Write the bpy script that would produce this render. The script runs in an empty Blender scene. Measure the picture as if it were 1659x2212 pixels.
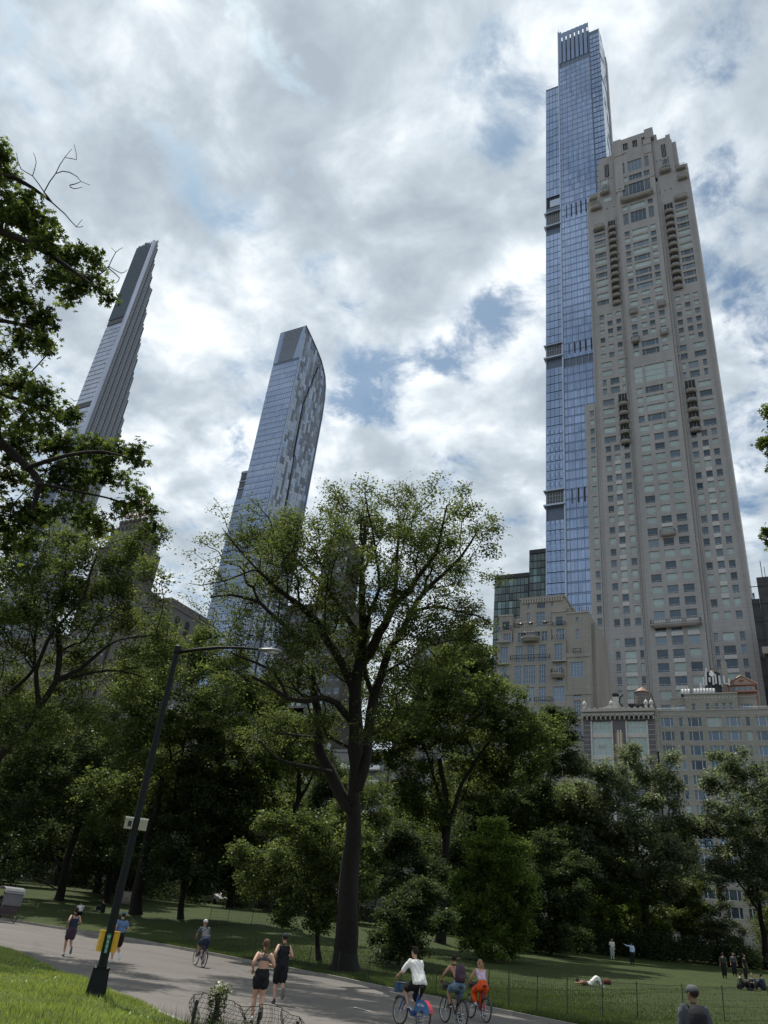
import bpy, math, random
import numpy as np
from mathutils import Vector, Matrix

random.seed(7)
RNG = np.random.default_rng(11)
SC = bpy.context.scene
COL = SC.collection
R = math.radians

# ------------------------------------------------------------------ camera
# world axes: +X west, +Y south (into the picture), +Z up; the street grid is axis aligned
CAM_H = 2.2
FPX = 1600.0
CX, CY = 829.5, 1106.0
AX = np.array([[0.88928096, -0.13692977, -0.43638241],
               [0.44463161, 0.48237422, 0.75473031],
               [0.10715458, -0.86519671, 0.48984952]])
cam_d = bpy.data.cameras.new('camera')
cam = bpy.data.objects.new('camera', cam_d)
COL.objects.link(cam)
cam_d.sensor_fit = 'HORIZONTAL'
cam_d.sensor_width = 36.0
cam_d.lens = 36.0 * FPX / 1659.0
cam_d.clip_start = 0.1
cam_d.clip_end = 6000
right, down, fwd = AX[:, 0], AX[:, 1], AX[:, 2]
mw = Matrix(((right[0], -down[0], -fwd[0], 0), (right[1], -down[1], -fwd[1], 0),
             (right[2], -down[2], -fwd[2], CAM_H), (0, 0, 0, 1)))
cam.matrix_world = mw
SC.camera = cam

# ------------------------------------------------------------------ sky and sun
SUN_EL = 66.0
SUN_LEFT = 68.0             # degrees east of grid south
sd = np.array([-math.sin(R(SUN_LEFT)) * math.cos(R(SUN_EL)), math.cos(R(SUN_LEFT)) * math.cos(R(SUN_EL)), math.sin(R(SUN_EL))])
sun_d = bpy.data.lights.new('sun', 'SUN')
sun_d.energy = 4.2
sun_d.angle = R(0.55)
sun_d.color = (1.0, 0.945, 0.86)
sun = bpy.data.objects.new('sun', sun_d)
COL.objects.link(sun)
sun.rotation_euler = Vector(sd).to_track_quat('Z', 'Y').to_euler()
sun.location = (0, 0, 60)

SC.view_settings.view_transform = 'Standard'
SC.view_settings.look = 'None'
SC.view_settings.gamma = 1.0
SC.view_settings.use_curve_mapping = False
SC.view_settings.exposure = 0.14
SC.render.engine = 'CYCLES'
SC.cycles.max_bounces = 7
SC.cycles.diffuse_bounces = 3
SC.cycles.glossy_bounces = 3
SC.cycles.transmission_bounces = 4
SC.cycles.transparent_max_bounces = 8
SC.cycles.use_denoising = True
SC.cycles.caustics_reflective = False
SC.cycles.caustics_refractive = False


def pray(px, py):
    v = AX @ np.array([px - CX, py - CY, FPX])
    return v / np.linalg.norm(v)


def nd(nt, typ, **kw):
    n = nt.nodes.new(typ)
    for k, v in kw.items():
        if k.startswith('i_'):
            key = k[2:]
            key = int(key) if key.isdigit() else key.replace('_', ' ')
            n.inputs[key].default_value = v
        else:
            setattr(n, k, v)
    return n


world = bpy.data.worlds.new("World")
SC.world = world
world.use_nodes = True
nt = world.node_tree
for n_ in list(nt.nodes):
    nt.nodes.remove(n_)
out = nd(nt, 'ShaderNodeOutputWorld')
bg = nd(nt, 'ShaderNodeBackground')
bg.inputs['Strength'].default_value = 0.105
nt.links.new(bg.outputs[0], out.inputs[0])
sky = nd(nt, 'ShaderNodeTexSky')
sky.sky_type = 'NISHITA'
sky.sun_disc = False
sky.sun_elevation = R(SUN_EL)
sky.sun_rotation = math.atan2(sd[0], sd[1])
sky.air_density = 1.0
sky.dust_density = 1.2
L = nt.links.new
geo = nd(nt, 'ShaderNodeTexCoord')
DIR = geo.outputs['Generated']


def M_(op, a, b=None, c=None):
    n = nd(nt, 'ShaderNodeMath', operation=op)
    for i, v in enumerate((a, b, c)):
        if v is None:
            continue
        if isinstance(v, (int, float)):
            n.inputs[i].default_value = v
        else:
            L(v, n.inputs[i])
    return n.outputs[0]


sep = nd(nt, 'ShaderNodeSeparateXYZ')
L(DIR, sep.inputs[0])
zz = M_('ADD', M_('MAXIMUM', sep.outputs[2], 0.0), 0.22)
comb = nd(nt, 'ShaderNodeCombineXYZ')
L(M_('DIVIDE', sep.outputs[0], zz), comb.inputs[0])
L(M_('DIVIDE', sep.outputs[1], zz), comb.inputs[1])
P = comb.outputs[0]


def noise(vec, scale, detail, rough, dist=0.0, off=(0, 0, 0), sc=(1, 1, 1), rot=0.0):
    mp = nd(nt, 'ShaderNodeMapping')
    mp.inputs['Location'].default_value = off
    mp.inputs['Rotation'].default_value = (0, 0, rot)
    mp.inputs['Scale'].default_value = sc
    L(vec, mp.inputs[0])
    n = nd(nt, 'ShaderNodeTexNoise')
    n.inputs['Scale'].default_value = scale
    n.inputs['Detail'].default_value = detail
    n.inputs['Roughness'].default_value = rough
    n.inputs['Distortion'].default_value = dist
    L(mp.outputs[0], n.inputs['Vector'])
    return n.outputs['Fac']


def bump_dir(px, py, width):
    """soft bump in the direction of one part of the sky"""
    d = pray(px, py)
    dt = nd(nt, 'ShaderNodeVectorMath', operation='DOT_PRODUCT')
    nrm = nd(nt, 'ShaderNodeVectorMath', operation='NORMALIZE')
    L(DIR, nrm.inputs[0])
    L(nrm.outputs[0], dt.inputs[0])
    dt.inputs[1].default_value = tuple(d)
    c = math.cos(R(width))
    mr = nd(nt, 'ShaderNodeMapRange', interpolation_type='SMOOTHERSTEP')
    mr.inputs['From Min'].default_value = c
    mr.inputs['From Max'].default_value = 1.0
    L(dt.outputs['Value'], mr.inputs['Value'])
    return mr.outputs[0]


cov = noise(P, 3.4, 10.0, 0.60, 0.25, (3.1, 7.7, 0), (1, 1, 1))
fine = noise(P, 9.0, 9.0, 0.62, 0.3, (1.3, 2.2, 0.4))
shade = noise(P, 4.0, 9.0, 0.56, 0.25, (11.3, 4.2, 0), (1.0, 1.25, 1), R(25))
shade2 = noise(P, 10.0, 8.0, 0.56, 0.3, (1.7, 9.2, 2.0), (1.0, 1.0, 1))


def cen(v, k):
    return M_('MULTIPLY', M_('SUBTRACT', v, 0.5), k)


# blue gaps where the cloud is thin
g = None
for (px, py, w, k) in ((1075, 185, 6, .40), (1140, 280, 5, .45), (1000, 90, 5, .36), (865, 50, 4, .42), (1130, 90, 5, .28),
                       (1060, 690, 4, .40), (1015, 745, 4.5, .44), (945, 735, 3.5, .26), (865, 805, 4.5, .50), (790, 850, 4.5, .42), (725, 905, 3.5, .42), (760, 800, 3, .26),
                       (1590, 470, 6, .44), (1640, 380, 5, .36), (1600, 580, 4, .34), (1620, 1020, 7, .55), (1640, 700, 4, .25), (1500, 380, 4, .3), (1590, 1150, 4, .4), (560, 80, 4, .2), (1500, 60, 5, .2), (930, 140, 4, .25)):
    t = M_('MULTIPLY', bump_dir(px, py, w), k * (.80 if 700 < px < 1100 and py > 600 else .9))
    g = t if g is None else M_('ADD', g, t)
covd = M_('SUBTRACT', M_('ADD', M_('ADD', cen(cov, 2.7), cen(fine, 3.2)), 0.66), g)
mr = nd(nt, 'ShaderNodeMapRange', interpolation_type='SMOOTHSTEP')
mr.inputs['From Min'].default_value = -0.30
mr.inputs['From Max'].default_value = 0.50
mr.inputs['To Min'].default_value = 0.10
L(covd, mr.inputs['Value'])
cover = mr.outputs[0]
# brightness of the cloud (thick grey bases, bright thin rims)
b = None
for (px, py, w, k) in ((60, 120, 12, .20), (430, 180, 7, .16), (230, 300, 9, -.22), (560, 300, 11, -.20), (620, 120, 8, .05), (500, 480, 9, -.08), (420, 560, 8, .16),
                       (700, 470, 9, .06), (1000, 450, 10, -.16), (800, 330, 8, -.05), (830, 200, 8, .10), (1080, 690, 6, .20), (1130, 640, 5, .16), (1000, 880, 7, .16), (640, 600, 7, .14),
                       (950, 1000, 8, .10), (350, 760, 9, -.05), (90, 700, 9, .05), (420, 900, 9, .08), (1450, 150, 12, .06), (1080, 1150, 9, -.10), (1570, 800, 8, .12), (1400, 260, 8, .08), (1050, 1000, 6, .1), (500, 1000, 9, .06)):
    t = M_('MULTIPLY', bump_dir(px, py, w), k)
    b = t if b is None else M_('ADD', b, t)
edge = M_('MULTIPLY', M_('SUBTRACT', 1.0, cover), 0.30)
shv = M_('ADD', M_('ADD', M_('ADD', M_('ADD', cen(shade, 2.1), cen(shade2, 1.6)), 0.46), b), edge)
cr_ = nd(nt, 'ShaderNodeValToRGB')
e = cr_.color_ramp.elements
e[0].position, e[0].color = 0.02, (3.9, 4.5, 5.15, 1)
e[1].position, e[1].color = 0.95, (9.3, 9.7, 9.95, 1)
m1 = cr_.color_ramp.elements.new(0.36)
m1.color = (4.9, 5.6, 6.2, 1)
m2 = cr_.color_ramp.elements.new(0.62)
m2.color = (6.4, 7.1, 7.7, 1)
L(shv, cr_.inputs[0])
mixc = nd(nt, 'ShaderNodeMixRGB')
L(cover, mixc.inputs[0])
skm = nd(nt, 'ShaderNodeMixRGB', blend_type='MULTIPLY')
skm.inputs[0].default_value = 1.0
skm.inputs[2].default_value = (0.62, 0.82, 0.86, 1)
L(sky.outputs[0], skm.inputs[1])
L(skm.outputs[0], mixc.inputs[1])
L(cr_.outputs[0], mixc.inputs[2])
L(mixc.outputs[0], bg.inputs['Color'])

# ------------------------------------------------------------------ terrain and pixel helpers
FAR_K = np.array([(-140, 30), (-100, 33), (-75, 37), (-60, 39.6), (-50.2, 40.9), (-44.6, 41.2), (-39.0, 41.0), (-35.7, 40.3), (-32.1, 39.5), (-28.9, 38.5), (-25.0, 37.4),
                  (-21.0, 36.0), (-17.8, 34.7), (-15.9, 33.8), (-13.4, 32.8), (-11.0, 32.1), (-8.6, 31.2), (-5, 29.6), (2, 26), (20, 16), (60, -6)], float)
NEAR_K = np.array([(-140, 14), (-100, 16.5), (-60, 22.5), (-45, 24.5), (-35, 24.6), (-27.9, 23.3), (-23.8, 21.5), (-21.1, 20.1), (-18.9, 19.1), (-17.4, 18.3),
                   (-14.4, 16.8), (-12.3, 15.6), (-8, 13.2), (0, 8), (14, -2), (50, -24)], float)


def smooth_line(pts, n=6):
    P_ = np.vstack([2 * pts[0] - pts[1], pts, 2 * pts[-1] - pts[-2]])
    o = []
    for i in range(1, len(P_) - 2):
        p0, p1, p2, p3 = P_[i - 1], P_[i], P_[i + 1], P_[i + 2]
        for k in range(n):
            t = k / n
            o.append(0.5 * ((2 * p1) + (p2 - p0) * t + (2 * p0 - 5 * p1 + 4 * p2 - p3) * t * t + (3 * p1 - p0 - 3 * p2 + p3) * t ** 3))
    o.append(P_[-2])
    return np.array(o)


FARL = smooth_line(FAR_K)
NEARL = smooth_line(NEAR_K)


def poly_sd(x, y, line):
    """signed distance to an open line, positive on its +Y side"""
    x = np.atleast_1d(np.asarray(x, float)); y = np.atleast_1d(np.asarray(y, float))
    best = np.full(x.shape, 1e9); sg = np.ones(x.shape)
    for a, b_ in zip(line[:-1], line[1:]):
        d = b_ - a
        L2 = d @ d
        t = np.clip(((x - a[0]) * d[0] + (y - a[1]) * d[1]) / L2, 0, 1)
        qx = a[0] + t * d[0] - x; qy = a[1] + t * d[1] - y
        ds = qx * qx + qy * qy
        cr = d[0] * (y - a[1]) - d[1] * (x - a[0])
        m = ds < best
        best = np.where(m, ds, best); sg = np.where(m, np.sign(cr), sg)
    return np.sqrt(best) * sg


def ground_z(x, y):
    x = np.atleast_1d(np.asarray(x, float)); y = np.atleast_1d(np.asarray(y, float))
    s = poly_sd(x, y, FARL)
    n = -poly_sd(x, y, NEARL)
    z = np.zeros_like(s)
    far = s > 0
    tl = np.clip((-15 - x) / 32, 0, 1); tl = tl * tl * (3 - 2 * tl)
    s1 = np.maximum(s - 1.0, 0)
    rr = 6.0 * (1 - np.exp(-0.056 * s1 / 6.0))
    rl = 3.0 * (1 - np.exp(-0.125 * s1 / 3.0))
    ramp = rr * (1 - tl) + rl * tl
    und = 0.10 * np.sin(x * 0.21 + 1.0) * np.sin(y * 0.17) * np.clip(s / 12, 0, 1)
    z = np.where(far, 0.13 + ramp + und, z)
    z = np.where(n > 0, 0.02 + 0.12 * (1 - np.exp(-n / 1.0)) + 0.02 * np.sin(x * 1.3) * np.sin(y * 1.1), z)
    return z


def gz(x, y):
    return float(ground_z(x, y)[0])


def W(px, py, depth):
    """a point at a given distance along the line of sight"""
    v = AX @ np.array([px - CX, py - CY, FPX])
    v = v / FPX * depth
    return np.array([v[0], v[1], v[2] + CAM_H])


def atZ(px, py, z=0.0):
    r = pray(px, py)
    t = (z - CAM_H) / r[2]
    return np.array([r[0] * t, r[1] * t, z])


def onG(px, py, dmax=170.):
    d = np.linspace(8, dmax, 900)
    v = AX @ np.array([px - CX, py - CY, FPX]) / FPX
    X_ = v[0] * d; Y_ = v[1] * d; Z_ = v[2] * d + CAM_H
    gg = ground_z(X_, Y_)
    below = np.nonzero(Z_ <= gg)[0]
    i = below[0] if len(below) else np.argmin(Z_ - gg)
    return np.array([X_[i], Y_[i], gg[i]]), d[i]


def depth_of(p):
    return float(fwd @ (np.asarray(p, float) - np.array([0, 0, CAM_H])))


# ------------------------------------------------------------------ object helpers
def link(o, parent=None):
    COL.objects.link(o)
    if parent is not None:
        o.parent = parent
    return o


def tag(o, label=None, cat=None, group=None, kind=None):
    if label: o['label'] = label
    if cat: o['category'] = cat
    if group: o['group'] = group
    if kind: o['kind'] = kind
    return o


def empty(name, loc=(0, 0, 0), rz=0.0, parent=None):
    o = bpy.data.objects.new(name, None)
    o.empty_display_size = 0.3
    link(o, parent)
    o.location = tuple(float(v) for v in loc)
    o.rotation_euler = (0, 0, rz)
    return o


def mesh_np(name, verts, faces, mats, midx=None, smooth=False):
    """faces: int array (n,k) or list of lists"""
    me = bpy.data.meshes.new(name)
    verts = np.asarray(verts, np.float32)
    if isinstance(faces, np.ndarray):
        k = faces.shape[1]; n = len(faces)
        me.vertices.add(len(verts)); me.vertices.foreach_set('co', verts.ravel())
        me.loops.add(n * k); me.loops.foreach_set('vertex_index', faces.ravel().astype(np.int32))
        me.polygons.add(n)
        me.polygons.foreach_set('loop_start', np.arange(0, n * k, k, dtype=np.int32))
        if midx is not None: me.polygons.foreach_set('material_index', np.asarray(midx, np.int32))
        if smooth: me.polygons.foreach_set('use_smooth', np.ones(n, bool))
        me.update(calc_edges=True)
    else:
        me.from_pydata([tuple(v) for v in verts.tolist()], [], faces)
        if midx is not None: me.polygons.foreach_set('material_index', np.asarray(midx, np.int32))
        if smooth: me.polygons.foreach_set('use_smooth', [True] * len(me.polygons))
        me.update()
    for m in (mats if isinstance(mats, (list, tuple)) else [mats]):
        me.materials.append(m)
    return me


def ob(name, me, parent=None, loc=(0, 0, 0), rot=(0, 0, 0), scale=(1, 1, 1)):
    o = bpy.data.objects.new(name, me)
    link(o, parent)
    o.location = tuple(float(v) for v in loc); o.rotation_euler = rot; o.scale = tuple(float(v) for v in scale)
    return o


CUBE = np.array([(x, y, z) for x in (0, 1) for y in (0, 1) for z in (0, 1)], float)
CF = np.array([(0, 1, 3, 2), (4, 6, 7, 5), (0, 4, 5, 1), (2, 3, 7, 6), (0, 2, 6, 4), (1, 5, 7, 3)])


class MB:
    """collects quads and polygons with material slots, builds ONE mesh object"""

    def __init__(s, mats):
        s.mats = mats if isinstance(mats, (list, tuple)) else [mats]
        s.V = []; s.Fc = []; s.M = []; s.n = 0

    def add(s, v, f, mi=0):
        v = np.asarray(v, float)
        s.V.append(v)
        for q in f:
            s.Fc.append([int(i) + s.n for i in q]); s.M.append(mi)
        s.n += len(v)
        return s

    def box(s, x0, x1, y0, y1, z0, z1, mi=0):
        v = CUBE * np.array([x1 - x0, y1 - y0, z1 - z0]) + np.array([x0, y0, z0])
        return s.add(v, CF, mi)

    def obox(s, c, ax, ay, az, mi=0):
        """oriented box from a centre and three half-axis vectors"""
        v = (CUBE * 2 - 1) @ np.array([ax, ay, az]) + np.asarray(c, float)
        return s.add(v, CF, mi)

    def tube(s, pts, rad, k=8, mi=0, cap=True):
        pts = np.asarray(pts, float); n = len(pts)
        rad = np.full(n, rad) if np.isscalar(rad) else np.asarray(rad, float)
        vs = []
        pu = None
        for i in range(n):
            d = pts[min(i + 1, n - 1)] - pts[max(i - 1, 0)]
            d = d / (np.linalg.norm(d) + 1e-9)
            if pu is None:
                a = np.array([0, 0, 1.]) if abs(d[2]) < .9 else np.array([1., 0, 0])
                u = np.cross(d, a)
            else:
                u = pu - d * (pu @ d)
            u /= np.linalg.norm(u) + 1e-9
            pu = u
            w = np.cross(d, u)
            for j in range(k):
                t = 2 * math.pi * j / k
                vs.append(pts[i] + rad[i] * (math.cos(t) * u + math.sin(t) * w))
        f = []
        for i in range(n - 1):
            for j in range(k):
                a = i * k + j; b_ = i * k + (j + 1) % k
                f.append((a, b_, b_ + k, a + k))
        if cap:
            f.append(tuple(range(k))[::-1]); f.append(tuple(range((n - 1) * k, n * k)))
        return s.add(vs, f, mi)

    def lathe(s, prof, k=16, c=(0, 0, 0), mi=0, sx=1., sy=1.):
        vs = []
        for r_, z in prof:
            for j in range(k):
                t = 2 * math.pi * (j + .5) / k
                vs.append((c[0] + r_ * math.cos(t) * sx, c[1] + r_ * math.sin(t) * sy, c[2] + z))
        f = []
        for i in range(len(prof) - 1):
            for j in range(k):
                a = i * k + j; b_ = i * k + (j + 1) % k
                f.append((a, b_, b_ + k, a + k))
        f.append(tuple(range(k))[::-1]); f.append(tuple(range((len(prof) - 1) * k, len(prof) * k)))
        return s.add(vs, f, mi)

    def prism(s, poly, z0, z1, mi=0):
        n = len(poly)
        v = [(x, y, z0) for x, y in poly] + [(x, y, z1) for x, y in poly]
        f = [tuple(range(n))[::-1], tuple(range(n, 2 * n))] + [(i, (i + 1) % n, (i + 1) % n + n, i + n) for i in range(n)]
        return s.add(v, f, mi)

    def mesh(s, name, smooth=False):
        V = np.vstack(s.V)
        me = mesh_np(name, V, s.Fc, s.mats, s.M, smooth)
        return me

    def build(s, name, parent=None, loc=(0, 0, 0), rot=(0, 0, 0), smooth=False):
        return ob(name, s.mesh(name, smooth), parent, loc, rot)


def copy_tree(o, parent=None):
    c = o.copy(); COL.objects.link(c); c.parent = parent
    for ch in list(o.children):
        copy_tree(ch, c)
    return c


# ------------------------------------------------------------------ materials
def lin(c):
    return tuple(((v / 255.) / 12.92 if v / 255. <= .04045 else ((v / 255. + .055) / 1.055) ** 2.4) for v in c)


def mat(name, col, rough=0.6, metal=0.0, var=0.15, scale=3.0, bump=0.0, bscale=None, spec=0.5, col2=None, trans=0.0, coat=0.0,
        stretch=(1, 1, 1), detail=5.0, rand=0.0, emit=None, joints=None):
    m = bpy.data.materials.new(name)
    m.use_nodes = True
    t = m.node_tree
    b_ = t.nodes['Principled BSDF']
    b_.inputs['Roughness'].default_value = rough
    b_.inputs['Metallic'].default_value = metal
    b_.inputs['Specular IOR Level'].default_value = spec
    b_.inputs['Coat Weight'].default_value = coat
    tc = nd(t, 'ShaderNodeTexCoord')
    mp = nd(t, 'ShaderNodeMapping'); mp.inputs['Scale'].default_value = stretch
    t.links.new(tc.outputs['Object'], mp.inputs[0])
    nz = nd(t, 'ShaderNodeTexNoise')
    nz.inputs['Scale'].default_value = scale; nz.inputs['Detail'].default_value = detail; nz.inputs['Roughness'].default_value = .6
    t.links.new(mp.outputs[0], nz.inputs['Vector'])
    cr = nd(t, 'ShaderNodeValToRGB')
    c1 = tuple(max(0, v * (1 - var)) for v in col) + (1,)
    c2 = (tuple(min(1, v * (1 + var)) for v in col) if col2 is None else tuple(col2)) + (1,)
    cr.color_ramp.elements[0].position = .3; cr.color_ramp.elements[0].color = c1
    cr.color_ramp.elements[1].position = .7; cr.color_ramp.elements[1].color = c2
    t.links.new(nz.outputs['Fac'], cr.inputs[0])
    src = cr.outputs[0]
    if joints:
        sp = nd(t, 'ShaderNodeSeparateXYZ'); cb = nd(t, 'ShaderNodeCombineXYZ')
        t.links.new(tc.outputs['Object'], sp.inputs[0])
        sm_ = nd(t, 'ShaderNodeMath', operation='ADD'); t.links.new(sp.outputs[0], sm_.inputs[0]); t.links.new(sp.outputs[1], sm_.inputs[1])
        t.links.new(sm_.outputs[0], cb.inputs[0]); t.links.new(sp.outputs[2], cb.inputs[1])
        bk = nd(t, 'ShaderNodeTexBrick')
        bk.inputs['Scale'].default_value = 1.0; bk.inputs['Brick Width'].default_value = joints[0]; bk.inputs['Row Height'].default_value = joints[1]; bk.inputs['Mortar Size'].default_value = joints[2]
        k_ = joints[3]
        bk.inputs['Color1'].default_value = (1 - k_, 1 - k_, 1 - k_, 1); bk.inputs['Color2'].default_value = (1 + k_, 1 + k_, 1 + k_, 1); bk.inputs['Mortar'].default_value = (.72, .72, .72, 1)
        t.links.new(cb.outputs[0], bk.inputs['Vector'])
        mj = nd(t, 'ShaderNodeMixRGB', blend_type='MULTIPLY'); mj.inputs[0].default_value = 1
        t.links.new(src, mj.inputs[1]); t.links.new(bk.outputs['Color'], mj.inputs[2])
        src = mj.outputs[0]
    if rand > 0:
        oi = nd(t, 'ShaderNodeObjectInfo')
        mr_ = nd(t, 'ShaderNodeMapRange'); mr_.inputs['To Min'].default_value = 1 - rand; mr_.inputs['To Max'].default_value = 1 + rand
        t.links.new(oi.outputs['Random'], mr_.inputs['Value'])
        mx = nd(t, 'ShaderNodeVectorMath', operation='SCALE')
        t.links.new(src, mx.inputs[0]); t.links.new(mr_.outputs[0], mx.inputs['Scale'])
        src = mx.outputs[0]
    t.links.new(src, b_.inputs['Base Color'])
    if bump > 0:
        bn = nd(t, 'ShaderNodeTexNoise'); bn.inputs['Scale'].default_value = bscale or scale * 6; bn.inputs['Detail'].default_value = 4
        t.links.new(mp.outputs[0], bn.inputs['Vector'])
        bp = nd(t, 'ShaderNodeBump'); bp.inputs['Strength'].default_value = bump; bp.inputs['Distance'].default_value = .05
        t.links.new(bn.outputs['Fac'], bp.inputs['Height']); t.links.new(bp.outputs[0], b_.inputs['Normal'])
    if emit:
        b_.inputs['Emission Color'].default_value = tuple(emit) + (1,)
        b_.inputs['Emission Strength'].default_value = 1.0
    return m


def leaf_mat(name, col, tcol, gloss=0.10, var=0.35, rough=.38, scale=0.5):
    """leaf: diffuse reflection, light passing through the blade and a waxy sheen"""
    m = bpy.data.materials.new(name); m.use_nodes = True
    t = m.node_tree
    for n in list(t.nodes): t.nodes.remove(n)
    o = nd(t, 'ShaderNodeOutputMaterial')
    tc = nd(t, 'ShaderNodeTexCoord')
    nz = nd(t, 'ShaderNodeTexNoise'); nz.inputs['Scale'].default_value = scale; nz.inputs['Detail'].default_value = 6; nz.inputs['Roughness'].default_value = .75
    t.links.new(tc.outputs['Object'], nz.inputs['Vector'])

    def ramp(c):
        cr = nd(t, 'ShaderNodeValToRGB')
        cr.color_ramp.elements[0].position = .3; cr.color_ramp.elements[0].color = tuple(v * (1 - var) for v in c) + (1,)
        cr.color_ramp.elements[1].position = .7; cr.color_ramp.elements[1].color = (min(1, c[0] * (1 + var * 1.2)), min(1, c[1] * (1 + var)), c[2] * (1 + var * .6), 1)
        t.links.new(nz.outputs['Fac'], cr.inputs[0])
        return cr.outputs[0]
    df = nd(t, 'ShaderNodeBsdfDiffuse'); t.links.new(ramp(col), df.inputs[0])
    tr = nd(t, 'ShaderNodeBsdfTranslucent'); t.links.new(ramp(tcol), tr.inputs[0])
    gl = nd(t, 'ShaderNodeBsdfGlossy'); gl.inputs['Roughness'].default_value = rough; gl.inputs['Color'].default_value = (.8, .85, .8, 1)
    a = nd(t, 'ShaderNodeAddShader'); t.links.new(df.outputs[0], a.inputs[0]); t.links.new(tr.outputs[0], a.inputs[1])
    mx = nd(t, 'ShaderNodeMixShader'); mx.inputs[0].default_value = gloss
    t.links.new(a.outputs[0], mx.inputs[1]); t.links.new(gl.outputs[0], mx.inputs[2])
    t.links.new(mx.outputs[0], o.inputs[0])
    return m


MAT = {}
MAT['limestone'] = mat('limestone', (.325, .316, .314), .75, var=.13, scale=.3, bump=.05, bscale=2, stretch=(1, 1, .12), joints=(2.4, 1.22, .035, .035))
MAT['limestone_warm'] = mat('limestone_warm', (.285, .27, .245), .75, var=.12, scale=.35, stretch=(1, 1, .2), joints=(1.4, .6, .03, .04))
MAT['limestone_light'] = mat('limestone_light', (.36, .34, .315), .75, var=.07, scale=.3)
MAT['buff_brick'] = mat('buff_brick', (.275, .265, .235), .8, var=.14, scale=.5, stretch=(.25, 1, 2.0), joints=(.9, .3, .03, .10))
MAT['frame_light'] = mat('frame_light', (.52, .53, .53), .5, var=.05)
MAT['frame_grey'] = mat('frame_grey', (.30, .31, .31), .45, var=.05, metal=.3)
MAT['spandrel'] = mat('spandrel', (.52, .52, .515), .55, var=.08, scale=3)
MAT['dark_metal'] = mat('dark_metal', (.025, .027, .03), .45, metal=.4, var=.2)
MAT['dark_interior'] = mat('dark_interior', (.02, .022, .025), .8, var=.3)
MAT['copper'] = mat('copper', (.25, .15, .11), .6, var=.15)
MAT['pink_stone'] = mat('pink_stone', (.30, .22, .19), .75, var=.08)
MAT['white_paint'] = mat('white_paint', (.74, .75, .74), .5, var=.05)


def glass(name, col, metal=.75, rough=.06, var=.12, scale=.08, rand=.12):
    m = mat(name, col, rough, metal, var=var, scale=scale, rand=rand, spec=.6, detail=3)
    return m


MAT['win_dark'] = glass('win_dark', (.055, .08, .105), .45, .05, rand=.3)
MAT['win_blind'] = mat('win_blind', (.30, .385, .385), .22, var=.08, scale=.4, rand=.15, coat=.5)
MAT['win_mid'] = glass('win_mid', (.11, .145, .18), .45, .08, rand=.3)
MAT['win_blue'] = glass('win_blue', (.10, .145, .205), .5, .06, rand=.25)
# ------------------------------------------------------------------ window and facade builders
BOXM = {}


def unit_box(mname):
    if mname not in BOXM:
        BOXM[mname] = mesh_np('box_' + mname, CUBE, CF, MAT[mname])
    return BOXM[mname]


WM = {}


def win_mesh(w, h, style, tint):
    """window lying in the XZ plane, origin at its lower left corner, glass 0.12 behind the frame face"""
    key = (round(w, 2), round(h, 2), style, tint)
    if key in WM: return WM[key]
    b = MB([MAT[tint], MAT['frame_light'], MAT['frame_grey']])
    w, h = key[0], key[1]
    b.box(0, w, .10, .14, 0, h, 0)
    f = .07
    def fr(x0, x1, z0, z1, mi=1): b.box(x0, x1, 0, .098, z0, z1, mi)
    fr(0, f, 0, h); fr(w - f, w, 0, h); fr(f, w - f, h - f, h); fr(f, w - f, 0, f)
    if style == 'w3':        # wide middle light with narrow sides and a low rail
        for x in (.2 * w, .8 * w): fr(x - .04, x + .04, f, h - f)
        b.box(.2 * w + .04, .8 * w - .04, .02, .098, .16 * h - .03, .16 * h + .03, 1)
    elif style == 'p1':      # picture pane with two small vents under it
        b.box(f, w - f, .02, .098, .2 * h - .035, .2 * h + .035, 1)
        b.box(w * .5 - .035, w * .5 + .035, .025, .098, f, .2 * h - .035, 1)
    elif style == 'v3':
        for x in (.25 * w, .75 * w): fr(x - .045, x + .045, f, h - f)
    elif style == 'sash':
        b.box(f, w - f, .02, .098, .5 * h - .03, .5 * h + .03, 1)
    elif style.startswith('g'):   # grid gCxR
        c, r_ = [int(v) for v in style[1:].split('x')]
        for i in range(1, c): fr(w * i / c - .03, w * i / c + .03, f, h - f)
        for j in range(1, r_): b.box(f, w - f, .02, .09, h * j / r_ - .025, h * j / r_ + .025, 1)
    me = b.mesh('window')
    WM[key] = me
    return me


class Facade:
    """north facing wall with true recessed openings: rows of (z_bottom, z_top, [(x0, x1, style, tint)...])"""

    def __init__(s, root, x0, x1, z0, z1, y, depth, mat_wall, thick=.4, limit=300, wall_name='wall'):
        s.root = root; s.x0, s.x1, s.z0, s.z1, s.y = x0, x1, z0, z1, y
        s.rows = []; s.depth = depth; s.wall = MB([mat_wall, MAT['dark_interior']]); s.t = thick; s.limit = limit; s.wall_name = wall_name
        s.wins = []

    def row(s, zb, zt, wins): s.rows.append((zb, zt, sorted(wins)))

    def finish(s, core=True):
        y, t = s.y, s.t
        if core: s.wall.box(s.x0, s.x1, y + t + .02, y + s.depth, s.z0, s.z1, 0)
        z = s.z0
        for zb, zt, wins in sorted(s.rows):
            if zb > z + 1e-4: s.wall.box(s.x0, s.x1, y, y + t, z, zb)
            x = s.x0
            for (a, b_, st, ti) in wins:
                if a > x + 1e-4: s.wall.box(x, a, y, y + t, zb, zt)
                x = b_
                s.wins.append((a, b_, zb, zt, st, ti))
            if s.x1 > x + 1e-4: s.wall.box(x, s.x1, y, y + t, zb, zt)
            z = zt
        if s.z1 > z + 1e-4: s.wall.box(s.x0, s.x1, y, y + t, z, s.z1)
        s.wall.build(s.wall_name, s.root)
        return s.wins


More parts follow.
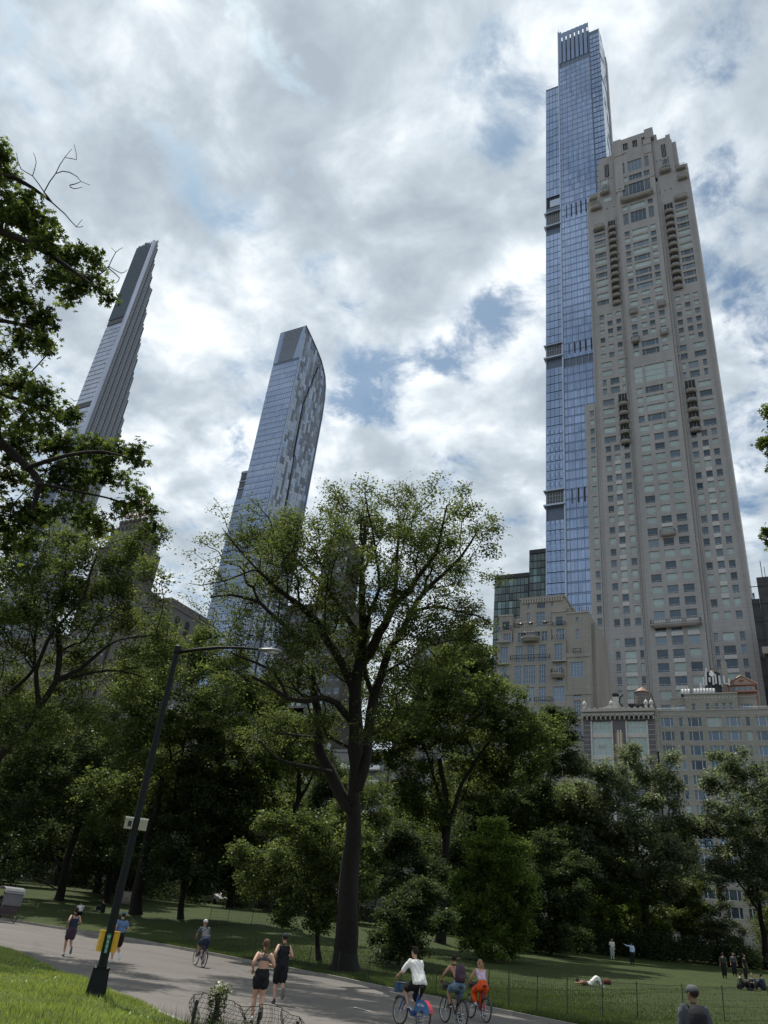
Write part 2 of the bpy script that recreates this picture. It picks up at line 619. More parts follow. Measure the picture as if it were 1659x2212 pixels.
def place_windows(root, wins, y, limit=300, inset=.2):
    """the largest as parts of their own, any beyond the limit joined"""
    wins = sorted(wins, key=lambda w: w[2])          # the lowest ones show largest
    rest = None
    for i, (a, b_, zb, zt, st, ti) in enumerate(wins):
        if i < limit:
            ob('window', win_mesh(b_ - a, zt - zb, st, ti), root, (a, y + inset, zb))
        else:
            if rest is None:
                names = ['win_dark', 'win_blind', 'win_mid', 'win_blue']
                rest = MB([MAT[k] for k in names] + [MAT['frame_light']])
            rest.box(a, b_, y + inset + .10, y + inset + .14, zb, zt, names.index(ti))
            w = b_ - a; f = .07
            for (p, q, r_, s_) in ((a, a + f, zb, zt), (b_ - f, b_, zb, zt), (a + f, b_ - f, zt - f, zt), (a + f, b_ - f, zb, zb + f)):
                rest.box(p, q, y + inset, y + inset + .098, r_, s_, 4)
            if st == 'w3':
                for xx in (a + .2 * w, a + .8 * w): rest.box(xx - .04, xx + .04, y + inset, y + inset + .098, zb + f, zt - f, 4)
            elif st == 'p1':
                rest.box(a + f, b_ - f, y + inset, y + inset + .098, zb + .42, zb + .5, 4)
            elif st.startswith('g') or st == 'v3':
                for k in (1, 2, 3): rest.box(a + w * k / 4 - .03, a + w * k / 4 + .03, y + inset, y + inset + .098, zb + f, zt - f, 4)
    if rest is not None:
        o = rest.build('window_rows', root); o['kind'] = 'stuff'


def rail_mesh(w, d, h, key=None, chamfer=0.):
    """dark iron railing round three sides of a balcony, origin mid back edge at floor level"""
    k = ('rail', round(w, 2), round(d, 2), round(h, 2), chamfer)
    if k in WM: return WM[k]
    b = MB([MAT['dark_metal']])
    c = chamfer
    pts = [(-w / 2, 0), (-w / 2, -(d - c)), (-w / 2 + c, -d), (w / 2 - c, -d), (w / 2, -(d - c)), (w / 2, 0)] if c else [(-w / 2, 0), (-w / 2, -d), (w / 2, -d), (w / 2, 0)]
    for (p, q) in zip(pts[:-1], pts[1:]):
        p = np.array(p); q = np.array(q); Ls = np.linalg.norm(q - p)
        for z in (.12, h):
            b.tube([(p[0], p[1], z), (q[0], q[1], z)], .05, 4)
        n = max(2, int(Ls / .45))
        for i in range(n + 1):
            xy = p + (q - p) * i / n
            b.tube([(xy[0], xy[1], 0.0), (xy[0], xy[1], h)], .035, 4)
    WM[k] = b.mesh('railing')
    return WM[k]


def balcony(root, xc, y, z, w, d, hslab=.9, chamfer=.8, matn='limestone', rail=1.0):
    k = ('balc', round(w, 2), round(d, 2), hslab, chamfer, matn)
    if k not in WM:
        b = MB([MAT[matn]])
        c = chamfer
        poly = [(-w / 2, 0), (-w / 2, -(d - c)), (-w / 2 + c, -d), (w / 2 - c, -d), (w / 2, -(d - c)), (w / 2, 0)]
        poly = poly[::-1]
        n = len(poly)
        v = [(x * .8, yy * .72, -hslab) for x, yy in poly] + [(x, yy, -hslab * .35) for x, yy in poly] + [(x, yy, 0) for x, yy in poly]
        f = [tuple(range(n))[::-1], tuple(range(2 * n, 3 * n))]
        for lv in (0, 1):
            f += [(lv * n + i, lv * n + (i + 1) % n, lv * n + (i + 1) % n + n, lv * n + i + n) for i in range(n)]
        b.add(v, f)
        WM[k] = b.mesh('balcony')
    o = ob('balcony', WM[k], root, (xc, y, z))
    ob('railing', rail_mesh(w - .2, d - .1, rail, chamfer=chamfer * .9), o)
    return o


rnd = random.Random(5)


def tint(p_blind=.5):
    return 'win_blind' if rnd.random() < p_blind else ('win_dark' if rnd.random() < .7 else 'win_mid')


# ================================================================== stone residential tower (right)
def stone_tower():
    r = empty('residential_tower', (0, 0, 0))
    tag(r, 'tall grey limestone apartment tower with rows of square windows and stacked curved balconies', 'building')
    Y = 200.0
    C = -21.1
    ml = MAT['limestone']
    # --- side bay x positions (mirror about C)
    mir = lambda x: 2 * C - x
    tri = [(-37.5, -35.8), (-34.8, -33.0), (-31.8, -30.1)]
    two = [(-37.6, -34.0), (-32.0, -28.9)]
    nwn = [(-37.4, -36.1), (-34.9, -31.9), (-31.0, -29.7)]
    wide_b = [(-37.9, -33.8)]                        # with the balcony column beside it
    mid3 = [(-26.6, -23.7), (-22.5, -19.6), (-18.4, -15.5)]
    midn = [(-26.7, -24.8), (-23.9, -18.4), (-17.5, -15.6)]
    mid4 = [(-26.6, -24.7), (-23.3, -21.5), (-20.7, -18.9), (-17.5, -15.6)]
    side = Facade(r, -40.2, -29.0, 4.5, 258.0, Y, 34, ml, limit=0, wall_name='east_bay_wall')
    sidr = Facade(r, -13.2, -2.1, 4.5, 265.0, Y, 34, ml, limit=0, wall_name='west_bay_wall')
    mid = Facade(r, -28.2, -14.0, 4.5, 286.0, Y - 1.1, 35, ml, limit=0, wall_name='middle_bay_wall')
    spz = []
    # side rows
    def srow(zt, h, xs, st, pb=.5, both=True):
        side.row(zt - h, zt, [(a, b_, st, tint(pb)) for a, b_ in xs])
        if both: sidr.row(zt - h, zt, [(mir(b_), mir(a), st, tint(pb)) for a, b_ in xs])
    z = 238.9
    lowz = []
    zt = 246.2
    for i in range(12):                                 # upper floors with balcony column
        top = 246.2 - 3.5 * i
        if top > 203: srow(top, 2.3, wide_b, 'w3', .4)
    for i in range(6): srow(200.6 - 3.62 * i, 2.25, tri, 'p1', .55)
    for i in range(2): srow(178.6 - 3.7 * i, 2.4, two, 'p1', .3)
    for i in range(2): srow(171.0 - 3.85 * i, 2.6, nwn, 'p1', .3)
    for i in range(5): srow(162.4 - 3.75 * i, 2.4, [(-37.7, -34.0)], 'p1', .6)
    for i in range(17):
        zt = 143.7 - 3.68 * i
        srow(zt, 2.3, tri, 'p1', .55 if i not in (0, 8) else .1)
        if 1 <= i <= 14: spz.append((zt - 2.3, zt - 3.62))
    for i in range(11):
        zt = 79.0 - 3.62 * i
        srow(zt, 2.45, nwn, 'p1', .3)
        if 1 <= i <= 8: spz.append((zt - 2.45, zt - 3.6, 'n'))
    # middle rows
    def mrow(zt, h, xs, st, pb=.4): mid.row(zt - h, zt, [(a, b_, (st if isinstance(st, str) else st[j]), tint(pb)) for j, (a, b_) in enumerate(xs)])
    mrow(278.3, 6.4, [(-26.4, -24.7), (-23.6, -18.3), (-17.2, -15.6)], ['g1x2', 'g4x2', 'g1x2'], 0)
    mrow(269.6, 3.0, [(-26.2, -24.0), (-23.4, -18.6), (-17.9, -15.7)], 'v3', .8)
    mrow(264.6, 6.3, [(-26.2, -24.1), (-23.9, -18.2), (-18.0, -15.9)], ['g1x2', 'g5x2', 'g1x2'], .1)
    mrow(252.6, 2.6, midn, ['p1', 'w3', 'p1'], .6)
    mrow(248.3, 6.0, [(-26.7, -24.8), (-24.0, -18.4), (-17.5, -15.6)], ['g1x2', 'g3x3', 'g1x2'], .1)
    for i in range(9): mrow(238.4 - 3.55 * i, 2.5, midn, ['p1', 'w3', 'p1'], .35)
    for k, zt in enumerate((206.2, 202.4)): mrow(zt, 2.3, [(-26.6, -23.8), (-22.5, -19.7), (-18.2, -15.5)], 'p1', .4)
    for i in range(4): mrow(198.7 - 3.62 * i, 2.3, mid4, 'p1', .5)
    for i in range(2): mrow(183.2 - 3.7 * i, 2.5, midn, ['p1', 'w3', 'p1'], .3)
    mrow(172.6, 6.8, [(-27.0, -24.3), (-23.6, -17.4), (-16.8, -14.9)], ['g2x3', 'g6x3', 'g2x3'], 1)
    for i in range(4): mrow(163.6 - 3.75 * i, 2.6, midn, ['p1', 'w3', 'p1'], .55)
    zs = []
    for i in range(27):
        zt = 148.4 - 3.68 * i
        mrow(zt, 2.45, mid3, 'p1', .6 if 12 > i else .3)
        zs.append(zt)
    w = side.finish() + sidr.finish()
    wm = mid.finish()
    place_windows(r, [(a, b_, c, d, e_, f_) for (a, b_, c, d, e_, f_) in w if c > 26], Y, 190)
    place_windows(r, [x for x in wm if x[2] > 26], Y - 1.1, 110)
    # pale spandrel panels under the middle windows of the side bays
    for s_ in spz:
        xs = (-34.9, -31.9) if len(s_) == 3 else (-34.8, -33.0)
        for (a, b_) in (xs, (mir(xs[1]), mir(xs[0]))):
            if s_[0] > 26: ob('spandrel_panel', spandrel_mesh(b_ - a, s_[0] - s_[1] - .06), r, (a, Y - .07, s_[1] + .03))
    for i in (17, 18):
        for (a, b_) in mid3: ob('spandrel_panel', spandrel_mesh(b_ - a, 1.16), r, (a, Y - 1.17, zs[i] - 3.65))
    for i in (20, 21, 22): ob('spandrel_panel', spandrel_mesh(2.9, 1.1), r, (-22.5, Y - 1.17, zs[i] - 3.62))
    ob('spandrel_panel', spandrel_mesh(2.9, 1.1), r, (-22.5, Y - 1.17, zs[9] - 3.62))
    # recess between bays: fluted shafts
    b = MB([ml])
    for x in (-29.0, -13.95):
        b.box(x + .02, x + .74, Y - .45, Y + 34, 4.5, 262)
    for x in (-29.9, -29.5, -12.9, -12.5):
        b.box(x, x + .22, Y - .16, Y - .002, 4.5, 250)
    for x in (-39.9, -39.3, -3.6, -3.0):
        b.box(x, x + .25, Y - .14, Y - .002, 4.5, 236)
    b.build('fluting', r)
    # low east wing with chamfered corner
    wing = Facade(r, -43.5, -40.22, 4.5, 160.9, Y - .3, 30, ml, wall_name='wing_wall')
    xs = [(-42.0, -40.6)]
    for i in range(36):
        zt = 158.9 - 3.68 * i
        wing.row(zt - 2.3, zt, [(a, b_, 'p1', tint(.6)) for a, b_ in xs])
    place_windows(r, [x for x in wing.finish() if x[2] > 26], Y - .3, 60)
    b = MB([ml])
    b.box(-43.5, -43.1, Y - .28, Y + 25, 160.92, 162.2); b.box(-43.08, -40.3, Y - .28, Y + .2, 160.92, 161.7)
    b.build('wing_parapet', r)
    # setbacks at the crown
    b = MB([ml])
    b.box(-40.2, -35.4, Y + .6, Y + 30, 258.02, 264); b.box(-39.4, -35.4, Y + 1.2, Y + 28, 264.02, 268.8)
    b.box(-35.38, -28.9, Y + .3, Y + 30, 258.02, 284.5); b.box(-34.8, -28.9, Y + .9, Y + 30, 284.52, 288.6)
    b.build('east_shoulder', r); b = MB([ml])
    b.box(-13.9, -6.6, Y + .3, Y + 30, 265.02, 285.2); b.box(-13.9, -11.9, Y + .4, Y + 30, 285.22, 291.6)
    b.box(-11.88, -8.7, Y + .7, Y + 30, 285.22, 288.2); b.box(-8.68, -7.0, Y + .4, Y + 30, 285.22, 289)
    b.box(-6.58, -5.2, Y + 1.4, Y + 28, 265.02, 284.6); b.box(-5.18, -2.2, Y + 1.0, Y + 28, 265.02, 268.9)
    b.build('west_shoulder', r)
    b = MB([ml])
    Yc = Y - 1.1
    b.box(-28.9, -28.22, Yc + .5, Yc + 33, 262.02, 293.6)
    # crown with tall open slots
    xs = [-28.18, -24.7, -22.9, -21.0, -19.2, -17.4, -15.6]
    b.box(-28.2, -24.7, Yc, Yc + 30, 286.02, 293.4)
    for (x0, x1) in ((-22.9, -21.0), (-19.2, -17.4), (-15.6, -14.0)):
        b.box(x0, x1, Yc, Yc + 30, 286.02, 293.4)
    b.box(-24.68, -15.62, Yc + .9, Yc + 29, 286.02, 290.4)
    b.box(-24.68, -15.62, Yc + .02, Yc + 29, 290.42, 293.4)
    b.box(-16.2, -12.9, Yc - .25, Yc + 28, 288.6, 294.6)
    b.box(-28.6, -25.4, Yc - .2, Yc - .02, 262, 293.9)
    b.box(-17.2 + .1, -14.0, Yc - .2, Yc - .02, 279.5, 288.5)
    b.build('crown', r)
    # dark louvred slots
    for (x0, x1, yy, z0, z1) in ((-24.66, -22.92, Yc + .35, 286.1, 290.3), (-20.98, -19.22, Yc + .35, 286.1, 290.3), (-17.38, -15.64, Yc + .35, 286.1, 290.3),
                                 (-32.6, -31.0, Y + .05, 275, 282.8), (-10.6, -9.1, Y + .05, 276, 283.6)):
        q = MB([MAT['dark_interior'], MAT['frame_grey']])
        q.box(x0, x1, yy + .1, yy + .2, z0, z1)
        for k in range(1, 3): q.box(x0 + (x1 - x0) * k / 3 - .06, x0 + (x1 - x0) * k / 3 + .06, yy, yy + .098, z0, z1, 1)
        q.build('louvre', r)
    # shoulder windows
    for (a, b_, zt, h) in ((-34.0, -31.6, 273.4, 2.6), (-34.0, -31.0, 270.0, 3.0), (-33.6, -30.8, 262.5, 2.4), (-10.9, -8.4, 274.2, 2.8), (-11.2, -8.2, 270.3, 3.0), (-10.8, -8.0, 262.5, 3.0)):
        ob('window', win_mesh(b_ - a, h, 'v3', tint(.3)), r, (a, Y + .15, zt - h))
    # small stone bosses in rows
    bs = MB([MAT['limestone_light']]).lathe([(.08, -.22), (.25, -.1), (.25, .1), (.08, .22)], 8).mesh('stone_boss')
    for (x0, x1, z, n, yy) in ((-28.2, -25.2, 283.6, 5, Yc - .3), (-24.6, -23.8, 284.2, 2, Yc - .2), (-17, -14.4, 285.0, 5, Yc - .3), (-34.6, -30.2, 273.9, 5, Y + .1), (-12.9, -8.6, 274.8, 4, Y + .1),
                               (-27.6, -26.8, 263.4, 2, Yc - .3), (-15.2, -14.3, 265.0, 2, Yc - .15), (-34.8, -30, 255.8, 3, Y - .15), (-13, -9, 256, 3, Y - .15)):
        for k in range(n):
            ob('stone_boss', bs, r, (x0 + (x1 - x0) * k / max(1, n - 1), yy, z))
    # balconies
    nb = 0
    for i in range(12):                                   # upper stacks
        z0 = 243.6 - 3.55 * i
        for xc in (-31.1, -10.6):
            balcony(r, xc, Y - .05, z0, 3.1, 1.55, .85, .7)
    for i in range(5):
        z0 = 159.3 - 3.75 * i
        for xc in (-31.2, -10.6):
            balcony(r, xc, Y - .05, z0, 3.1, 1.55, .85, .7)
    # near-black panels on the wall face paint the shade of the balcony door recesses
    for (zlo, zhi) in ((203.5, 248.2), (143.0, 163.6)):
        for xc in (-31.1, -10.6):
            q = MB([MAT['dark_interior'], MAT['win_dark'], MAT['frame_grey']])
            q.box(xc - 1.45, xc + 1.45, Y - .12, Y - .02, zlo, zhi, 0)
            for k in (-.5, .5): q.box(xc + k - .05, xc + k + .05, Y - .16, Y - .122, zlo, zhi, 2)
            q.build('recess_shade_panel', r)
    for (xc, z0, w) in ((-36.6, 257.6, 4.6), (-36.0, 245.6, 4.4), (-33.0, 265.2, 4.0), (-37.6, 263.6, 3.4), (-10.2, 266.8, 4.4), (-4.6, 265.4, 3.8), (-4.4, 259.6, 3.8), (-6.0, 248.6, 4.8)):
        balcony(r, xc, Y - .1, z0, w, 1.7, .85, .7)
    for (xc, z0, w) in ((-25.6, 197.0, 2.8), (-16.4, 197.2, 2.8), (-25.6, 184.0, 2.8), (-16.4, 184.4, 2.8), (-21.05, 109.2, 4.2)):
        balcony(r, xc, Yc - .05, z0, w, 1.3, .8, .3)
    balcony(r, C, Yc - .05, 255.4, 12.0, 1.9, 1.1, .5)
    balcony(r, C, Yc - .05, 81.6, 12.8, 1.7, .8, .2)
    balcony(r, C, Yc - .05, 60.5, 4.0, 1.3, .6, .2)
    return r


def spandrel_mesh(w, h):
    k = ('sp', round(w, 2), round(h, 2))
    if k not in WM:
        b = MB([MAT['spandrel']])
        n = 5
        for i in range(n): b.box(w * i / n + .02, w * (i + 1) / n - .02, -.05 * (i % 2), .06, 0, h)
        WM[k] = b.mesh('spandrel_panel')
    return WM[k]


stone_tower()

# ================================================================== glass towers
MAT['cpt_a'] = glass('cpt_a', (.21, .275, .40), .82, .05, rand=.05, var=.08)
MAT['cpt_b'] = glass('cpt_b', (.23, .30, .44), .82, .07, rand=.05, var=.08)
MAT['cpt_c'] = glass('cpt_c', (.20, .265, .385), .82, .05, rand=.05, var=.08)
MAT['cpt_sp'] = glass('cpt_sp', (.15, .21, .33), .6, .22)
MAT['fin'] = mat('fin', (.36, .42, .52), .32, .5, var=.06)
MAT['joint'] = mat('joint', (.10, .135, .20), .5, .2)
MAT['louvre_grey'] = mat('louvre_grey', (.075, .08, .085), .55, .3)
MAT['cpt_west'] = glass('cpt_west', (.62, .66, .72), .8, .16, var=.3, scale=.6)


def panes(root, x0, x1, y, zrows, xs, mats, limit, thick=.18, rg=None, name='pane', joined='pane_rows', jitter=.004):
    """zrows [(zb,zt)], xs [(xa,xb)]; the lowest ones are parts, the rest one joined part"""
    rg = rg or random.Random(3)
    cells = [(zb, zt, a, b_) for (zb, zt) in zrows for (a, b_) in xs]
    cells.sort()
    rest = MB([MAT[m] for m in mats])
    for i, (zb, zt, a, b_) in enumerate(cells):
        mi = rg.choices(range(len(mats)), weights=[4, 3, 2][:len(mats)] + [1] * (len(mats) - 3))[0]
        if i < limit:
            ob(name, unit_box(mats[mi]), root, (a, y, zb), (rg.uniform(-jitter, jitter), 0, rg.uniform(-jitter, jitter)), (b_ - a, thick, zt - zb))
        else:
            dy = [rg.uniform(-.02, .02) for _ in range(3)]
            v = CUBE * np.array([b_ - a, thick, zt - zb]) + np.array([a, y, zb])
            v[:, 1] += dy[0] * (CUBE[:, 0] - .5) + dy[1] * (CUBE[:, 2] - .5)
            rest.add(v, CF, mi)
    if rest.n:
        o = rest.build(joined, root); o['kind'] = 'stuff'


def glass_supertall():
    r = empty('supertall_glass_tower')
    tag(r, 'very tall slim blue glass skyscraper with slotted top standing behind the stone tower', 'skyscraper')
    Y = 242.0
    k = MB([MAT['joint'], MAT['fin'], MAT['cpt_west'], MAT['louvre_grey']])
    k.box(-61.4, -43.9, Y + .3, Y + 26, 5, 444.6)
    k.box(-43.88, -38.3, Y + .3, Y + 16, 5, 464.9)
    k.box(-43.0, -38.1, Y + .29, Y + .295, 5, 6)
    k.box(-68.5, -61.42, Y + .3, Y + 20, 5, 424.3)
    k.build('core', r)
    # slotted crown: solid bays between open slots
    c = MB([MAT['cpt_sp'], MAT['fin'], MAT['joint']])
    sx = [-59.2 + i * 2.45 for i in range(7)]
    edges = [-61.5]
    for x in sx: edges += [x - .35, x + .35]
    edges.append(-43.85)
    for i in range(0, len(edges), 2):
        c.box(edges[i], edges[i + 1], Y, Y + .5, 444.6, 475.6 if i else 477.2)
    c.box(-61.48, -43.87, Y + .02, Y + .48, 471.6, 475.2)
    c.box(-61.3, -43.9, Y + 1.6, Y + 24, 444.62, 470, 2)
    c.build('slotted_crown', r)
    q = MB([MAT['fin'], MAT['cpt_west'], MAT['joint']])
    q.box(-61.6, -61.1, Y - .7, Y + .2, 8, 477.4, 0)
    q.box(-61.25, -60.9, Y - .35, Y + .1, 8, 470, 0)
    q.box(-68.7, -68.45, Y - .2, Y + 20, 8, 424.6, 0)
    q.box(-43.7, -43.35, Y + .05, Y + .3, 8, 465, 2)
    q.build('corner_fins', r)
    # west side: narrow strip seen almost edge on, with a further slab behind it
    wq = MB([MAT['cpt_west'], MAT['joint'], MAT['fin']])
    zz_ = 10
    rg = random.Random(8)
    while zz_ < 463:
        for j in range(4):
            o_ = rg.uniform(0, .12)
            wq.box(-38.28, -38.0 + o_, Y + .4 + j * 3.8, Y + 4.0 + j * 3.8, zz_, zz_ + 4.0, 0 if rg.random() < .75 else 1)
        zz_ += 4.3
    wq.build('west_glazing', r)
    s2 = MB([MAT['limestone'], MAT['fin']])
    s2.box(-42, -37.6, Y + 16.2, Y + 21, 8, 462.5, 0)
    s2.build('rear_slab', r)
    # main face panes
    mech = [(307.9, 318.1), (224.0, 231.6), (150.0, 157.0)]
    slots = [(311.4, 320.8), (224.5, 230.6), (150.2, 156.8)]
    def rows(z0, z1, h, gap, skip):
        o = []; z = z0
        while z + h < z1:
            if not any(z < b_ and z + h > a for a, b_ in skip): o.append((z, z + h - gap))
            z += h
        return o
    xs_main = []
    n = 13
    for i in range(n): xs_main.append((-60.85 + i * 17.0 / n, -60.85 + (i + 1) * 17.0 / n - .14))
    xr = [(-43.3 + i * 1.72, -43.3 + (i + 1) * 1.72 - .13) for i in range(3)]
    rg = random.Random(4)
    low = rows(22, 222, 4.35, .85, []); low = [q_ for q_ in low]
    up = rows(222.3, 444, 4.35, .85, [])
    panes(r, 0, 0, Y, low + up, xs_main, ['cpt_a', 'cpt_b', 'cpt_c'], 150, rg=rg)
    panes(r, 0, 0, Y - .02, rows(300, 464, 4.35, .7, []), xr, ['cpt_a', 'cpt_c', 'cpt_b'], 0, rg=rg, joined='west_bay_panes')
    # spandrel bands
    sb = MB([MAT['cpt_sp']])
    for (zb, zt) in low + up: sb.box(-60.85, -43.9, Y + .06, Y + .2, zt + .12, zt + .72)
    sb.build('spandrel_bands', r)
    # east cantilever panes
    xc = [(-68.4 + i * 1.8, -68.4 + (i + 1) * 1.8 - .13) for i in range(4)]
    lowc = rows(22, 148, 4.35, .35, []) + rows(157.6, 222, 4.35, .35, [])
    upc = rows(232.6, 306, 4.35, .35, []) + rows(330, 424, 6.1, .45, [])
    panes(r, 0, 0, Y - .5, lowc + upc, xc, ['cpt_a', 'cpt_b', 'cpt_c'], 140, rg=rg, name='cantilever_pane', joined='cantilever_pane_rows')
    k2 = MB([MAT['joint'], MAT['louvre_grey'], MAT['fin'], MAT['dark_interior']])
    for (z0, z1) in mech:
        k2.box(-69.4, -61.3, Y - 1.3, Y + 3, z1 - .5, z1, 2)
        k2.box(-69.4, -61.3, Y - 1.3, Y + 3, z0 - .1, z0 + .6, 2)
        k2.box(-68.3, -61.62, Y - .3, Y + .2, z0 + .6, z1 - .5, 1)
        for i in range(7): k2.box(-68.2 + i * 1.05, -68.1 + i * 1.05, Y - .4, Y - .302, z0 + .6, z1 - .5, 2)
        for i in range(1, 4): k2.box(-68.3, -61.62, Y - .38, Y - .303, z0 + .6 + i * 1.9, z0 + .68 + i * 1.9, 2)
    # open terrace
    k2.box(-68.0, -61.62, Y - .2, Y + .28, 321.6, 328.8, 3)
    k2.box(-66.6, -61.7, Y - .4, Y - .21, 322.4, 327.4, 2)
    k2.box(-68.4, -61.62, Y - .52, Y + .2, 318.2, 321.5, 0)
    k2.build('plant_floors', r)
    for (z0, z1) in slots:
        sl = MB([MAT['dark_interior']])
        for i in range(7):
            x = -58.5 + i * 2.35
            sl.box(x - .32, x + .32, Y - .03, Y + .1, z0, z1)
        sl.build('vent_slots', r)
    # vertical glazing fins
    vf = MB([MAT['fin']])
    for i in range(1, n):
        if i % 2 == 0: vf.box(-60.85 + i * 17.0 / n - .13, -60.85 + i * 17.0 / n - .03, Y - .14, Y + .1, 22, 444)
    vf.build('mullions', r)
    # roof edge parapet glass
    p = MB([MAT['fin']])
    for i in range(5): p.tube([(-68.2 + i * 1.5, Y, 424.3), (-68.2 + i * 1.5, Y, 426.0)], .06, 4)
    p.tube([(-68.2, Y, 425.9), (-62.1, Y, 425.9)], .05, 4)
    p.tube([(-61.0, Y + .1, 477), (-61.0, Y + .1, 481)], .12, 5)
    p.build('roof_rail', r)
    return r


glass_supertall()

MAT['o_a'] = glass('o_a', (.23, .285, .40), .8, .10, rand=.05, var=.06)
MAT['o_b'] = glass('o_b', (.265, .32, .43), .8, .14, rand=.05, var=.06)
MAT['o_c'] = glass('o_c', (.21, .265, .38), .8, .10, rand=.05, var=.06)
MAT['m_lt'] = glass('m_lt', (.27, .315, .38), .55, .3, rand=.1)
MAT['m_dk'] = glass('m_dk', (.09, .11, .14), .5, .12, rand=.2)
MAT['m_md'] = glass('m_md', (.17, .20, .25), .6, .2, rand=.1)


def curved_tower():
    r = empty('curved_top_tower')
    tag(r, 'blue glass tower with curved sloping roof and a chequered grey west side', 'skyscraper')
    X0, X1, Y = -236.4, -218.1, 258.0
    # west profile of the roof (Y, Z)
    prof = [(258.1, 308.6), (262, 307.2), (268, 304.6), (273, 302.2), (279, 298.6), (283, 294.6), (286, 290.6), (288, 285), (289.4, 276), (290.0, 262)]
    k = MB([MAT['joint']])
    pts = [(258.3, 5.0), (290.0, 5.0)] + prof[::-1]
    n = len(pts)
    v = [(X0 + .2, p[0], p[1]) for p in pts] + [(X1 - .25, p[0], p[1]) for p in pts]
    f = [tuple(range(n)), tuple(range(n, 2 * n))[::-1]] + [(i, i + n, (i + 1) % n + n, (i + 1) % n) for i in range(n)]
    k.add(v, f); k.build('core', r)
    k = MB([MAT['o_b'], MAT['o_a']])
    for (p, q) in zip(prof[:-1], prof[1:]):
        a = np.array([0, q[0] - p[0], q[1] - p[1]]) / 2; Ln = np.linalg.norm(a); nrm = np.array([0, -a[2], a[1]]) / Ln
        nrm = nrm if nrm[2] > 0 or nrm[1] > 0 else -nrm
        c = np.array([(X0 + X1) / 2, (p[0] + q[0]) / 2, (p[1] + q[1]) / 2]) + nrm * .15
        k.obox(c, np.array([(X1 - X0) / 2, 0, 0]), a * .985, nrm * .12, 0)
    k.build('roof_glazing', r)
    rg = random.Random(21)
    def rows(z0, z1, h, gap):
        o = []; z = z0
        while z + h < z1 + .01: o.append((z, z + h - gap)); z += h
        return o
    n = 14
    dx = (X1 - X0) / n
    xs = [(X0 + i * dx, X0 + (i + 1) * dx - .12) for i in range(n)]
    # each storey keeps its own tone so bands read across the face
    zr = rows(60, 283.5, 3.9, .3)
    idx = 0
    rest = MB([MAT['o_a'], MAT['o_b'], MAT['o_c']])
    cnt = 0
    for (zb, zt) in sorted(zr, key=lambda q: q[0]):
        base = rg.choice((0, 0, 1, 2))
        for (a, b_) in xs:
            mi = base if rg.random() < .75 else rg.choice((0, 1, 2))
            if 178 < zb < 262 and cnt < 250:
                ob('pane', unit_box(['o_a', 'o_b', 'o_c'][mi]), r, (a, Y, zb), (rg.uniform(-.004, .004), 0, rg.uniform(-.004, .004)), (b_ - a, .2, zt - zb)); cnt += 1
            else: rest.box(a, b_, Y, Y + .2, zb, zt, mi)
    for (a, b_) in xs[:2]: rest.box(a, b_, Y, Y + .2, 284, 308.0, 0)
    rest.box(X0 + 2 * dx, X0 + 2.6 * dx, Y, Y + .2, 284, 308.0, 2)
    # solid corner beside the louvred mechanical screen (tapers upward)
    rest.add([(-222.6, Y, 284), (-218.1, Y, 284), (-218.1, Y, 308.4), (-219.6, Y, 308.4), (-222.6, Y + .2, 284), (-218.1, Y + .2, 284), (-218.1, Y + .2, 308.4), (-219.6, Y + .2, 308.4)],
             [(0, 1, 2, 3), (7, 6, 5, 4), (0, 4, 5, 1), (1, 5, 6, 2), (2, 6, 7, 3), (3, 7, 4, 0)], 0)
    o = rest.build('pane_rows', r); o['kind'] = 'stuff'
    lv = MB([MAT['louvre_grey'], MAT['fin']])
    lv.add([(-232.4, Y + .1, 284), (-222.7, Y + .1, 284), (-219.7, Y + .1, 308), (-232.6, Y + .1, 308)], [(0, 1, 2, 3)], 0)
    for i in range(15):
        x = -232.2 + i * .66
        tp = -232.4 + i * .9
        lv.tube([(x, Y, 284.1), (tp, Y, 307.6)], .13, 4, 1)
    lv.build('roof_louvre', r)
    # step on the east side
    s = MB([MAT['o_a'], MAT['louvre_grey'], MAT['joint'], MAT['o_c'], MAT['m_md']])
    s.box(-241.4, X0 - .02, Y + 1.2, Y + 25, 5, 210, 2)
    s.box(-241.5, X0 - .05, Y + 1.0, Y + 1.19, 209.0, 210.2, 4)
    for (zb, zt) in rows(60, 196, 3.9, .5):
        for i in range(3): s.box(-241.5 + i * 1.7, -241.5 + i * 1.7 + 1.58, Y + .9, Y + 1.15, zb, zt, rg.choice((0, 0, 3)))
    for (zb, zt) in ((204.6, 208.2), (199.4, 202.8)): s.box(-240.6, -236.7, Y + .95, Y + 1.15, zb, zt, 1)
    for z in (198.6, 203.2, 208.6): s.box(-241.5, -236.5, Y + .8, Y + 1.18, z, z + .7, 4)
    s.build('east_step', r)
    # west side: staggered mosaic of light, mid and dark glass panels
    def ymax(z):
        for (p, q) in zip(prof[:-1], prof[1:]):
            if q[1] <= z <= p[1]: return p[0] + (q[0] - p[0]) * (p[1] - z) / (p[1] - q[1])
        return 290.0 if z < 262 else 258
    def fold(z): return np.interp(z, [150, 193, 235, 258, 292, 300], [275, 272.8, 270.7, 270.0, 277, 279.5])
    rest = MB([MAT['m_lt'], MAT['m_md'], MAT['m_dk'], MAT['o_a']])
    cnt = 0
    cols = np.arange(258.25, 290.2, 1.9)
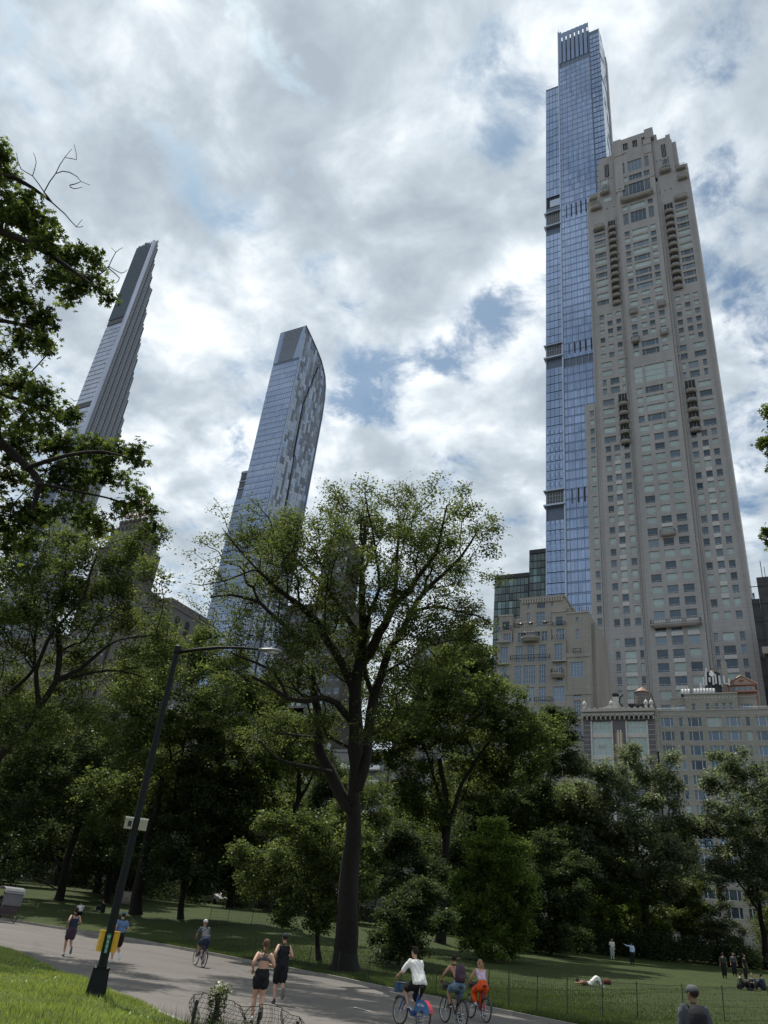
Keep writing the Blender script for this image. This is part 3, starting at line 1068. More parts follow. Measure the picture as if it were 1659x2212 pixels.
    for ci, y0 in enumerate(cols):
        z = 60 + (ci % 3) * 2.6
        while z < 307:
            h = rg.choice((3.9, 7.8, 7.8, 11.7)) * .52
            zt = min(z + h - .15, 308)
            fo = fold((z + zt) / 2)
            y1 = y0 + 1.84
            if ymax(zt) >= y1 - .2 and not (y0 - .3 < fo < y1):
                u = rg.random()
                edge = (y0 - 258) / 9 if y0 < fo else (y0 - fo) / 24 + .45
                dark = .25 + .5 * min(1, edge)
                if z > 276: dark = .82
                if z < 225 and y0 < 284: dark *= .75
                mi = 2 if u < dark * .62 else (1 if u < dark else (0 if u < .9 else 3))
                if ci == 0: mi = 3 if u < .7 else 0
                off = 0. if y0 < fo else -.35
                if cnt < 300 and 185 < z:
                    ob('mosaic_panel', unit_box(['m_lt', 'm_md', 'm_dk', 'o_a'][mi]), r, (X1 - .2 + off * .3, y0, z), (0, 0, 0), (.2, y1 - y0, zt - z)); cnt += 1
                else: rest.box(X1 - .2, X1, y0, y1, z, zt, mi)
            z += h
    o = rest.build('mosaic_panel_rows', r); o['kind'] = 'stuff'
    fl = MB([MAT['dark_interior']])
    zs = [60, 150, 193, 235, 258, 292]
    for a, b_ in zip(zs[:-1], zs[1:]): fl.tube([(X1 + .02, fold(a), a), (X1 + .02, fold(b_), b_)], .33, 4)
    fl.build('fold_line', r)
    e_ = MB([MAT['m_md']])
    for (p, q) in zip(prof[:-1], prof[1:]): e_.tube([(X1 - .1, p[0], p[1] + .3), (X1 - .1, q[0] + .2, q[1] + .2)], .4, 5)
    e_.tube([(X1 - .1, 290.1, 262), (X1 - .1, 290.1, 60)], .35, 5)
    e_.build('edge_trim', r)
    return r


curved_tower()

MAT['s_a'] = glass('s_a', (.35, .39, .48), .75, .16, rand=.05, var=.1)
MAT['s_b'] = glass('s_b', (.30, .33, .41), .75, .14, rand=.05, var=.1)
MAT['s_c'] = glass('s_c', (.37, .395, .46), .75, .2, rand=.05, var=.1)
MAT['terracotta'] = mat('terracotta', (.29, .305, .335), .6, var=.15, scale=1.2)
MAT['bronze'] = mat('bronze', (.11, .145, .18), .35, .6)
MAT['fin_dark'] = mat('fin_dark', (.13, .19, .25), .3, .65)


def slender_tower():
    r = empty('pencil_tower')
    tag(r, 'extremely slender stepped tower with glass front and ribbed terracotta west side', 'skyscraper')
    X0, X1, Y = -391.6, -374.6, 249.0
    sk = lambda z: (z - 350) * -.028          # the shaft leans a little in the wide lens; kept as batter
    k = MB([MAT['joint'], MAT['dark_interior']])
    k.box(X0 + .3, X1 - 1.2, Y + .3, Y + 14, 5, 402)
    k.build('core', r)
    rg = random.Random(31)
    # glass front
    rest = MB([MAT['s_a'], MAT['s_b'], MAT['s_c']])
    z = 240.; cnt = 0
    rowz = []
    while z < 400:
        if not (282.0 < z + 3 and z < 285.6) and not (357.5 < z + 3 and z < 361): rowz.append(z)
        z += 4.15
    n = 16
    dx = (X1 - 1.6 - X0) / n
    for z in sorted(rowz):
        for i in range(n):
            mi = rg.choices((0, 1, 2), (4, 3, 2))[0]
            a = X0 + i * dx
            if cnt < 300: ob('pane', unit_box(['s_a', 's_b', 's_c'][mi]), r, (a, Y, z), (rg.uniform(-.005, .005), 0, rg.uniform(-.005, .005)), (dx - .08, .2, 3.7)); cnt += 1
            else: rest.box(a, a + dx - .08, Y, Y + .2, z, z + 3.7, mi)
    if rest.n: o = rest.build('pane_rows', r); o['kind'] = 'stuff'
    b = MB([MAT['louvre_grey'], MAT['fin'], MAT['s_b'], MAT['fin_dark']])
    for (z0, z1) in ((282.0, 286.2), (357.4, 361.6)): b.box(X0, X1 - 1.6, Y - .05, Y + .2, z0, z1, 0)
    b.box(X1 - 1.55, X1, Y - .1, Y + 2.0, 5, 441, 2)
    for z in rowz: b.box(X0, X1 - 1.6, Y - .12, Y + .22, z - .32, z - .1, 0)
    b.build('plant_bands', r)
    # open crown of vertical fins with irregular gaps
    c = MB([MAT['fin_dark'], MAT['bronze']])
    n = 20
    for i in range(n):
        x = X0 + i * (X1 - 1.6 - X0) / n
        top = 441.5 - rg.random() * 2.4
        zz2 = 362 if i % 1 == 0 else 380
        c.box(x, x + .36, Y - .4, Y + .1, 362, top - rg.uniform(0, 2), 1)
        z = 395 + rg.uniform(0, 3)
        while z < top:
            h = rg.uniform(2.5, 9)
            if z > 424 and rg.random() < .35: z += h * .4; continue
            c.box(x + .36, x + .84, Y + .1, Y + .3, z, min(z + h, top), 0)
            z += h + (rg.uniform(.3, 1.8) if z > 402 else .1)
    for z in np.arange(402, 440, 6.5): c.box(X0, X1 - 1.6, Y + .32, Y + .5, z, z + .35, 1)
    for (x, yy) in ((X0 + .2, Y + 4.5), (X1 - 1.6, Y + 4.5), (X0 + 6, Y + 4.5), (X0 + 11, Y + 4.5)): c.box(x, x + .8, yy, yy + .4, 402, 438, 1)
    for i in range(14):
        x = X0 + i * 1.1
        c.box(x, x + .65, Y + 4.4, Y + 4.6, 402 + rg.uniform(0, 4), 437 - rg.uniform(0, 6), 0)
    c.build('open_crown', r)
    # terracotta ribbed west side, stepping back towards the south with height
    ys_ = [251.2, 253.6, 256.0, 258.0, 260.2, 262.3, 263.9, 266.1, 268.2, 270.4, 272.8, 275.2, 277.5]
    zs_ = [441, 440.8, 422.6, 410, 399, 388.4, 379, 364.6, 350, 334.8, 315.8, 290.8, 280]
    tt = MB([MAT['terracotta'], MAT['bronze'], MAT['joint']])
    cap = MB([MAT['bronze'], MAT['terracotta']])
    yy = Y + 2.1; i = 0
    while yy < 277.4:
        top = float(np.interp(yy + .5, ys_, zs_)) + (2.6 if i % 2 else -1.2)
        tt.box(X1 - 12, X1 - .45, yy, yy + 1.0, 5, top - 2.4, 2)
        tt.box(X1 - .44, X1 + .10 + .16 * (i % 2), yy, yy + .5, 5, top, 0 if i % 4 != 3 else 1)
        cap.box(X1 - 4, X1 - .46, yy + .1, yy + .35, top - 3, top + .6, i % 2)
        yy += .98; i += 1
    tt.build('terracotta_ribs', r)
    cap.build('setback_finials', r)
    return r


slender_tower()

# ================================================================== darker glass office block behind
MAT['dg_a'] = glass('dg_a', (.085, .115, .115), .5, .08, rand=.25)
MAT['dg_b'] = glass('dg_b', (.14, .21, .22), .5, .1, rand=.25)
MAT['dg_c'] = glass('dg_c', (.05, .07, .07), .5, .08, rand=.25)


def office_block():
    r = empty('dark_office_block')
    tag(r, 'dark green glass office block stepping up beside the foot of the blue skyscraper', 'building')
    Y = 300.
    k = MB([MAT['dark_metal']])
    k.box(-109.5, -93.2, Y + .2, Y + 30, 5, 152.0); k.box(-93.1, -70, Y + .2, Y + 30, 5, 163.4)
    k.box(-109.6, -93.15, Y, Y + .18, 150.2, 152.2); k.box(-93.1, -80, Y, Y + .18, 161.6, 163.6)
    k.build('frame_wall', r)
    rg = random.Random(9)
    cnt = 0
    for (x0, n, w, zt) in ((-109.3, 9, 1.78, 149.8), (-92.8, 5, 1.78, 161.2)):
        z = zt - 3.5
        while z > 92:
            band = rg.random()
            for i in range(n):
                m = rg.choices(('dg_a', 'dg_b', 'dg_c'), (3, 2 if band < .3 else .5, 2))[0]
                if band > .93: m = 'dg_b'
                ob('pane', unit_box(m), r, (x0 + i * w, Y, z), (0, 0, rg.uniform(-.006, .006)), (w - .22, .15, 3.1)); cnt += 1
            z -= 3.65
    return r


office_block()


# ================================================================== stepped cream apartment house
def stepped_house():
    r = empty('stepped_apartment_house')
    tag(r, 'cream limestone apartment house with stepped terraces and tall paned windows below the blue tower', 'building')
    Y = 155.
    w_ = MAT['limestone_warm']
    b = MB([w_, MAT['limestone_light'], MAT['dark_interior']])
    # masses
    def wl(x0, x1, z0, z1, y, d, rows, nm):
        f = Facade(r, x0, x1, z0, z1, y, d, w_, thick=.35, wall_name=nm)
        for (zb, zt, ws) in rows: f.row(zb, zt, ws)
        ws = f.finish()
        place_windows(r, ws, y, 80, .15)
    B, D = 'win_blue', 'win_mid'
    wl(-51.1, -40.6, 66.2, 73.9, Y + 3, 14, [(67.0, 70.6, [(-49.5, -48.7, 'g2x4', B), (-47.2, -45.1, 'g3x4', B), (-43.8, -42.9, 'g2x4', B)]),
                                            (71.6, 72.9, [(-49.4, -48.8, 'p1', D), (-47.1, -45.0, 'g1x1', 'win_dark'), (-43.7, -43.1, 'p1', D)])], 'penthouse_wall')
    b.box(-51.3, -40.4, Y + 2.8, Y + 16, 73.92, 74.5, 0)
    for i in range(16): b.box(-50.6 + i * .62, -50.25 + i * .62, Y + 2.7, Y + 2.98, 73.0, 73.9, 1)
    b.box(-54.4, -51.12, Y + 4, Y + 16, 62, 69.8, 0)
    b.box(-40.58, -38.3, Y + 4, Y + 16, 62, 69.6, 0)
    wl(-55.1, -51.9, 62.2, 68.9, Y, 14, [(65.6, 67.6, [(-54.4, -52.6, 'g1x1', 'win_dark')]), (62.3, 64.6, [(-54.0, -52.2, 'g3x3', B)])], 'east_pavilion_wall')
    wl(-42.6, -39.4, 62.2, 68.9, Y, 14, [(65.6, 67.8, [(-41.8, -40.2, 'g1x1', 'win_dark')]), (62.3, 64.9, [(-41.7, -39.9, 'g3x3', B)])], 'west_pavilion_wall')
    b.box(-51.88, -42.62, Y + .4, Y + 14, 62.2, 66.0, 0)
    wl(-51.6, -42.8, 62.22, 65.2, Y + .1, .28, [(62.3, 64.6, [(-50.6, -49.2, 'g2x3', B), (-48.6, -46.0, 'g4x3', B), (-45.1, -43.7, 'g2x3', B)])], 'terrace_wall')
    wl(-55.1, -39.4, 5, 62.1, Y - .6, 15, [(57.4, 61.2, [(-54.4, -52.6, 'g3x4', B), (-50.7, -49.1, 'g3x4', B), (-48.1, -46.4, 'g3x4', B), (-45.5, -43.8, 'g3x4', B), (-42.0, -40.2, 'g3x4', B)]),
                                        (52.4, 56.6, [(-54.2, -52.8, 'g2x3', B), (-50.9, -49.4, 'g3x4', B), (-48.9, -46.2, 'g5x4', B), (-45.4, -43.9, 'g3x4', B), (-41.6, -40.2, 'g3x3', B)]),
                                        (48.3, 51.6, [(-50.9, -49.4, 'g3x4', B), (-48.8, -46.3, 'g5x4', B), (-45.4, -43.9, 'g3x4', B), (-42.3, -39.8, 'g4x4', B)]),
                                        (43.6, 47.2, [(-50.9, -49.4, 'g3x4', B), (-48.8, -46.3, 'g5x4', B), (-45.4, -43.9, 'g3x4', B), (-42.3, -39.8, 'g4x4', B)]),
                                        (38.6, 42.2, [(-50.9, -49.4, 'g3x4', B), (-45.4, -43.9, 'g3x4', B), (-42.3, -39.8, 'g4x4', B)])], 'main_wall')
    wl(-39.38, -34.3, 58.9, 68.3, Y, 14, [(66.2, 67.4, [(-37.3, -36.7, 'p1', B)]), (62.1, 64.5, [(-37.3, -36.6, 'g2x3', B)])], 'west_wing_wall')
    wl(-39.38, -34.3, 50.5, 58.8, Y - .4, 14, [(53.6, 56.9, [(-38.6, -35.8, 'g4x4', B)]), (58.85 - 1.0, 58.7, [(-37.2, -36.4, 'g2x2', B)])], 'west_wing_mid_wall')
    wl(-39.38, -34.3, 5, 50.4, Y - .8, 14, [(50.38 - 1.4, 50.3, [(-37.9, -36.2, 'g3x2', B)]), (45.0, 48.4, [(-37.9, -36.4, 'g3x4', B)]), (40.0, 43.2, [(-37.9, -36.4, 'g3x4', B)])], 'west_wing_low_wall')
    b.box(-39.5, -34.1, Y - .55, Y - .38, 58.0, 58.95, 0)
    b.box(-39.5, -34.1, Y - .95, Y - .78, 49.6, 50.5, 0)
    b.box(-34.28, -33.6, Y + 2, Y + 15, 5, 66.5, 0)
    for (x0, x1, z) in ((-55.3, -51.8, 68.92), (-42.7, -39.3, 68.92), (-39.4, -34.2, 68.32)): b.box(x0, x1, Y - .15, Y + .3, z, z + .35, 1)
    for (x0, x1, z) in ((-55.3, -52.2, 56.9), (-42.4, -39.3, 57.0), (-55.3, -52, 62.15)): b.box(x0, x1, Y - 1.3, Y - .62, z, z + .25, 1)
    b.build('masonry_trim', r)
    for (xc, z, w, d, ch) in ((-47.3, 62.9, 4.2, 1.6, .7), (-41.3, 54.3, 2.7, 1.4, .5), (-53.4, 53.4, 2.4, 1.2, .4)): balcony(r, xc, Y - .6, z, w, d, .9, ch, 'limestone_warm', .9)
    for (x0, x1, z, yy) in ((-51.8, -42.9, 57.9, Y - .9), (-51.6, -42.6, 66.3, Y + .6), (-54.9, -52.1, 65.4, Y - .2), (-42.4, -39.6, 65.6, Y - .2), (-39.2, -34.4, 68.7, Y + .2), (-46.2, -42.4, 48.3, Y - .9), (-37.8, -36.2, 58.9, Y - .5), (-42.3, -39.8, 62.3, Y - .9)):
        ob('railing', rail_mesh(x1 - x0, .35, .9), r, ((x0 + x1) / 2, yy, z))
    ln = MB([MAT['dark_metal']])
    for x in (-48.9, -45.7): ln.lathe([(.05, -.5), (.2, -.3), (.22, .3), (.05, .5)], 8, (x, Y - .35 + .2, 64.3))
    for x, z in ((-50.3, 67.0), (-48, 67), (-44.6, 67)): ln.lathe([(.5, 0), (.6, .2), (.1, .7)], 8, (x, Y + 1.4, z))
    ln.build('wall_lanterns', r)
    # roof terrace awning
    tag_ = MB([MAT['limestone_light']]); tag_.box(-39.9, -35.0, Y + 3, Y + 8, 69.0, 69.5); tag_.build('roof_coping', r)
    return r


stepped_house()


# ================================================================== studio house with arched cornice
def studio_house():
    r = empty('studio_building')
    tag(r, 'ornate grey studio building with arched white cornice and patterned dark tiles under the water tank', 'building')
    Y = 149.6
    st = mat('pale_terracotta', (.47, .46, .43), .7, var=.15, scale=2)
    tile = mat('dark_tile', (.085, .08, .09), .5, var=.35, scale=2.5)
    gold = mat('ochre_tile', (.28, .19, .11), .6, var=.3, scale=3)
    b = MB([st, tile, MAT['limestone_light']])
    b.box(-34.95, -21.35, Y + .4, Y + 40, 5, 43.2, 0)
    b.box(-35.2, -21.1, Y - .9, Y + 2, 44.45, 45.0, 2)
    b.box(-35.0, -21.3, Y - .35, Y + 2, 43.9, 44.43, 0)
    # arcade of little arches
    n = 15
    for i in range(n):
        x = -34.9 + (i + .5) * 13.5 / n
        for k in range(7):
            a0 = math.pi * k / 7; a1 = math.pi * (k + 1) / 7
            b.obox(((x + .40 * math.cos((a0 + a1) / 2)), Y - .38, 43.35 + .4 * math.sin((a0 + a1) / 2)),
                   (.09 * math.cos((a0 + a1) / 2), 0, .09 * math.sin((a0 + a1) / 2)), (0, .3, 0), (-.1 * math.sin((a0 + a1) / 2), 0, .1 * math.cos((a0 + a1) / 2)), 2)
        b.box(x + .36, x + .54, Y - .72, Y - .2, 42.9, 43.4, 2)
    b.box(-35.0, -21.3, Y + .05, Y + .38, 42.8, 43.88, 1)
    # pilasters and bays
    for (x0, x1) in ((-34.9, -33.5), (-29.2, -26.8), (-22.6, -21.4)): b.box(x0, x1, Y, Y + .38, 5, 42.78, 1)
    for (x0, x1) in ((-33.48, -33.2), (-29.5, -29.22), (-26.78, -26.5), (-22.9, -22.62)): b.box(x0, x1, Y - .1, Y + .3, 5, 42.78, 0)
    b.build('masonry', r)
    g_ = MB([gold, st])
    g_.box(-28.7, -27.3, Y - .05, Y - .002, 33.5, 40.6, 0); g_.box(-28.4, -28.1, Y - .1, Y - .052, 33, 41, 1); g_.box(-27.9, -27.6, Y - .1, Y - .052, 33, 41, 1)
    for z in np.arange(22, 42.5, .95):
        g_.box(-34.9, -33.5, Y - .04, Y - .002, z, z + .06, 1); g_.box(-22.6, -21.4, Y - .04, Y - .002, z, z + .06, 1)
    g_.build('tile_pattern', r)
    for (x0, x1) in ((-33.18, -29.52), (-26.48, -22.92)):
        for (z0, z1, s_, ti) in ((40.4, 42.7, 'g5x2', 'win_blind'), (36.2, 39.6, 'g3x1', 'win_blind'), (32.0, 35.4, 'g5x2', 'win_blind'), (27.6, 31.2, 'g3x1', 'win_mid'), (23.4, 26.8, 'g5x2', 'win_blind')):
            ob('window', win_mesh(x1 - x0, z1 - z0, s_, ti), r, (x0, Y + .2, z0))
        sp = MB([st]); sp.box(x0, x1, Y + .1, Y + .35, 39.62, 40.38); sp.box(x0, x1, Y + .1, Y + .35, 35.42, 36.18)
        for k in range(5): sp.obox(((x0 + x1) / 2 - .6 + k * .3, Y + .05, 38), (.04, 0, .35), (0, .04, 0), (.04, 0, -.02)); 
        sp.build('spandrel', r)
    # parapet balustrade posts, urns and a corner bracket
    u = MB([MAT['limestone_light'], st])
    for i in range(13): u.box(-34.9 + i * 1.1, -34.5 + i * 1.1, Y - .5, Y + .3, 45.02, 45.35, 0)
    for x in (-34.6, -29.3, -22.7, -21.7):
        MB([st]).lathe([(.3, 0), (.2, .3), (.42, .75), (.38, 1.1), (.12, 1.4), (.02, 1.8)], 10).build('urn', r, (x, Y, 45.36))
    u.add([(-31.8, Y + 1, 45.4), (-28.5, Y + 1, 45.4), (-28.5, Y + 1, 46.9), (-31.8, Y + 5, 45.4), (-28.5, Y + 5, 45.4), (-28.5, Y + 5, 46.9)], [(0, 1, 2), (5, 4, 3), (0, 3, 4, 1), (1, 4, 5, 2), (2, 5, 3, 0)], 1)
    u.build('roof_ornaments', r)
    ch = MB([st, MAT['dark_metal']])
    ch.box(-30.2, -29.0, Y + 6, Y + 7.2, 45, 49.4, 0); ch.lathe([(.5, 0), (.7, .3), (.7, .7), (.3, .9)], 8, (-29.6, Y + 6.5, 49.4), 1)
    for i in range(6):
        a = i * 1.05
        ch.tube([(-28.3 + .4 * math.sin(a), Y + 5, 45 + i * .75), (-28.0 + .7 * math.sin(a + 1.2), Y + 5.2, 45.75 + i * .75)], .16, 5, 1)
    ch.build('chimney', r)
    return r


studio_house()


def water_tank():
    r = empty('water_tank', (-24.3, 156, 45.2))
    tag(r, 'round grey timber rooftop water tank with orange conical roof', 'water tank')
    wood = mat('weathered_stave', (.17, .155, .15), .85, var=.25, scale=2, stretch=(3, 3, .3))
    k = 26
    vs = []
    for i in range(k):
        a = 2 * math.pi * i / k
        c = np.array([1.32 * math.cos(a), 1.32 * math.sin(a), 3.6])
        m = unit_cached('stave', wood, lambda: MB([wood]).box(-.035, .035, -.145, .145, -1.35, 1.35).mesh('stave'))
        ob('stave', m, r, c, (0, 0, a))
    b = MB([MAT['dark_metal']])
    for z in (2.5, 3.0, 3.6, 4.2, 4.7): b.lathe([(1.385, z - .03), (1.40, z), (1.385, z + .03)], 26)
    b.build('hoops', r)
    b = MB([MAT['copper']]); b.lathe([(1.55, 4.95), (1.5, 5.05), (.7, 5.7), (.12, 6.15), (.02, 6.3)], 20); b.build('cone_roof', r)
    b = MB([MAT['dark_metal']])
    for i in range(8):
        a = math.pi / 4 * i; b.tube([(1.1 * math.cos(a), 1.1 * math.sin(a), 0), (1.1 * math.cos(a), 1.1 * math.sin(a), 2.1)], .09, 5)
    b.box(-1.4, 1.4, -1.2, 1.2, 2.0, 2.22)
    for i in range(4):
        a = math.pi / 2 * i + .3; b.tube([(1.1 * math.cos(a), 1.1 * math.sin(a), .2), (1.1 * math.cos(a + 1.2), 1.1 * math.sin(a + 1.2), 2)], .05, 4)
    b.build('stand', r)
    b = MB([MAT['dark_metal']])
    for s_ in (-.2, .2): b.tube([(-1.55, s_, 2.2), (-1.55, s_, 5.0)], .03, 4)
    for i in range(8): b.tube([(-1.55, -.2, 2.3 + i * .35), (-1.55, .2, 2.3 + i * .35)], .025, 4)
    b.build('ladder', r)


_UC = {}


def unit_cached(key, m, fn):
    if key not in _UC: _UC[key] = fn()
    return _UC[key]


water_tank()


# ================================================================== buff brick apartment house
def brick_house():
    r = empty('brick_apartment_house')
    tag(r, 'buff brick apartment house with wide three-light windows and dotted white brick bands', 'building')
    Y = 150.
    br = MAT['buff_brick']
    f = Facade(r, -21.0, 40, 5, 44.6, Y, 40, br, thick=.35, wall_name='brick_wall')
    cols = [(-20.3, -17.95, 'v3'), (-17.05, -16.25, 'p'), (-15.45, -12.95, 'v3'), (-12.1, -9.6, 'v3'), (-8.85, -6.35, 'v3'), (-5.55, -4.75, 'p'), (-3.95, -1.5, 'v3'), (-.7, 1.7, 'v3'), (2.6, 3.4, 'p'), (4.2, 6.7, 'v3'), (7.5, 10, 'v3')]
    for i in range(13):
        zt = 43.35 - 2.62 * i
        ws = []
        for (a, b_, s_) in cols:
            if s_ == 'p': ws.append((a, b_, 'g1x1', tint(.1)))
            else: ws.append((a, b_, 'v3', rnd.choice(('win_dark', 'win_blue', 'win_mid', 'win_dark', 'win_dark' if rnd.random() < .8 else 'win_blind'))))
        f.row(zt - 1.72, zt, ws)
    place_windows(r, f.finish(), Y, 150, .12)
    f = Facade(r, -15.6, -6.4, 44.62, 47.7, Y + .05, 14, br, thick=.35, wall_name='penthouse_brick_wall')
    f.row(44.66, 46.0, [(-14.5, -13.8, 'sash', 'win_dark'), (-12.1, -11.3, 'sash', 'win_dark'), (-10.5, -9.7, 'sash', 'win_dark'), (-9.2, -8.45, 'sash', 'win_dark'), (-8.05, -7.3, 'sash', 'win_dark')])
    place_windows(r, f.finish(), Y + .05, 20, .12)
    for (x0, x1, nm) in ((-18.4, -15.62, 'east_setback_wall'), (-6.38, -3.4, 'west_setback_wall')):
        f = Facade(r, x0, x1, 44.62, 47.4, Y + 1.4, 10, br, thick=.3, wall_name=nm)
        f.row(44.9, 46.1, [(x0 + .8 if x0 < -10 else x0 + .2, x1 - .1 if x0 < -10 else x1 - .6, 'v3', 'win_blue')])
        place_windows(r, f.finish(), Y + 1.4, 5, .12)
    b = MB([MAT['white_paint'], MAT['limestone_light'], MAT['frame_light']])
    b.box(-15.7, -6.3, Y - .1, Y + .4, 47.72, 47.95, 1); b.box(-18.5, -15.7, Y + 1.3, Y + 1.8, 47.42, 47.6, 1); b.box(-6.3, -3.3, Y + 1.3, Y + 1.8, 47.42, 47.6, 1)
    b.box(-21.05, 40, Y - .08, Y + .3, 44.62, 44.78, 1)
    for z in (44.95, 45.2): b.tube([(-20.9, Y + .1, z), (-15.7, Y + .1, z)], .04, 4, 2); b.tube([(-6.3, Y + .1, z), (12, Y + .1, z)], .04, 4, 2)
    for i in range(14): b.box(-15.3 + i * .64, -15.15 + i * .64, Y - .0, Y + .06, 47.0, 47.12, 0)
    for i in range(12): b.box(-20.7 + i * .42, -20.58 + i * .42, Y - .05, Y + .01, 43.9, 44.0, 0)
    for i in range(30): b.box(-6.0 + i * .42, -5.88 + i * .42, Y - .05, Y + .01, 43.9, 44.0, 0)
    b.build('white_trim', r)
    for x in (-21.28,):
        p = MB([MAT['limestone_light']])
        for k in range(3): p.box(x - .12 + k * .24, x + .04 + k * .24, Y - .25, Y - .05, 37.0, 44.6)
        p.build('corner_pilaster', r)
    fs = MB([MAT['dark_metal']])
    for i in range(7): fs.tube([(-21.9 + i * .12, Y + 1 + i * .5, 44.8), (-21.9 + i * .12, Y + 1 + i * .5, 48.6 - i * .5)], .05, 4)
    fs.tube([(-21.9, Y + 1, 48.6), (-21.1, Y + 4.3, 45.4)], .05, 4)
    fs.build('fan_screen', r)
    # ground floor canopy seen under the trees
    c = MB([MAT['dark_metal'], MAT['white_paint']])
    c.box(-6, 8, Y - 5, Y - .1, 8.6, 9.3, 0); c.box(-6, 8, Y - 5.1, Y - 5.01, 9.1, 9.32, 1)
    c.build('entrance_canopy', r)
    # penthouse with pediment
    p = MB([MAT['pink_stone'], MAT['copper'], MAT['limestone_warm']])
    Yp = 165.
    p.box(-8.3, -3.5, Yp, Yp + 6, 47, 54.0, 0)
    p.add([(-8.6, Yp - .3, 54.05), (-3.2, Yp - .3, 54.05), (-5.9, Yp - .3, 55.7), (-8.6, Yp + 6, 54.05), (-3.2, Yp + 6, 54.05), (-5.9, Yp + 6, 55.7)], [(0, 1, 2), (5, 4, 3), (0, 3, 4, 1), (1, 4, 5, 2), (2, 5, 3, 0)], 0)
    p.tube([(-8.8, Yp - .4, 54.0), (-5.9, Yp - .4, 55.85)], .16, 4, 1); p.tube([(-5.9, Yp - .4, 55.85), (-3.0, Yp - .4, 54.0)], .16, 4, 1)
    p.box(-8.7, -3.1, Yp - .45, Yp - .05, 53.85, 54.03, 1)
    p.lathe([(.45, 0), (.45, .1)], 14, (-5.9, Yp - .35, 54.75), 1)
    p.box(-9.6, -3.2, Yp - 2.2, Yp - .6, 51.9, 52.25, 1)
    p.tube([(-3.2, Yp - 2, 52.2), (-3.1, Yp - 2, 47.5)], .12, 4, 1)
    p.box(-9.4, -8.32, Yp, Yp + 1.2, 46, 59.1, 2)
    p.build('pediment_penthouse', r)
    for (x0, x1, z0, z1) in ((-7.9, -3.9, 52.4, 53.5), (-8.2, -6.6, 50.4, 51.6), (-6.2, -3.8, 50.4, 51.6)): ob('window', win_mesh(x1 - x0, z1 - z0, 'g4x1', 'win_mid'), r, (x0, Yp - .2, z0))
    q = MB([MAT['frame_light'], MAT['frame_grey']])
    for i in range(11):
        if i == 3: continue
        x = -17.3 + i * .59
        for k in range(5):
            a0 = math.pi / 2 * k / 5; a1 = math.pi / 2 * (k + 1) / 5
            q.add([(x + .04, 160 - 1.2 * math.sin(a1) + 1, 50.9 + 1.3 * math.cos(a1)), (x + .55, 160 - 1.2 * math.sin(a1) + 1, 50.9 + 1.3 * math.cos(a1)), (x + .55, 160 - 1.2 * math.sin(a0) + 1, 50.9 + 1.3 * math.cos(a0)), (x + .04, 160 - 1.2 * math.sin(a0) + 1, 50.9 + 1.3 * math.cos(a0))], [(0, 1, 2, 3)], 0)
        q.box(x, x + .04, 159.7, 161.2, 50.2, 52.2, 1)
    q.box(-17.4, -10.8, 161.2, 166, 46, 52.1, 1)
    q.build('curved_skylight', r)
    return r


brick_house()


def antenna_cluster():
    r = empty('antenna_cluster', (-11.2, 163, 47.9))
    tag(r, 'black rooftop tank ringed with white phone antennas and capped with an orange cone', 'antenna')
    b = MB([MAT['dark_metal']])
    b.lathe([(1.5, 3.2), (1.55, 4.5), (1.5, 8.0)], 18)
    for z in (5, 6, 7): b.lathe([(1.6, z), (1.62, z + .08), (1.6, z + .16)], 18)
    for i in range(12):
        a = math.pi * 2 * i / 12; b.tube([(1.4 * math.cos(a), 1.4 * math.sin(a), 0), (1.5 * math.cos(a + .2), 1.5 * math.sin(a + .2), 3.3)], .12, 4)
    b.box(-2.6, 2.6, -1.8, 1.5, 3.0, 3.2); b.box(-2.2, 2.4, -1.5, 1, .2, 2.4)
    b.build('tank_frame', r)
    c = MB([MAT['copper'], MAT['dark_metal']]); c.lathe([(.9, 8.0), (.1, 8.75)], 14); c.lathe([(.08, 8.7), (.15, 8.9), (.02, 9.2)], 8, mi=1); c.build('cone_roof', r)
    for (x, y, z, h, w, tz) in ((-2.9, -1.6, 2.6, 1.5, .35, .1), (-2.3, -1.7, 4.4, 1.3, .32, .1), (-2.0, -1.9, 3.0, 1.6, .36, .05), (-1.65, -1.9, 4.9, 1.8, .34, .08), (-1.15, -2.0, 5.0, 2.4, .36, .06), (-1.2, -1.5, 7.0, 1.8, .4, .2),
                                 (-.4, -2.1, 5.6, 1.0, .45, 0), (.25, -2.1, 5.0, 1.8, .4, 0), (.75, -2.1, 5.2, 2.0, .42, 0), (1.45, -2.0, 5.0, 1.9, .45, 0), (2.3, -1.8, 5.2, 1.6, .42, 0), (3.1, -1.4, 5.0, 1.4, .42, 0)):
        ob('antenna_panel', unit_cached('ant%s' % h, None, lambda: MB([MAT['frame_light']]).box(-.17, .17, -.1, .1, 0, h).mesh('antenna_panel')), r, (x, y, z), (0, tz, 0))
    d = MB([MAT['white_paint']]); d.lathe([(.05, -.05), (.5, .02), (.5, .1)], 16); d.build('dish', r, (.1, -2.0, 7.3), (R(90), 0, 0))
    p = MB([MAT['dark_metal']])
    for x, h in ((1.0, 9.4), (3.6, 6.3), (3.9, 6.0), (-2.9, 4.5), (2.9, 6.6)): p.tube([(x, -1.2, 0), (x, -1.2, h)], .05, 4)
    p.build('masts', r)


antenna_cluster()

# ================================================================== sign hotel, balustraded block and other blocks behind the trees
MAT['grey_stone'] = mat('grey_stone', (.135, .13, .127), .8, var=.12, scale=.2)
MAT['dark_stone'] = mat('dark_stone', (.085, .08, .078), .8, var=.15, scale=.25)
MAT['pale_concrete'] = mat('pale_concrete', (.20, .20, .20), .75, var=.08, scale=.3)
MAT['sign_red'] = mat('sign_red', (.42, .05, .06), .5, var=.1)


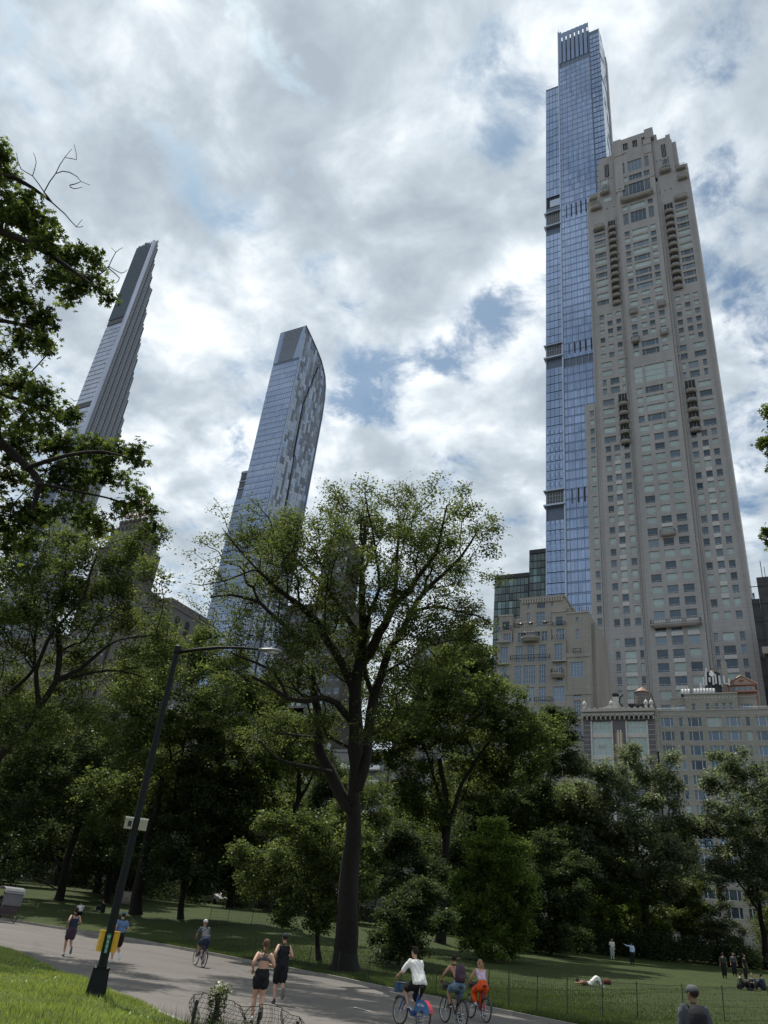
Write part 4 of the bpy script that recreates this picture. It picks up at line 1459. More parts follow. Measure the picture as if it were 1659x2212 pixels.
def block(name, label, x0, x1, z1, y, d, mname, nwin, fl=3.5, zlow=8, group=None, st='p1', ww=1.5, hh=1.9, steps=(), limit=110, lowvis=8):
    r = empty(name)
    tag(r, label, 'building', group)
    f = Facade(r, x0, x1, 5, z1, y, d, MAT[mname], thick=.3, wall_name='wall')
    z = z1 - 2.4 - hh
    dx = (x1 - x0) / nwin
    while z > zlow:
        f.row(z, z + hh, [(x0 + dx * (i + .5) - ww / 2, x0 + dx * (i + .5) + ww / 2, st, tint(.35)) for i in range(nwin)])
        z -= fl
    ws = [w for w in f.finish() if w[2] > lowvis]
    ws.sort(key=lambda w: -w[2])
    for (a, b_, zb, zt, s_, ti) in ws[:limit]: ob('window', win_mesh(b_ - a, zt - zb, s_, ti), r, (a, y + .14, zb))
    b = MB([MAT[mname]])
    b.box(x0 - .25, x1 + .25, y - .3, y + .4, z1 + .01, z1 + .55)
    for (a, b_, c, dd) in steps: b.box(a, b_, y + dd, y + d - 1, z1 + .02, c)
    b.build('cornice', r)
    return r


def sign_hotel():
    r = block('stone_hotel', 'grey stone hotel tower carrying a red roof sign behind the left trees', -221, -199.5, 115.5, 170, 12, 'dark_stone', 6, lowvis=60, steps=())
    b = MB([MAT['grey_stone'], MAT['dark_stone']])
    b.box(-218.5, -201.5, 172, 181, 115.9, 123.5); b.box(-216.5, -203, 173, 179, 123.52, 127.2)
    for i in range(9): b.box(-218 + i * 2, -217 + i * 2, 171.8, 173, 123.52, 125.2)
    for i in range(6): b.box(-216.4 + i * 2.4, -215 + i * 2.4, 172.6, 174, 127.22, 128.6)
    b.box(-199.4, -188.4, 171, 177, 5, 96)
    b.box(-199.4, -188.2, 170.6, 170.98, 95, 96.6, 1)
    b.build('stepped_crown', r)
    s = empty('roof_sign', (-214, 171, 127.5))
    tag(s, 'red letter sign reading ESSEX HOUSE on a lattice frame above the stone hotel', 'sign')
    lat = MB([MAT['dark_metal']])
    for x in (0, 4.5, 9, 13.5):
        lat.tube([(x, .6, -3), (x, .6, 9)], .1, 4)
    for z in (-2, 0, 4.3, 8.6): lat.tube([(0, .6, z), (13.5, .6, z)], .09, 4)
    for i in range(3):
        lat.tube([(i * 4.5, .6, 0), (i * 4.5 + 4.5, .6, 4.3)], .06, 4); lat.tube([(i * 4.5 + 4.5, .6, 0), (i * 4.5, .6, 4.3)], .06, 4)
    for x in (10, 13.5):
        for y in (.6, 3.6): lat.tube([(x, y, -9), (x, y, 4)], .1, 4)
    for i in range(6):
        z = -9 + i * 2
        lat.tube([(10, .6, z), (13.5, .6, z + 2)], .06, 4); lat.tube([(13.5, .6, z), (10, .6, z + 2)], .06, 4); lat.tube([(13.5, .6, z), (13.5, 3.6, z + 2)], .06, 4)
    lat.build('lattice_frame', s)
    G = {'E': [((0, 0), (0, 1)), ((0, 0), (1, 0)), ((0, 1), (1, 1)), ((0, .5), (.8, .5))],
         'S': [((0, 0), (1, 0)), ((1, 0), (1, .5)), ((0, .5), (1, .5)), ((0, .5), (0, 1)), ((0, 1), (1, 1))],
         'X': [((0, 0), (1, 1)), ((0, 1), (1, 0))], 'H': [((0, 0), (0, 1)), ((1, 0), (1, 1)), ((0, .5), (1, .5))],
         'O': [((0, 0), (1, 0)), ((1, 0), (1, 1)), ((1, 1), (0, 1)), ((0, 1), (0, 0))], 'U': [((0, 1), (0, 0)), ((0, 0), (1, 0)), ((1, 0), (1, 1))]}
    for row, (word, z) in enumerate((('ESSEX', 4.7), ('HOUSE', .4))):
        for i, ch in enumerate(word):
            x0 = .2 + i * 2.72
            l_ = MB([MAT['sign_red']])
            for (p, q) in G[ch]:
                l_.tube([(p[0] * 1.8, 0, p[1] * 3.4), (q[0] * 1.8, 0, q[1] * 3.4)], .26, 4)
            l_.build('letter', s, (x0, 0, z))
    return r


sign_hotel()


def balustrade_block():
    r = empty('balustraded_block')
    tag(r, 'brown stone block with pierced roof balustrade rising over the trees left of the curved tower', 'building')
    X0, X1, Y0, Y1, zt = -186, -170.8, 165., 186., 86.4
    b = MB([MAT['grey_stone'], MAT['dark_stone']])
    b.box(X0, X1, Y0, Y1, 5, zt, 0)
    b.box(X0 - .3, X1 + .3, Y0 - .3, Y1, zt + .01, zt + .5, 0)
    b.box(X0 - .2, X1 + .2, Y0 - .2, Y0 + .2, zt + 2.2, zt + 2.6, 0); b.box(X1 - .2, X1 + .2, Y0 + .21, Y1, zt + 2.2, zt + 2.6, 0)
    b.build('wall', r)
    bm = MB([MAT['grey_stone']]).box(-.17, .17, -.17, .17, 0, 1.68).mesh('baluster')
    pr = MB([MAT['grey_stone']]).box(-.5, .5, -.2, .2, 0, 1.68).mesh('baluster_pier')
    i = 0
    x = X0
    while x < X1:
        ob('pier' if i % 6 == 0 else 'baluster', pr if i % 6 == 0 else bm, r, (x, Y0, zt + .51)); x += .62 if i % 6 else .95; i += 1
    y = Y0; i = 0
    while y < Y1:
        ob('pier' if i % 6 == 0 else 'baluster', pr if i % 6 == 0 else bm, r, (X1, y, zt + .51), (0, 0, R(90))); y += .62 if i % 6 else .95; i += 1
    a = MB([MAT['dark_interior'], MAT['dark_stone']])
    for (cx, cy, ax) in ((-180.5, Y0 - .03, 0), (-175.5, Y0 - .03, 0), (X1 + .03, 170, 1), (X1 + .03, 175, 1), (X1 + .03, 180, 1)):
        pts = [(-1.1, -5), (1.1, -5), (1.1, 0)] + [(1.1 * math.cos(t), 1.1 * math.sin(t)) for t in np.linspace(.3, 2.8, 7)] + [(-1.1, 0)]
        v = [((cx + p) if not ax else cx, cy if not ax else cy + p, zt - 3 + q) for p, q in pts] + [((cx + p) if not ax else cx - .1, (cy + .02) if not ax else cy + p, zt - 3 + q) for p, q in pts]
        n = len(pts); a.add(v, [tuple(range(n)), tuple(range(n, 2 * n))[::-1]] + [(i, i + n, (i + 1) % n + n, (i + 1) % n) for i in range(n)], 0)
    a.build('arched_openings', r)


balustrade_block()


def xz(px, py, y):
    r_ = pray(px, py); t = y / r_[1]
    return r_[0] * t, r_[2] * t + CAM_H


# masonry tower seen through the big elm
xa, za = xz(690, 1120, 172); xb, _ = xz(783, 1110, 172)
r = block('masonry_tower', 'dark stone apartment tower glimpsed through the crown of the big elm', xa + 4, xb - 3, za - 9, 172, 8, 'dark_stone', 5, lowvis=30, steps=((xa + 6, xb - 6, za - 5, 1.5),))
xa2, za2 = xz(640, 1285, 168); xb2, _ = xz(836, 1275, 168)
block('apartment_block', 'wide grey apartment block behind the middle of the big elm', xa2 + 3, xb2 - 6, za2 - 8, 160, 12, 'dark_stone', 10, lowvis=20)
xa2, za2 = xz(600, 1600, 158); xb2, _ = xz(800, 1560, 158)


def balcony_block():
    r = block('balcony_block', 'pale concrete block with long white balconies seen between the elm limbs', -108, -82, 38, 156, 20, 'pale_concrete', 7, fl=3.2, lowvis=5, ww=2.4, hh=2.1)
    for i in range(9):
        z = 8 + i * 3.2
        b = MB([MAT['pale_concrete'], MAT['white_paint']])
        b.box(-108, -82, 154.2, 155.9, z, z + .25, 0); b.box(-108, -82, 154.2, 154.3, z + .26, z + 1.1, 1)
        b.build('balcony', r)
    p = MB([MAT['pale_concrete']])
    for x in (-103, -95.5, -88): p.box(x, x + .7, 154.0, 154.18, 5, 37)
    p.build('columns', r)


balcony_block()
xr, zr_ = xz(1012, 1348, 165)
block('rail_roofed_block', 'block with a red railed roof structure showing above the trees', xr - 14, xr, zr_ - 3.2, 165, 20, 'grey_stone', 6, lowvis=25)
q_ = empty('roof_shed', (xr - 6.5, 167, zr_ - 3)); tag(q_, 'brown rooftop shed with white rails peeping over the tree tops', 'shed')
b = MB([MAT['dark_stone'], MAT['white_paint'], MAT['copper']])
b.box(-1.5, 4.5, 0, 5, 0, 2.2, 0); b.box(-6.2, 5.9, -1, -.8, 2.2, 2.4, 1); b.box(-6.2, 5.9, -1, -.8, 3.0, 3.15, 1); b.box(-6.2, 5.9, -.95, -.85, 2.6, 2.7, 2)
for i in range(9): b.box(-6.2 + i * 1.5, -6.1 + i * 1.5, -1, -.8, 1.2, 3.2, 1)
b.build('shed_body', q_)
for (x0, x1, z1, y, mn, nm, lb, n) in (
        (-81.5, -56.2, 47, 158, 'grey_stone', 'apartment_block', 'brown grey apartment block filling the gap left of the stepped cream house', 9),
        (-58.6, -55.3, 57.2, 162, 'dark_stone', 'narrow_block', 'narrow black fronted block squeezed against the stepped cream house', 1),
        (-138, -109, 50, 160, 'grey_stone', 'apartment_block', 'grey brown apartment block behind the park trees below the curved tower', 10),
        (-169, -139, 56, 164, 'grey_stone', 'apartment_block', 'tall grey apartment block hidden by trees beside the balustraded block', 10),
        (-300, -222, 84, 176, 'grey_stone', 'apartment_block', 'broad grey block behind the trees on the left beyond the hotel', 20)):
    block(nm, lb, x0, x1, z1, y, 30, mn, n, lowvis=18, limit=90)


def right_dark():
    r = empty('netted_tower')
    tag(r, 'dark tower wrapped in black netting just past the stone tower', 'building')
    net = mat('netting', (.05, .05, .055), .85, var=.4, scale=.6)
    b = MB([net, MAT['dark_metal'], MAT['limestone_warm']])
    b.box(-.3, 14, 170, 195, 5, 80.0, 0); b.box(-1.9, -.32, 170.3, 190, 5, 75.0, 0)
    for i in range(18): b.box(-1.95, 14, 169.9, 169.98, 8 + i * 4.1, 8.18 + i * 4.1, 1)
    for i in range(9): b.box(-1.9 + i * 1.8, -1.8 + i * 1.8, 169.88, 169.97, 5, 75, 1)
    b.build('netting_wall', r)
    b = MB([MAT['limestone_warm'], MAT['dark_interior']]); b.box(-1.2, 12, 166.2, 169.6, 61.0, 62.4); b.box(-.9, 12, 167, 169.6, 5, 60.9, 1); b.build('roof_cornice', r)
    m = MB([MAT['dark_metal']]); m.tube([(1.0, 171, 80), (1.0, 171, 84.5)], .08, 4); m.tube([(1.6, 171, 80), (1.6, 171, 83)], .06, 4); m.build('mast', r)
    r = empty('pale_glass_sliver')
    tag(r, 'thin sliver of pale glass tower between the stone tower and the netted tower', 'building')
    rg = random.Random(2)
    k = MB([MAT['joint']]); k.box(-8, -1.6, 240.3, 260, 5, 107); k.build('core', r)
    for i in range(22):
        for j in range(3):
            ob('pane', unit_box(rg.choice(('s_a', 's_b', 'cpt_b'))), r, (-5.2 + j * 1.25, 240, 18 + i * 4), (0, 0, 0), (1.15, .2, 3.6))


right_dark()
# ------------------------------------------------------------------ ground, road, lawns
def grass_mat(name, c1, c2, c3):
    m = bpy.data.materials.new(name); m.use_nodes = True
    t = m.node_tree; b_ = t.nodes['Principled BSDF']
    b_.inputs['Roughness'].default_value = .85; b_.inputs['Specular IOR Level'].default_value = .2
    tc = nd(t, 'ShaderNodeTexCoord')
    n1 = nd(t, 'ShaderNodeTexNoise'); n1.inputs['Scale'].default_value = .45; n1.inputs['Detail'].default_value = 6; n1.inputs['Roughness'].default_value = .65
    n2 = nd(t, 'ShaderNodeTexNoise'); n2.inputs['Scale'].default_value = 14; n2.inputs['Detail'].default_value = 5; n2.inputs['Roughness'].default_value = .7
    t.links.new(tc.outputs['Object'], n1.inputs['Vector']); t.links.new(tc.outputs['Object'], n2.inputs['Vector'])
    a = nd(t, 'ShaderNodeValToRGB')
    a.color_ramp.elements[0].position = .33; a.color_ramp.elements[0].color = c1 + (1,)
    a.color_ramp.elements[1].position = .68; a.color_ramp.elements[1].color = c2 + (1,)
    t.links.new(n1.outputs['Fac'], a.inputs[0])
    mx = nd(t, 'ShaderNodeMixRGB'); mx.inputs[2].default_value = c3 + (1,)
    r_ = nd(t, 'ShaderNodeMapRange'); r_.inputs['From Min'].default_value = .45; r_.inputs['From Max'].default_value = .75; r_.inputs['To Max'].default_value = .6
    t.links.new(n2.outputs['Fac'], r_.inputs['Value']); t.links.new(r_.outputs[0], mx.inputs[0]); t.links.new(a.outputs[0], mx.inputs[1])
    t.links.new(mx.outputs[0], b_.inputs['Base Color'])
    bp = nd(t, 'ShaderNodeBump'); bp.inputs['Strength'].default_value = .8; bp.inputs['Distance'].default_value = .06
    n3 = nd(t, 'ShaderNodeTexNoise'); n3.inputs['Scale'].default_value = 30; n3.inputs['Detail'].default_value = 3
    t.links.new(tc.outputs['Object'], n3.inputs['Vector']); t.links.new(n3.outputs['Fac'], bp.inputs['Height']); t.links.new(bp.outputs[0], b_.inputs['Normal'])
    return m


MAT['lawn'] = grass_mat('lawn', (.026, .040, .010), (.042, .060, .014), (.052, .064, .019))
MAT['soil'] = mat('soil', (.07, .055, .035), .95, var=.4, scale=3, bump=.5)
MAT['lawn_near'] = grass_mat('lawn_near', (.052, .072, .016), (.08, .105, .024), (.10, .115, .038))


def asphalt():
    m = bpy.data.materials.new('asphalt'); m.use_nodes = True
    t = m.node_tree; b_ = t.nodes['Principled BSDF']
    b_.inputs['Roughness'].default_value = .8; b_.inputs['Specular IOR Level'].default_value = .35
    tc = nd(t, 'ShaderNodeTexCoord')
    mp = nd(t, 'ShaderNodeMapping'); mp.inputs['Rotation'].default_value = (0, 0, R(24)); mp.inputs['Scale'].default_value = (.12, 1, 1)
    t.links.new(tc.outputs['Object'], mp.inputs[0])
    n1 = nd(t, 'ShaderNodeTexNoise'); n1.inputs['Scale'].default_value = .7; n1.inputs['Detail'].default_value = 7; n1.inputs['Roughness'].default_value = .6
    t.links.new(mp.outputs[0], n1.inputs['Vector'])
    n2 = nd(t, 'ShaderNodeTexNoise'); n2.inputs['Scale'].default_value = 45; n2.inputs['Detail'].default_value = 4
    t.links.new(tc.outputs['Object'], n2.inputs['Vector'])
    a = nd(t, 'ShaderNodeValToRGB')
    a.color_ramp.elements[0].position = .3; a.color_ramp.elements[0].color = (.112, .103, .095, 1)
    a.color_ramp.elements[1].position = .7; a.color_ramp.elements[1].color = (.15, .139, .127, 1)
    t.links.new(n1.outputs['Fac'], a.inputs[0])
    b2 = nd(t, 'ShaderNodeValToRGB')
    b2.color_ramp.elements[0].position = .35; b2.color_ramp.elements[0].color = (.8, .8, .8, 1)
    b2.color_ramp.elements[1].position = .65; b2.color_ramp.elements[1].color = (1.15, 1.14, 1.12, 1)
    t.links.new(n2.outputs['Fac'], b2.inputs[0])
    mx = nd(t, 'ShaderNodeMixRGB', blend_type='MULTIPLY'); mx.inputs[0].default_value = 1
    t.links.new(a.outputs[0], mx.inputs[1]); t.links.new(b2.outputs[0], mx.inputs[2])
    vo = nd(t, 'ShaderNodeTexVoronoi', feature='DISTANCE_TO_EDGE'); vo.inputs['Scale'].default_value = .16
    wn = nd(t, 'ShaderNodeTexNoise'); wn.inputs['Scale'].default_value = .9; wn.inputs['Detail'].default_value = 5
    t.links.new(tc.outputs['Object'], wn.inputs['Vector'])
    va = nd(t, 'ShaderNodeVectorMath', operation='MULTIPLY_ADD'); va.inputs[1].default_value = (3, 3, 0)
    t.links.new(wn.outputs['Color'], va.inputs[0]); t.links.new(tc.outputs['Object'], va.inputs[2]); t.links.new(va.outputs[0], vo.inputs['Vector'])
    cm = nd(t, 'ShaderNodeMapRange'); cm.inputs['From Max'].default_value = .012; cm.inputs['To Min'].default_value = .62
    t.links.new(vo.outputs['Distance'], cm.inputs['Value'])
    m2 = nd(t, 'ShaderNodeMixRGB', blend_type='MULTIPLY'); m2.inputs[0].default_value = 1
    t.links.new(mx.outputs[0], m2.inputs[1]); t.links.new(cm.outputs[0], m2.inputs[2])
    t.links.new(m2.outputs[0], b_.inputs['Base Color'])
    bp = nd(t, 'ShaderNodeBump'); bp.inputs['Strength'].default_value = .3; bp.inputs['Distance'].default_value = .01
    t.links.new(n2.outputs['Fac'], bp.inputs['Height']); t.links.new(bp.outputs[0], b_.inputs['Normal'])
    return m


MAT['asphalt'] = asphalt()
MAT['kerb'] = mat('kerb', (.22, .205, .185), .85, var=.25, scale=1.5, bump=.3)


def strip(name, line, offs, zf, m, kind='structure'):
    """sheet made of offsets from a line along its normals"""
    d = np.gradient(line, axis=0); d /= np.linalg.norm(d, axis=1)[:, None]
    nrm = np.stack([-d[:, 1], d[:, 0]], 1)
    rows = [line + nrm * o for o in offs]
    V = []
    for j, rr in enumerate(rows):
        z = zf(rr[:, 0], rr[:, 1], offs[j])
        V.append(np.column_stack([rr, z]))
    n = len(line); V = np.vstack(V)
    f = np.array([(j * n + i, j * n + i + 1, (j + 1) * n + i + 1, (j + 1) * n + i) for j in range(len(offs) - 1) for i in range(n - 1)])
    o = ob(name, mesh_np(name, V, f, m, smooth=True))
    o['kind'] = kind
    return o


def densify(line, step):
    o = []
    for a, b_ in zip(line[:-1], line[1:]):
        n = max(1, int(np.linalg.norm(b_ - a) / step))
        for k in range(n): o.append(a + (b_ - a) * k / n)
    o.append(line[-1]); return np.array(o)


# line order runs from east to west, its left-hand normal points south (+Y)
FL = FARL; NL = NEARL
sgn = 1.0
_mid = len(FL) // 2
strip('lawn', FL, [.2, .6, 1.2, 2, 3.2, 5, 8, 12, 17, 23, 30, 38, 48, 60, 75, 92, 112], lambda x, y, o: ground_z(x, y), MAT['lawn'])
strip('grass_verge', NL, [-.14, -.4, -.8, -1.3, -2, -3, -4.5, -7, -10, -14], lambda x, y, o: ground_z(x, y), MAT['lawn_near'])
# road sheet between the two kerbs
nn = 220
ta = np.linspace(0, 1, nn)
def resample(line, n):
    dl = np.r_[0, np.cumsum(np.linalg.norm(np.diff(line, axis=0), axis=1))]
    return np.column_stack([np.interp(np.linspace(0, dl[-1], n), dl, line[:, k]) for k in (0, 1)])
RA = resample(NL, nn); RB = resample(FL, nn)
V = []
for k in range(7):
    t_ = k / 6
    P_ = RA * (1 - t_) + RB * t_
    V.append(np.column_stack([P_, np.full(nn, .05 * math.sin(math.pi * t_) * .6)]))
V = np.vstack(V)
f = np.array([(j * nn + i, j * nn + i + 1, (j + 1) * nn + i + 1, (j + 1) * nn + i) for j in range(6) for i in range(nn - 1)])
rd = ob('road', mesh_np('road', V, f, MAT['asphalt'], smooth=True)); rd['kind'] = 'structure'


def kerb(name, line, side, w, h, gap=2.4):
    """kerb stones laid end to end; the ones in the picture are single pieces"""
    root = empty(name); root['kind'] = 'structure'
    dl = densify(line, .4)
    s = np.r_[0, np.cumsum(np.linalg.norm(np.diff(dl, axis=0), axis=1))]
    rg = random.Random(1)
    pos = 0.0
    rest = MB([MAT['kerb']])
    while pos + gap < s[-1]:
        a = np.array([np.interp(pos + .012, s, dl[:, k]) for k in (0, 1)]); b_ = np.array([np.interp(pos + gap - .012, s, dl[:, k]) for k in (0, 1)])
        d = b_ - a; Ls = np.linalg.norm(d); d /= Ls; nrm = np.array([-d[1], d[0]]) * side
        c = (a + b_) / 2 + nrm * (w / 2 + rg.uniform(-.008, .008)); hh = h + rg.uniform(-.012, .01)
        if -60 < c[0] < 2:
            mk = unit_cached('kerb%.2f%.2f' % (w, h), None, lambda: MB([MAT['kerb']]).box(-.5, .5, -w / 2, w / 2, -.15, h).mesh('kerb_stone'))
            ob('kerb_stone', mk, root, (c[0], c[1], hh - h), (rg.uniform(-.01, .01), 0, math.atan2(d[1], d[0])), (Ls, 1, 1))
        else:
            rest.obox((c[0], c[1], h / 2 - .07), (d[0] * Ls / 2, d[1] * Ls / 2, 0), (-d[1] * w / 2, d[0] * w / 2, 0), (0, 0, h / 2 + .07))
        pos += gap
    o = rest.build('far_kerb_stones', root); o['kind'] = 'stuff'


kerb('kerb', FL, 1, .2, .14)
kerb('verge_edging', NL, -1, .14, .035, 3.0)
b = MB([MAT['soil']])
n_ = 2600.
b.add([(-n_, -n_, -.35), (n_, -n_, -.35), (n_, n_, -.35), (-n_, n_, -.35)], [(0, 1, 2, 3)])
o = b.build('ground'); o['kind'] = 'structure'
b = MB([MAT['kerb']])
b.add([(-900, 134, 5.0), (900, 134, 5.0), (900, 1400, 5.0), (-900, 1400, 5.0)], [(0, 1, 2, 3)])
o = b.build('street'); o['kind'] = 'structure'
b = MB([MAT['lawn']])
b.add([(-900, 134, 4.98), (900, 134, 4.98), (900, 100, 1.0), (-900, 100, 1.0)], [(0, 3, 2, 1)])
o = b.build('bank'); o['kind'] = 'structure'


def park_wall():
    """rough stone park wall with a pale coping, stones set one by one where they show"""
    r = empty('park_wall', (0, 0, 0))
    tag(r, 'long dark stone park wall with a flat pale coping behind the lawn', 'wall')
    st = mat('wall_stone', (.06, .056, .05), .9, var=.35, scale=1.2, bump=.5, rand=.3)
    rg = random.Random(4)
    Y = 119.
    core = MB([st]); core.box(-200, 60, Y + .12, Y + .6, 1.0, 5.0); core.build('wall_core', r)
    sm = MB([st]).box(0, 1, 0, 1, 0, 1).mesh('stone')
    for j, z in enumerate((2.3, 3.0, 3.65, 4.3)):
        x = -30 + .5 * (j % 2); h = .66
        while x < 12:
            w = rg.uniform(.8, 1.9)
            ob('stone', sm, r, (x, Y - rg.uniform(0, .06), z), (0, 0, 0), (w - .04, .2, h - .03)); x += w
    rest = MB([st])
    for j, z in enumerate((1.6, 2.3, 3.0, 3.65, 4.3)):
        x = -180.
        while x < -31: w = rg.uniform(1.2, 2.6); rest.box(x, x + w - .05, Y, Y + .119, z, z + .62); x += w
    o = rest.build('far_stones', r); o['kind'] = 'stuff'
    cp = MB([MAT['kerb']])
    for i in range(120): cp.box(-180 + i * 2, -178.04 + i * 2, Y - .12, Y + .72, 5.0, 5.16)
    o = cp.build('coping', r); o['kind'] = 'stuff'


park_wall()

# leaf litter and soil band under the elm by the kerb
def patch(name, cx, cy, rx, ry, m, seed=1, dz=.012):
    rg = random.Random(seed); k = 28
    ang = [2 * math.pi * i / k for i in range(k)]
    V = [(cx, cy, gz(cx, cy) + dz)]
    rr = [1 + rg.uniform(-.18, .18) for _ in ang]
    for f_ in (.5, 1.0):
        for a, q in zip(ang, rr):
            x = cx + rx * math.cos(a) * q * f_; y = cy + ry * math.sin(a) * q * f_
            V.append((x, y, gz(x, y) + dz))
    F = [(0, 1 + i, 1 + (i + 1) % k) for i in range(k)] + [(1 + i, 1 + k + i, 1 + k + (i + 1) % k, 1 + (i + 1) % k) for i in range(k)]
    o = ob(name, mesh_np(name, V, [list(q) for q in F], m)); o['kind'] = 'structure'


MAT['path'] = mat('path', (.26, .24, .21), .9, var=.1)


def grass_blades():
    """blades on the visible part of the near verge and a thin fringe along the far kerb"""
    rg = np.random.default_rng(3)
    N = 230000
    x = rg.uniform(-33, -9, N); y = rg.uniform(9, 24, N)
    sdn = -poly_sd(x, y, NL)
    # keep what the camera can see
    P_ = np.column_stack([x, y, np.zeros(N) - CAM_H]) @ AX
    px = CX + FPX * P_[:, 0] / P_[:, 2]; py = CY + FPX * P_[:, 1] / P_[:, 2]
    keep = (sdn > .05) & (P_[:, 2] > 5) & (px > -60) & (px < 520) & (py < 2300)
    dens = .5 + .5 * np.sin(x * 2.1 + np.sin(y * 1.7) * 2) * np.sin(y * 2.6 + x)
    keep &= rg.random(N) < (.5 + .5 * dens)
    x = x[keep]; y = y[keep]; sdn = sdn[keep]
    z = ground_z(x, y)
    n = len(x)
    h = rg.uniform(.035, .10, n) * (1 + .5 * np.sin(x * 1.1) * np.sin(y * .9))
    a = rg.uniform(0, 2 * np.pi, n); w = rg.uniform(.006, .013, n)
    lean = rg.uniform(0, .6, n) * h; la = rg.uniform(0, 2 * np.pi, n)
    v0 = np.column_stack([x - w * np.cos(a), y - w * np.sin(a), z - .01]); v1 = np.column_stack([x + w * np.cos(a), y + w * np.sin(a), z - .01])
    v2 = np.column_stack([x + lean * np.cos(la), y + lean * np.sin(la), z + h])
    V = np.stack([v0, v1, v2], 1).reshape(-1, 3)
    F = np.arange(3 * n).reshape(-1, 3)
    mi = rg.choice([0, 1, 2], n, p=[.5, .3, .2])
    o = ob('grass', mesh_np('grass', V, F, [leaf_mat('blade_green', (.09, .125, .022), (.15, .19, .028), .06, .3), leaf_mat('blade_light', (.17, .20, .05), (.22, .26, .045), .08, .3), leaf_mat('blade_deep', (.04, .062, .013), (.06, .09, .012), .06, .3)], mi))
    o['kind'] = 'stuff'
    # clover and broad weeds
    N = 2600
    x = rg.uniform(-30, -11, N); y = rg.uniform(10, 23, N); sdn = -poly_sd(x, y, NL)
    k = (sdn > .2) & (np.sin(x * 1.9) * np.sin(y * 2.3) > .1)
    x = x[k]; y = y[k]; n = len(x); z = ground_z(x, y)
    V = []; F = []
    a = rg.uniform(0, 6.28, n); s_ = rg.uniform(.02, .05, n)
    for q, (dx, dy) in enumerate(((-1, 0), (0, -.5), (1, 0), (0, .5))):
        V.append(np.column_stack([x + s_ * (dx * np.cos(a) - dy * np.sin(a)), y + s_ * (dx * np.sin(a) + dy * np.cos(a)), z + .06 + .03 * dx]))
    V = np.stack(V, 1).reshape(-1, 3)
    o = ob('clover', mesh_np('clover', V, np.arange(4 * n).reshape(-1, 4), [leaf_mat('clover_leaf', (.08, .14, .03), (.08, .14, .02), .02, .3)])); o['kind'] = 'stuff'
    # tufts along the far kerb and lawn
    N = 90000
    s0 = rg.uniform(0, 1, N)
    i = rg.integers(len(FL) // 3, len(FL) - 12, N)
    base = FL[i] * (1 - s0[:, None]) + FL[i + 1] * s0[:, None]
    off = rg.exponential(4.5, N) + .22
    d = FL[i + 1] - FL[i]; d /= np.linalg.norm(d, axis=1)[:, None]
    x = base[:, 0] - d[:, 1] * off; y = base[:, 1] + d[:, 0] * off
    z = ground_z(x, y); n = N
    h = rg.uniform(.04, .12, n) + (off < .6) * rg.uniform(0, .1, n)
    a = rg.uniform(0, 6.28, n); w = rg.uniform(.01, .022, n); la = rg.uniform(0, 6.28, n); lean = h * .5
    V = np.stack([np.column_stack([x - w * np.cos(a), y - w * np.sin(a), z - .01]), np.column_stack([x + w * np.cos(a), y + w * np.sin(a), z - .01]), np.column_stack([x + lean * np.cos(la), y + lean * np.sin(la), z + h])], 1).reshape(-1, 3)
    o = ob('lawn_grass', mesh_np('lawn_grass', V, np.arange(3 * n).reshape(-1, 3), [leaf_mat('lawn_blade', (.030, .045, .011), (.042, .062, .012), .03, .3)])); o['kind'] = 'stuff'


grass_blades()
# ------------------------------------------------------------------ trees
MAT['bark'] = mat('bark', (.011, .009, .008), .95, var=.6, scale=3.5, bump=1.0, bscale=6, stretch=(3, 3, .45))
MAT['bark_grey'] = mat('bark_grey', (.04, .036, .03), .95, var=.3, scale=2.5, bump=.7, bscale=8, stretch=(2.5, 2.5, .5))
LF = {
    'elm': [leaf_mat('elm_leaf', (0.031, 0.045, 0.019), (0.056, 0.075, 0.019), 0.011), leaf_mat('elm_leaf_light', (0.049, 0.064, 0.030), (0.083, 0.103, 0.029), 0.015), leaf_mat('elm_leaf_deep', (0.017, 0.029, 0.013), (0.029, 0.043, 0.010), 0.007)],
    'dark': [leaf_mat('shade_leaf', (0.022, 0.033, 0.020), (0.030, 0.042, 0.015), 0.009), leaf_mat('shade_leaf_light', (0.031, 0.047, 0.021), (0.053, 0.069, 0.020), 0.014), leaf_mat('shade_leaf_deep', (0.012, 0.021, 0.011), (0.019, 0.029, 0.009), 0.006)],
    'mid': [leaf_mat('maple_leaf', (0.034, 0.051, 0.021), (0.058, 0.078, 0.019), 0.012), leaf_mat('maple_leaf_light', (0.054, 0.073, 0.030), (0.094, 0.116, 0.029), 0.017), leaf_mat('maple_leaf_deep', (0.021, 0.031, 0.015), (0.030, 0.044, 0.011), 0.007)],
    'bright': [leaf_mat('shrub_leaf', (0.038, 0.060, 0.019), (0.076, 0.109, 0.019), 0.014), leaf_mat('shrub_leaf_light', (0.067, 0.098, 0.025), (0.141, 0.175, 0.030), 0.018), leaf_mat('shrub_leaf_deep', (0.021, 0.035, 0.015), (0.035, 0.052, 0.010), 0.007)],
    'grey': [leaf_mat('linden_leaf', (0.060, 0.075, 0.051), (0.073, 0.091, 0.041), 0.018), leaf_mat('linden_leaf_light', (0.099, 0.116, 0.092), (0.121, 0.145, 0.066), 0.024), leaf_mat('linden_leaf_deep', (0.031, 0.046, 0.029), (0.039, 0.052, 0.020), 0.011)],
    'oak': [leaf_mat('oak_leaf', (0.022, 0.032, 0.014), (0.044, 0.064, 0.014), 0.014), leaf_mat('oak_leaf_light', (0.035, 0.050, 0.018), (0.081, 0.105, 0.018), 0.020), leaf_mat('oak_leaf_deep', (0.011, 0.019, 0.009), (0.018, 0.029, 0.006), 0.007)],
}


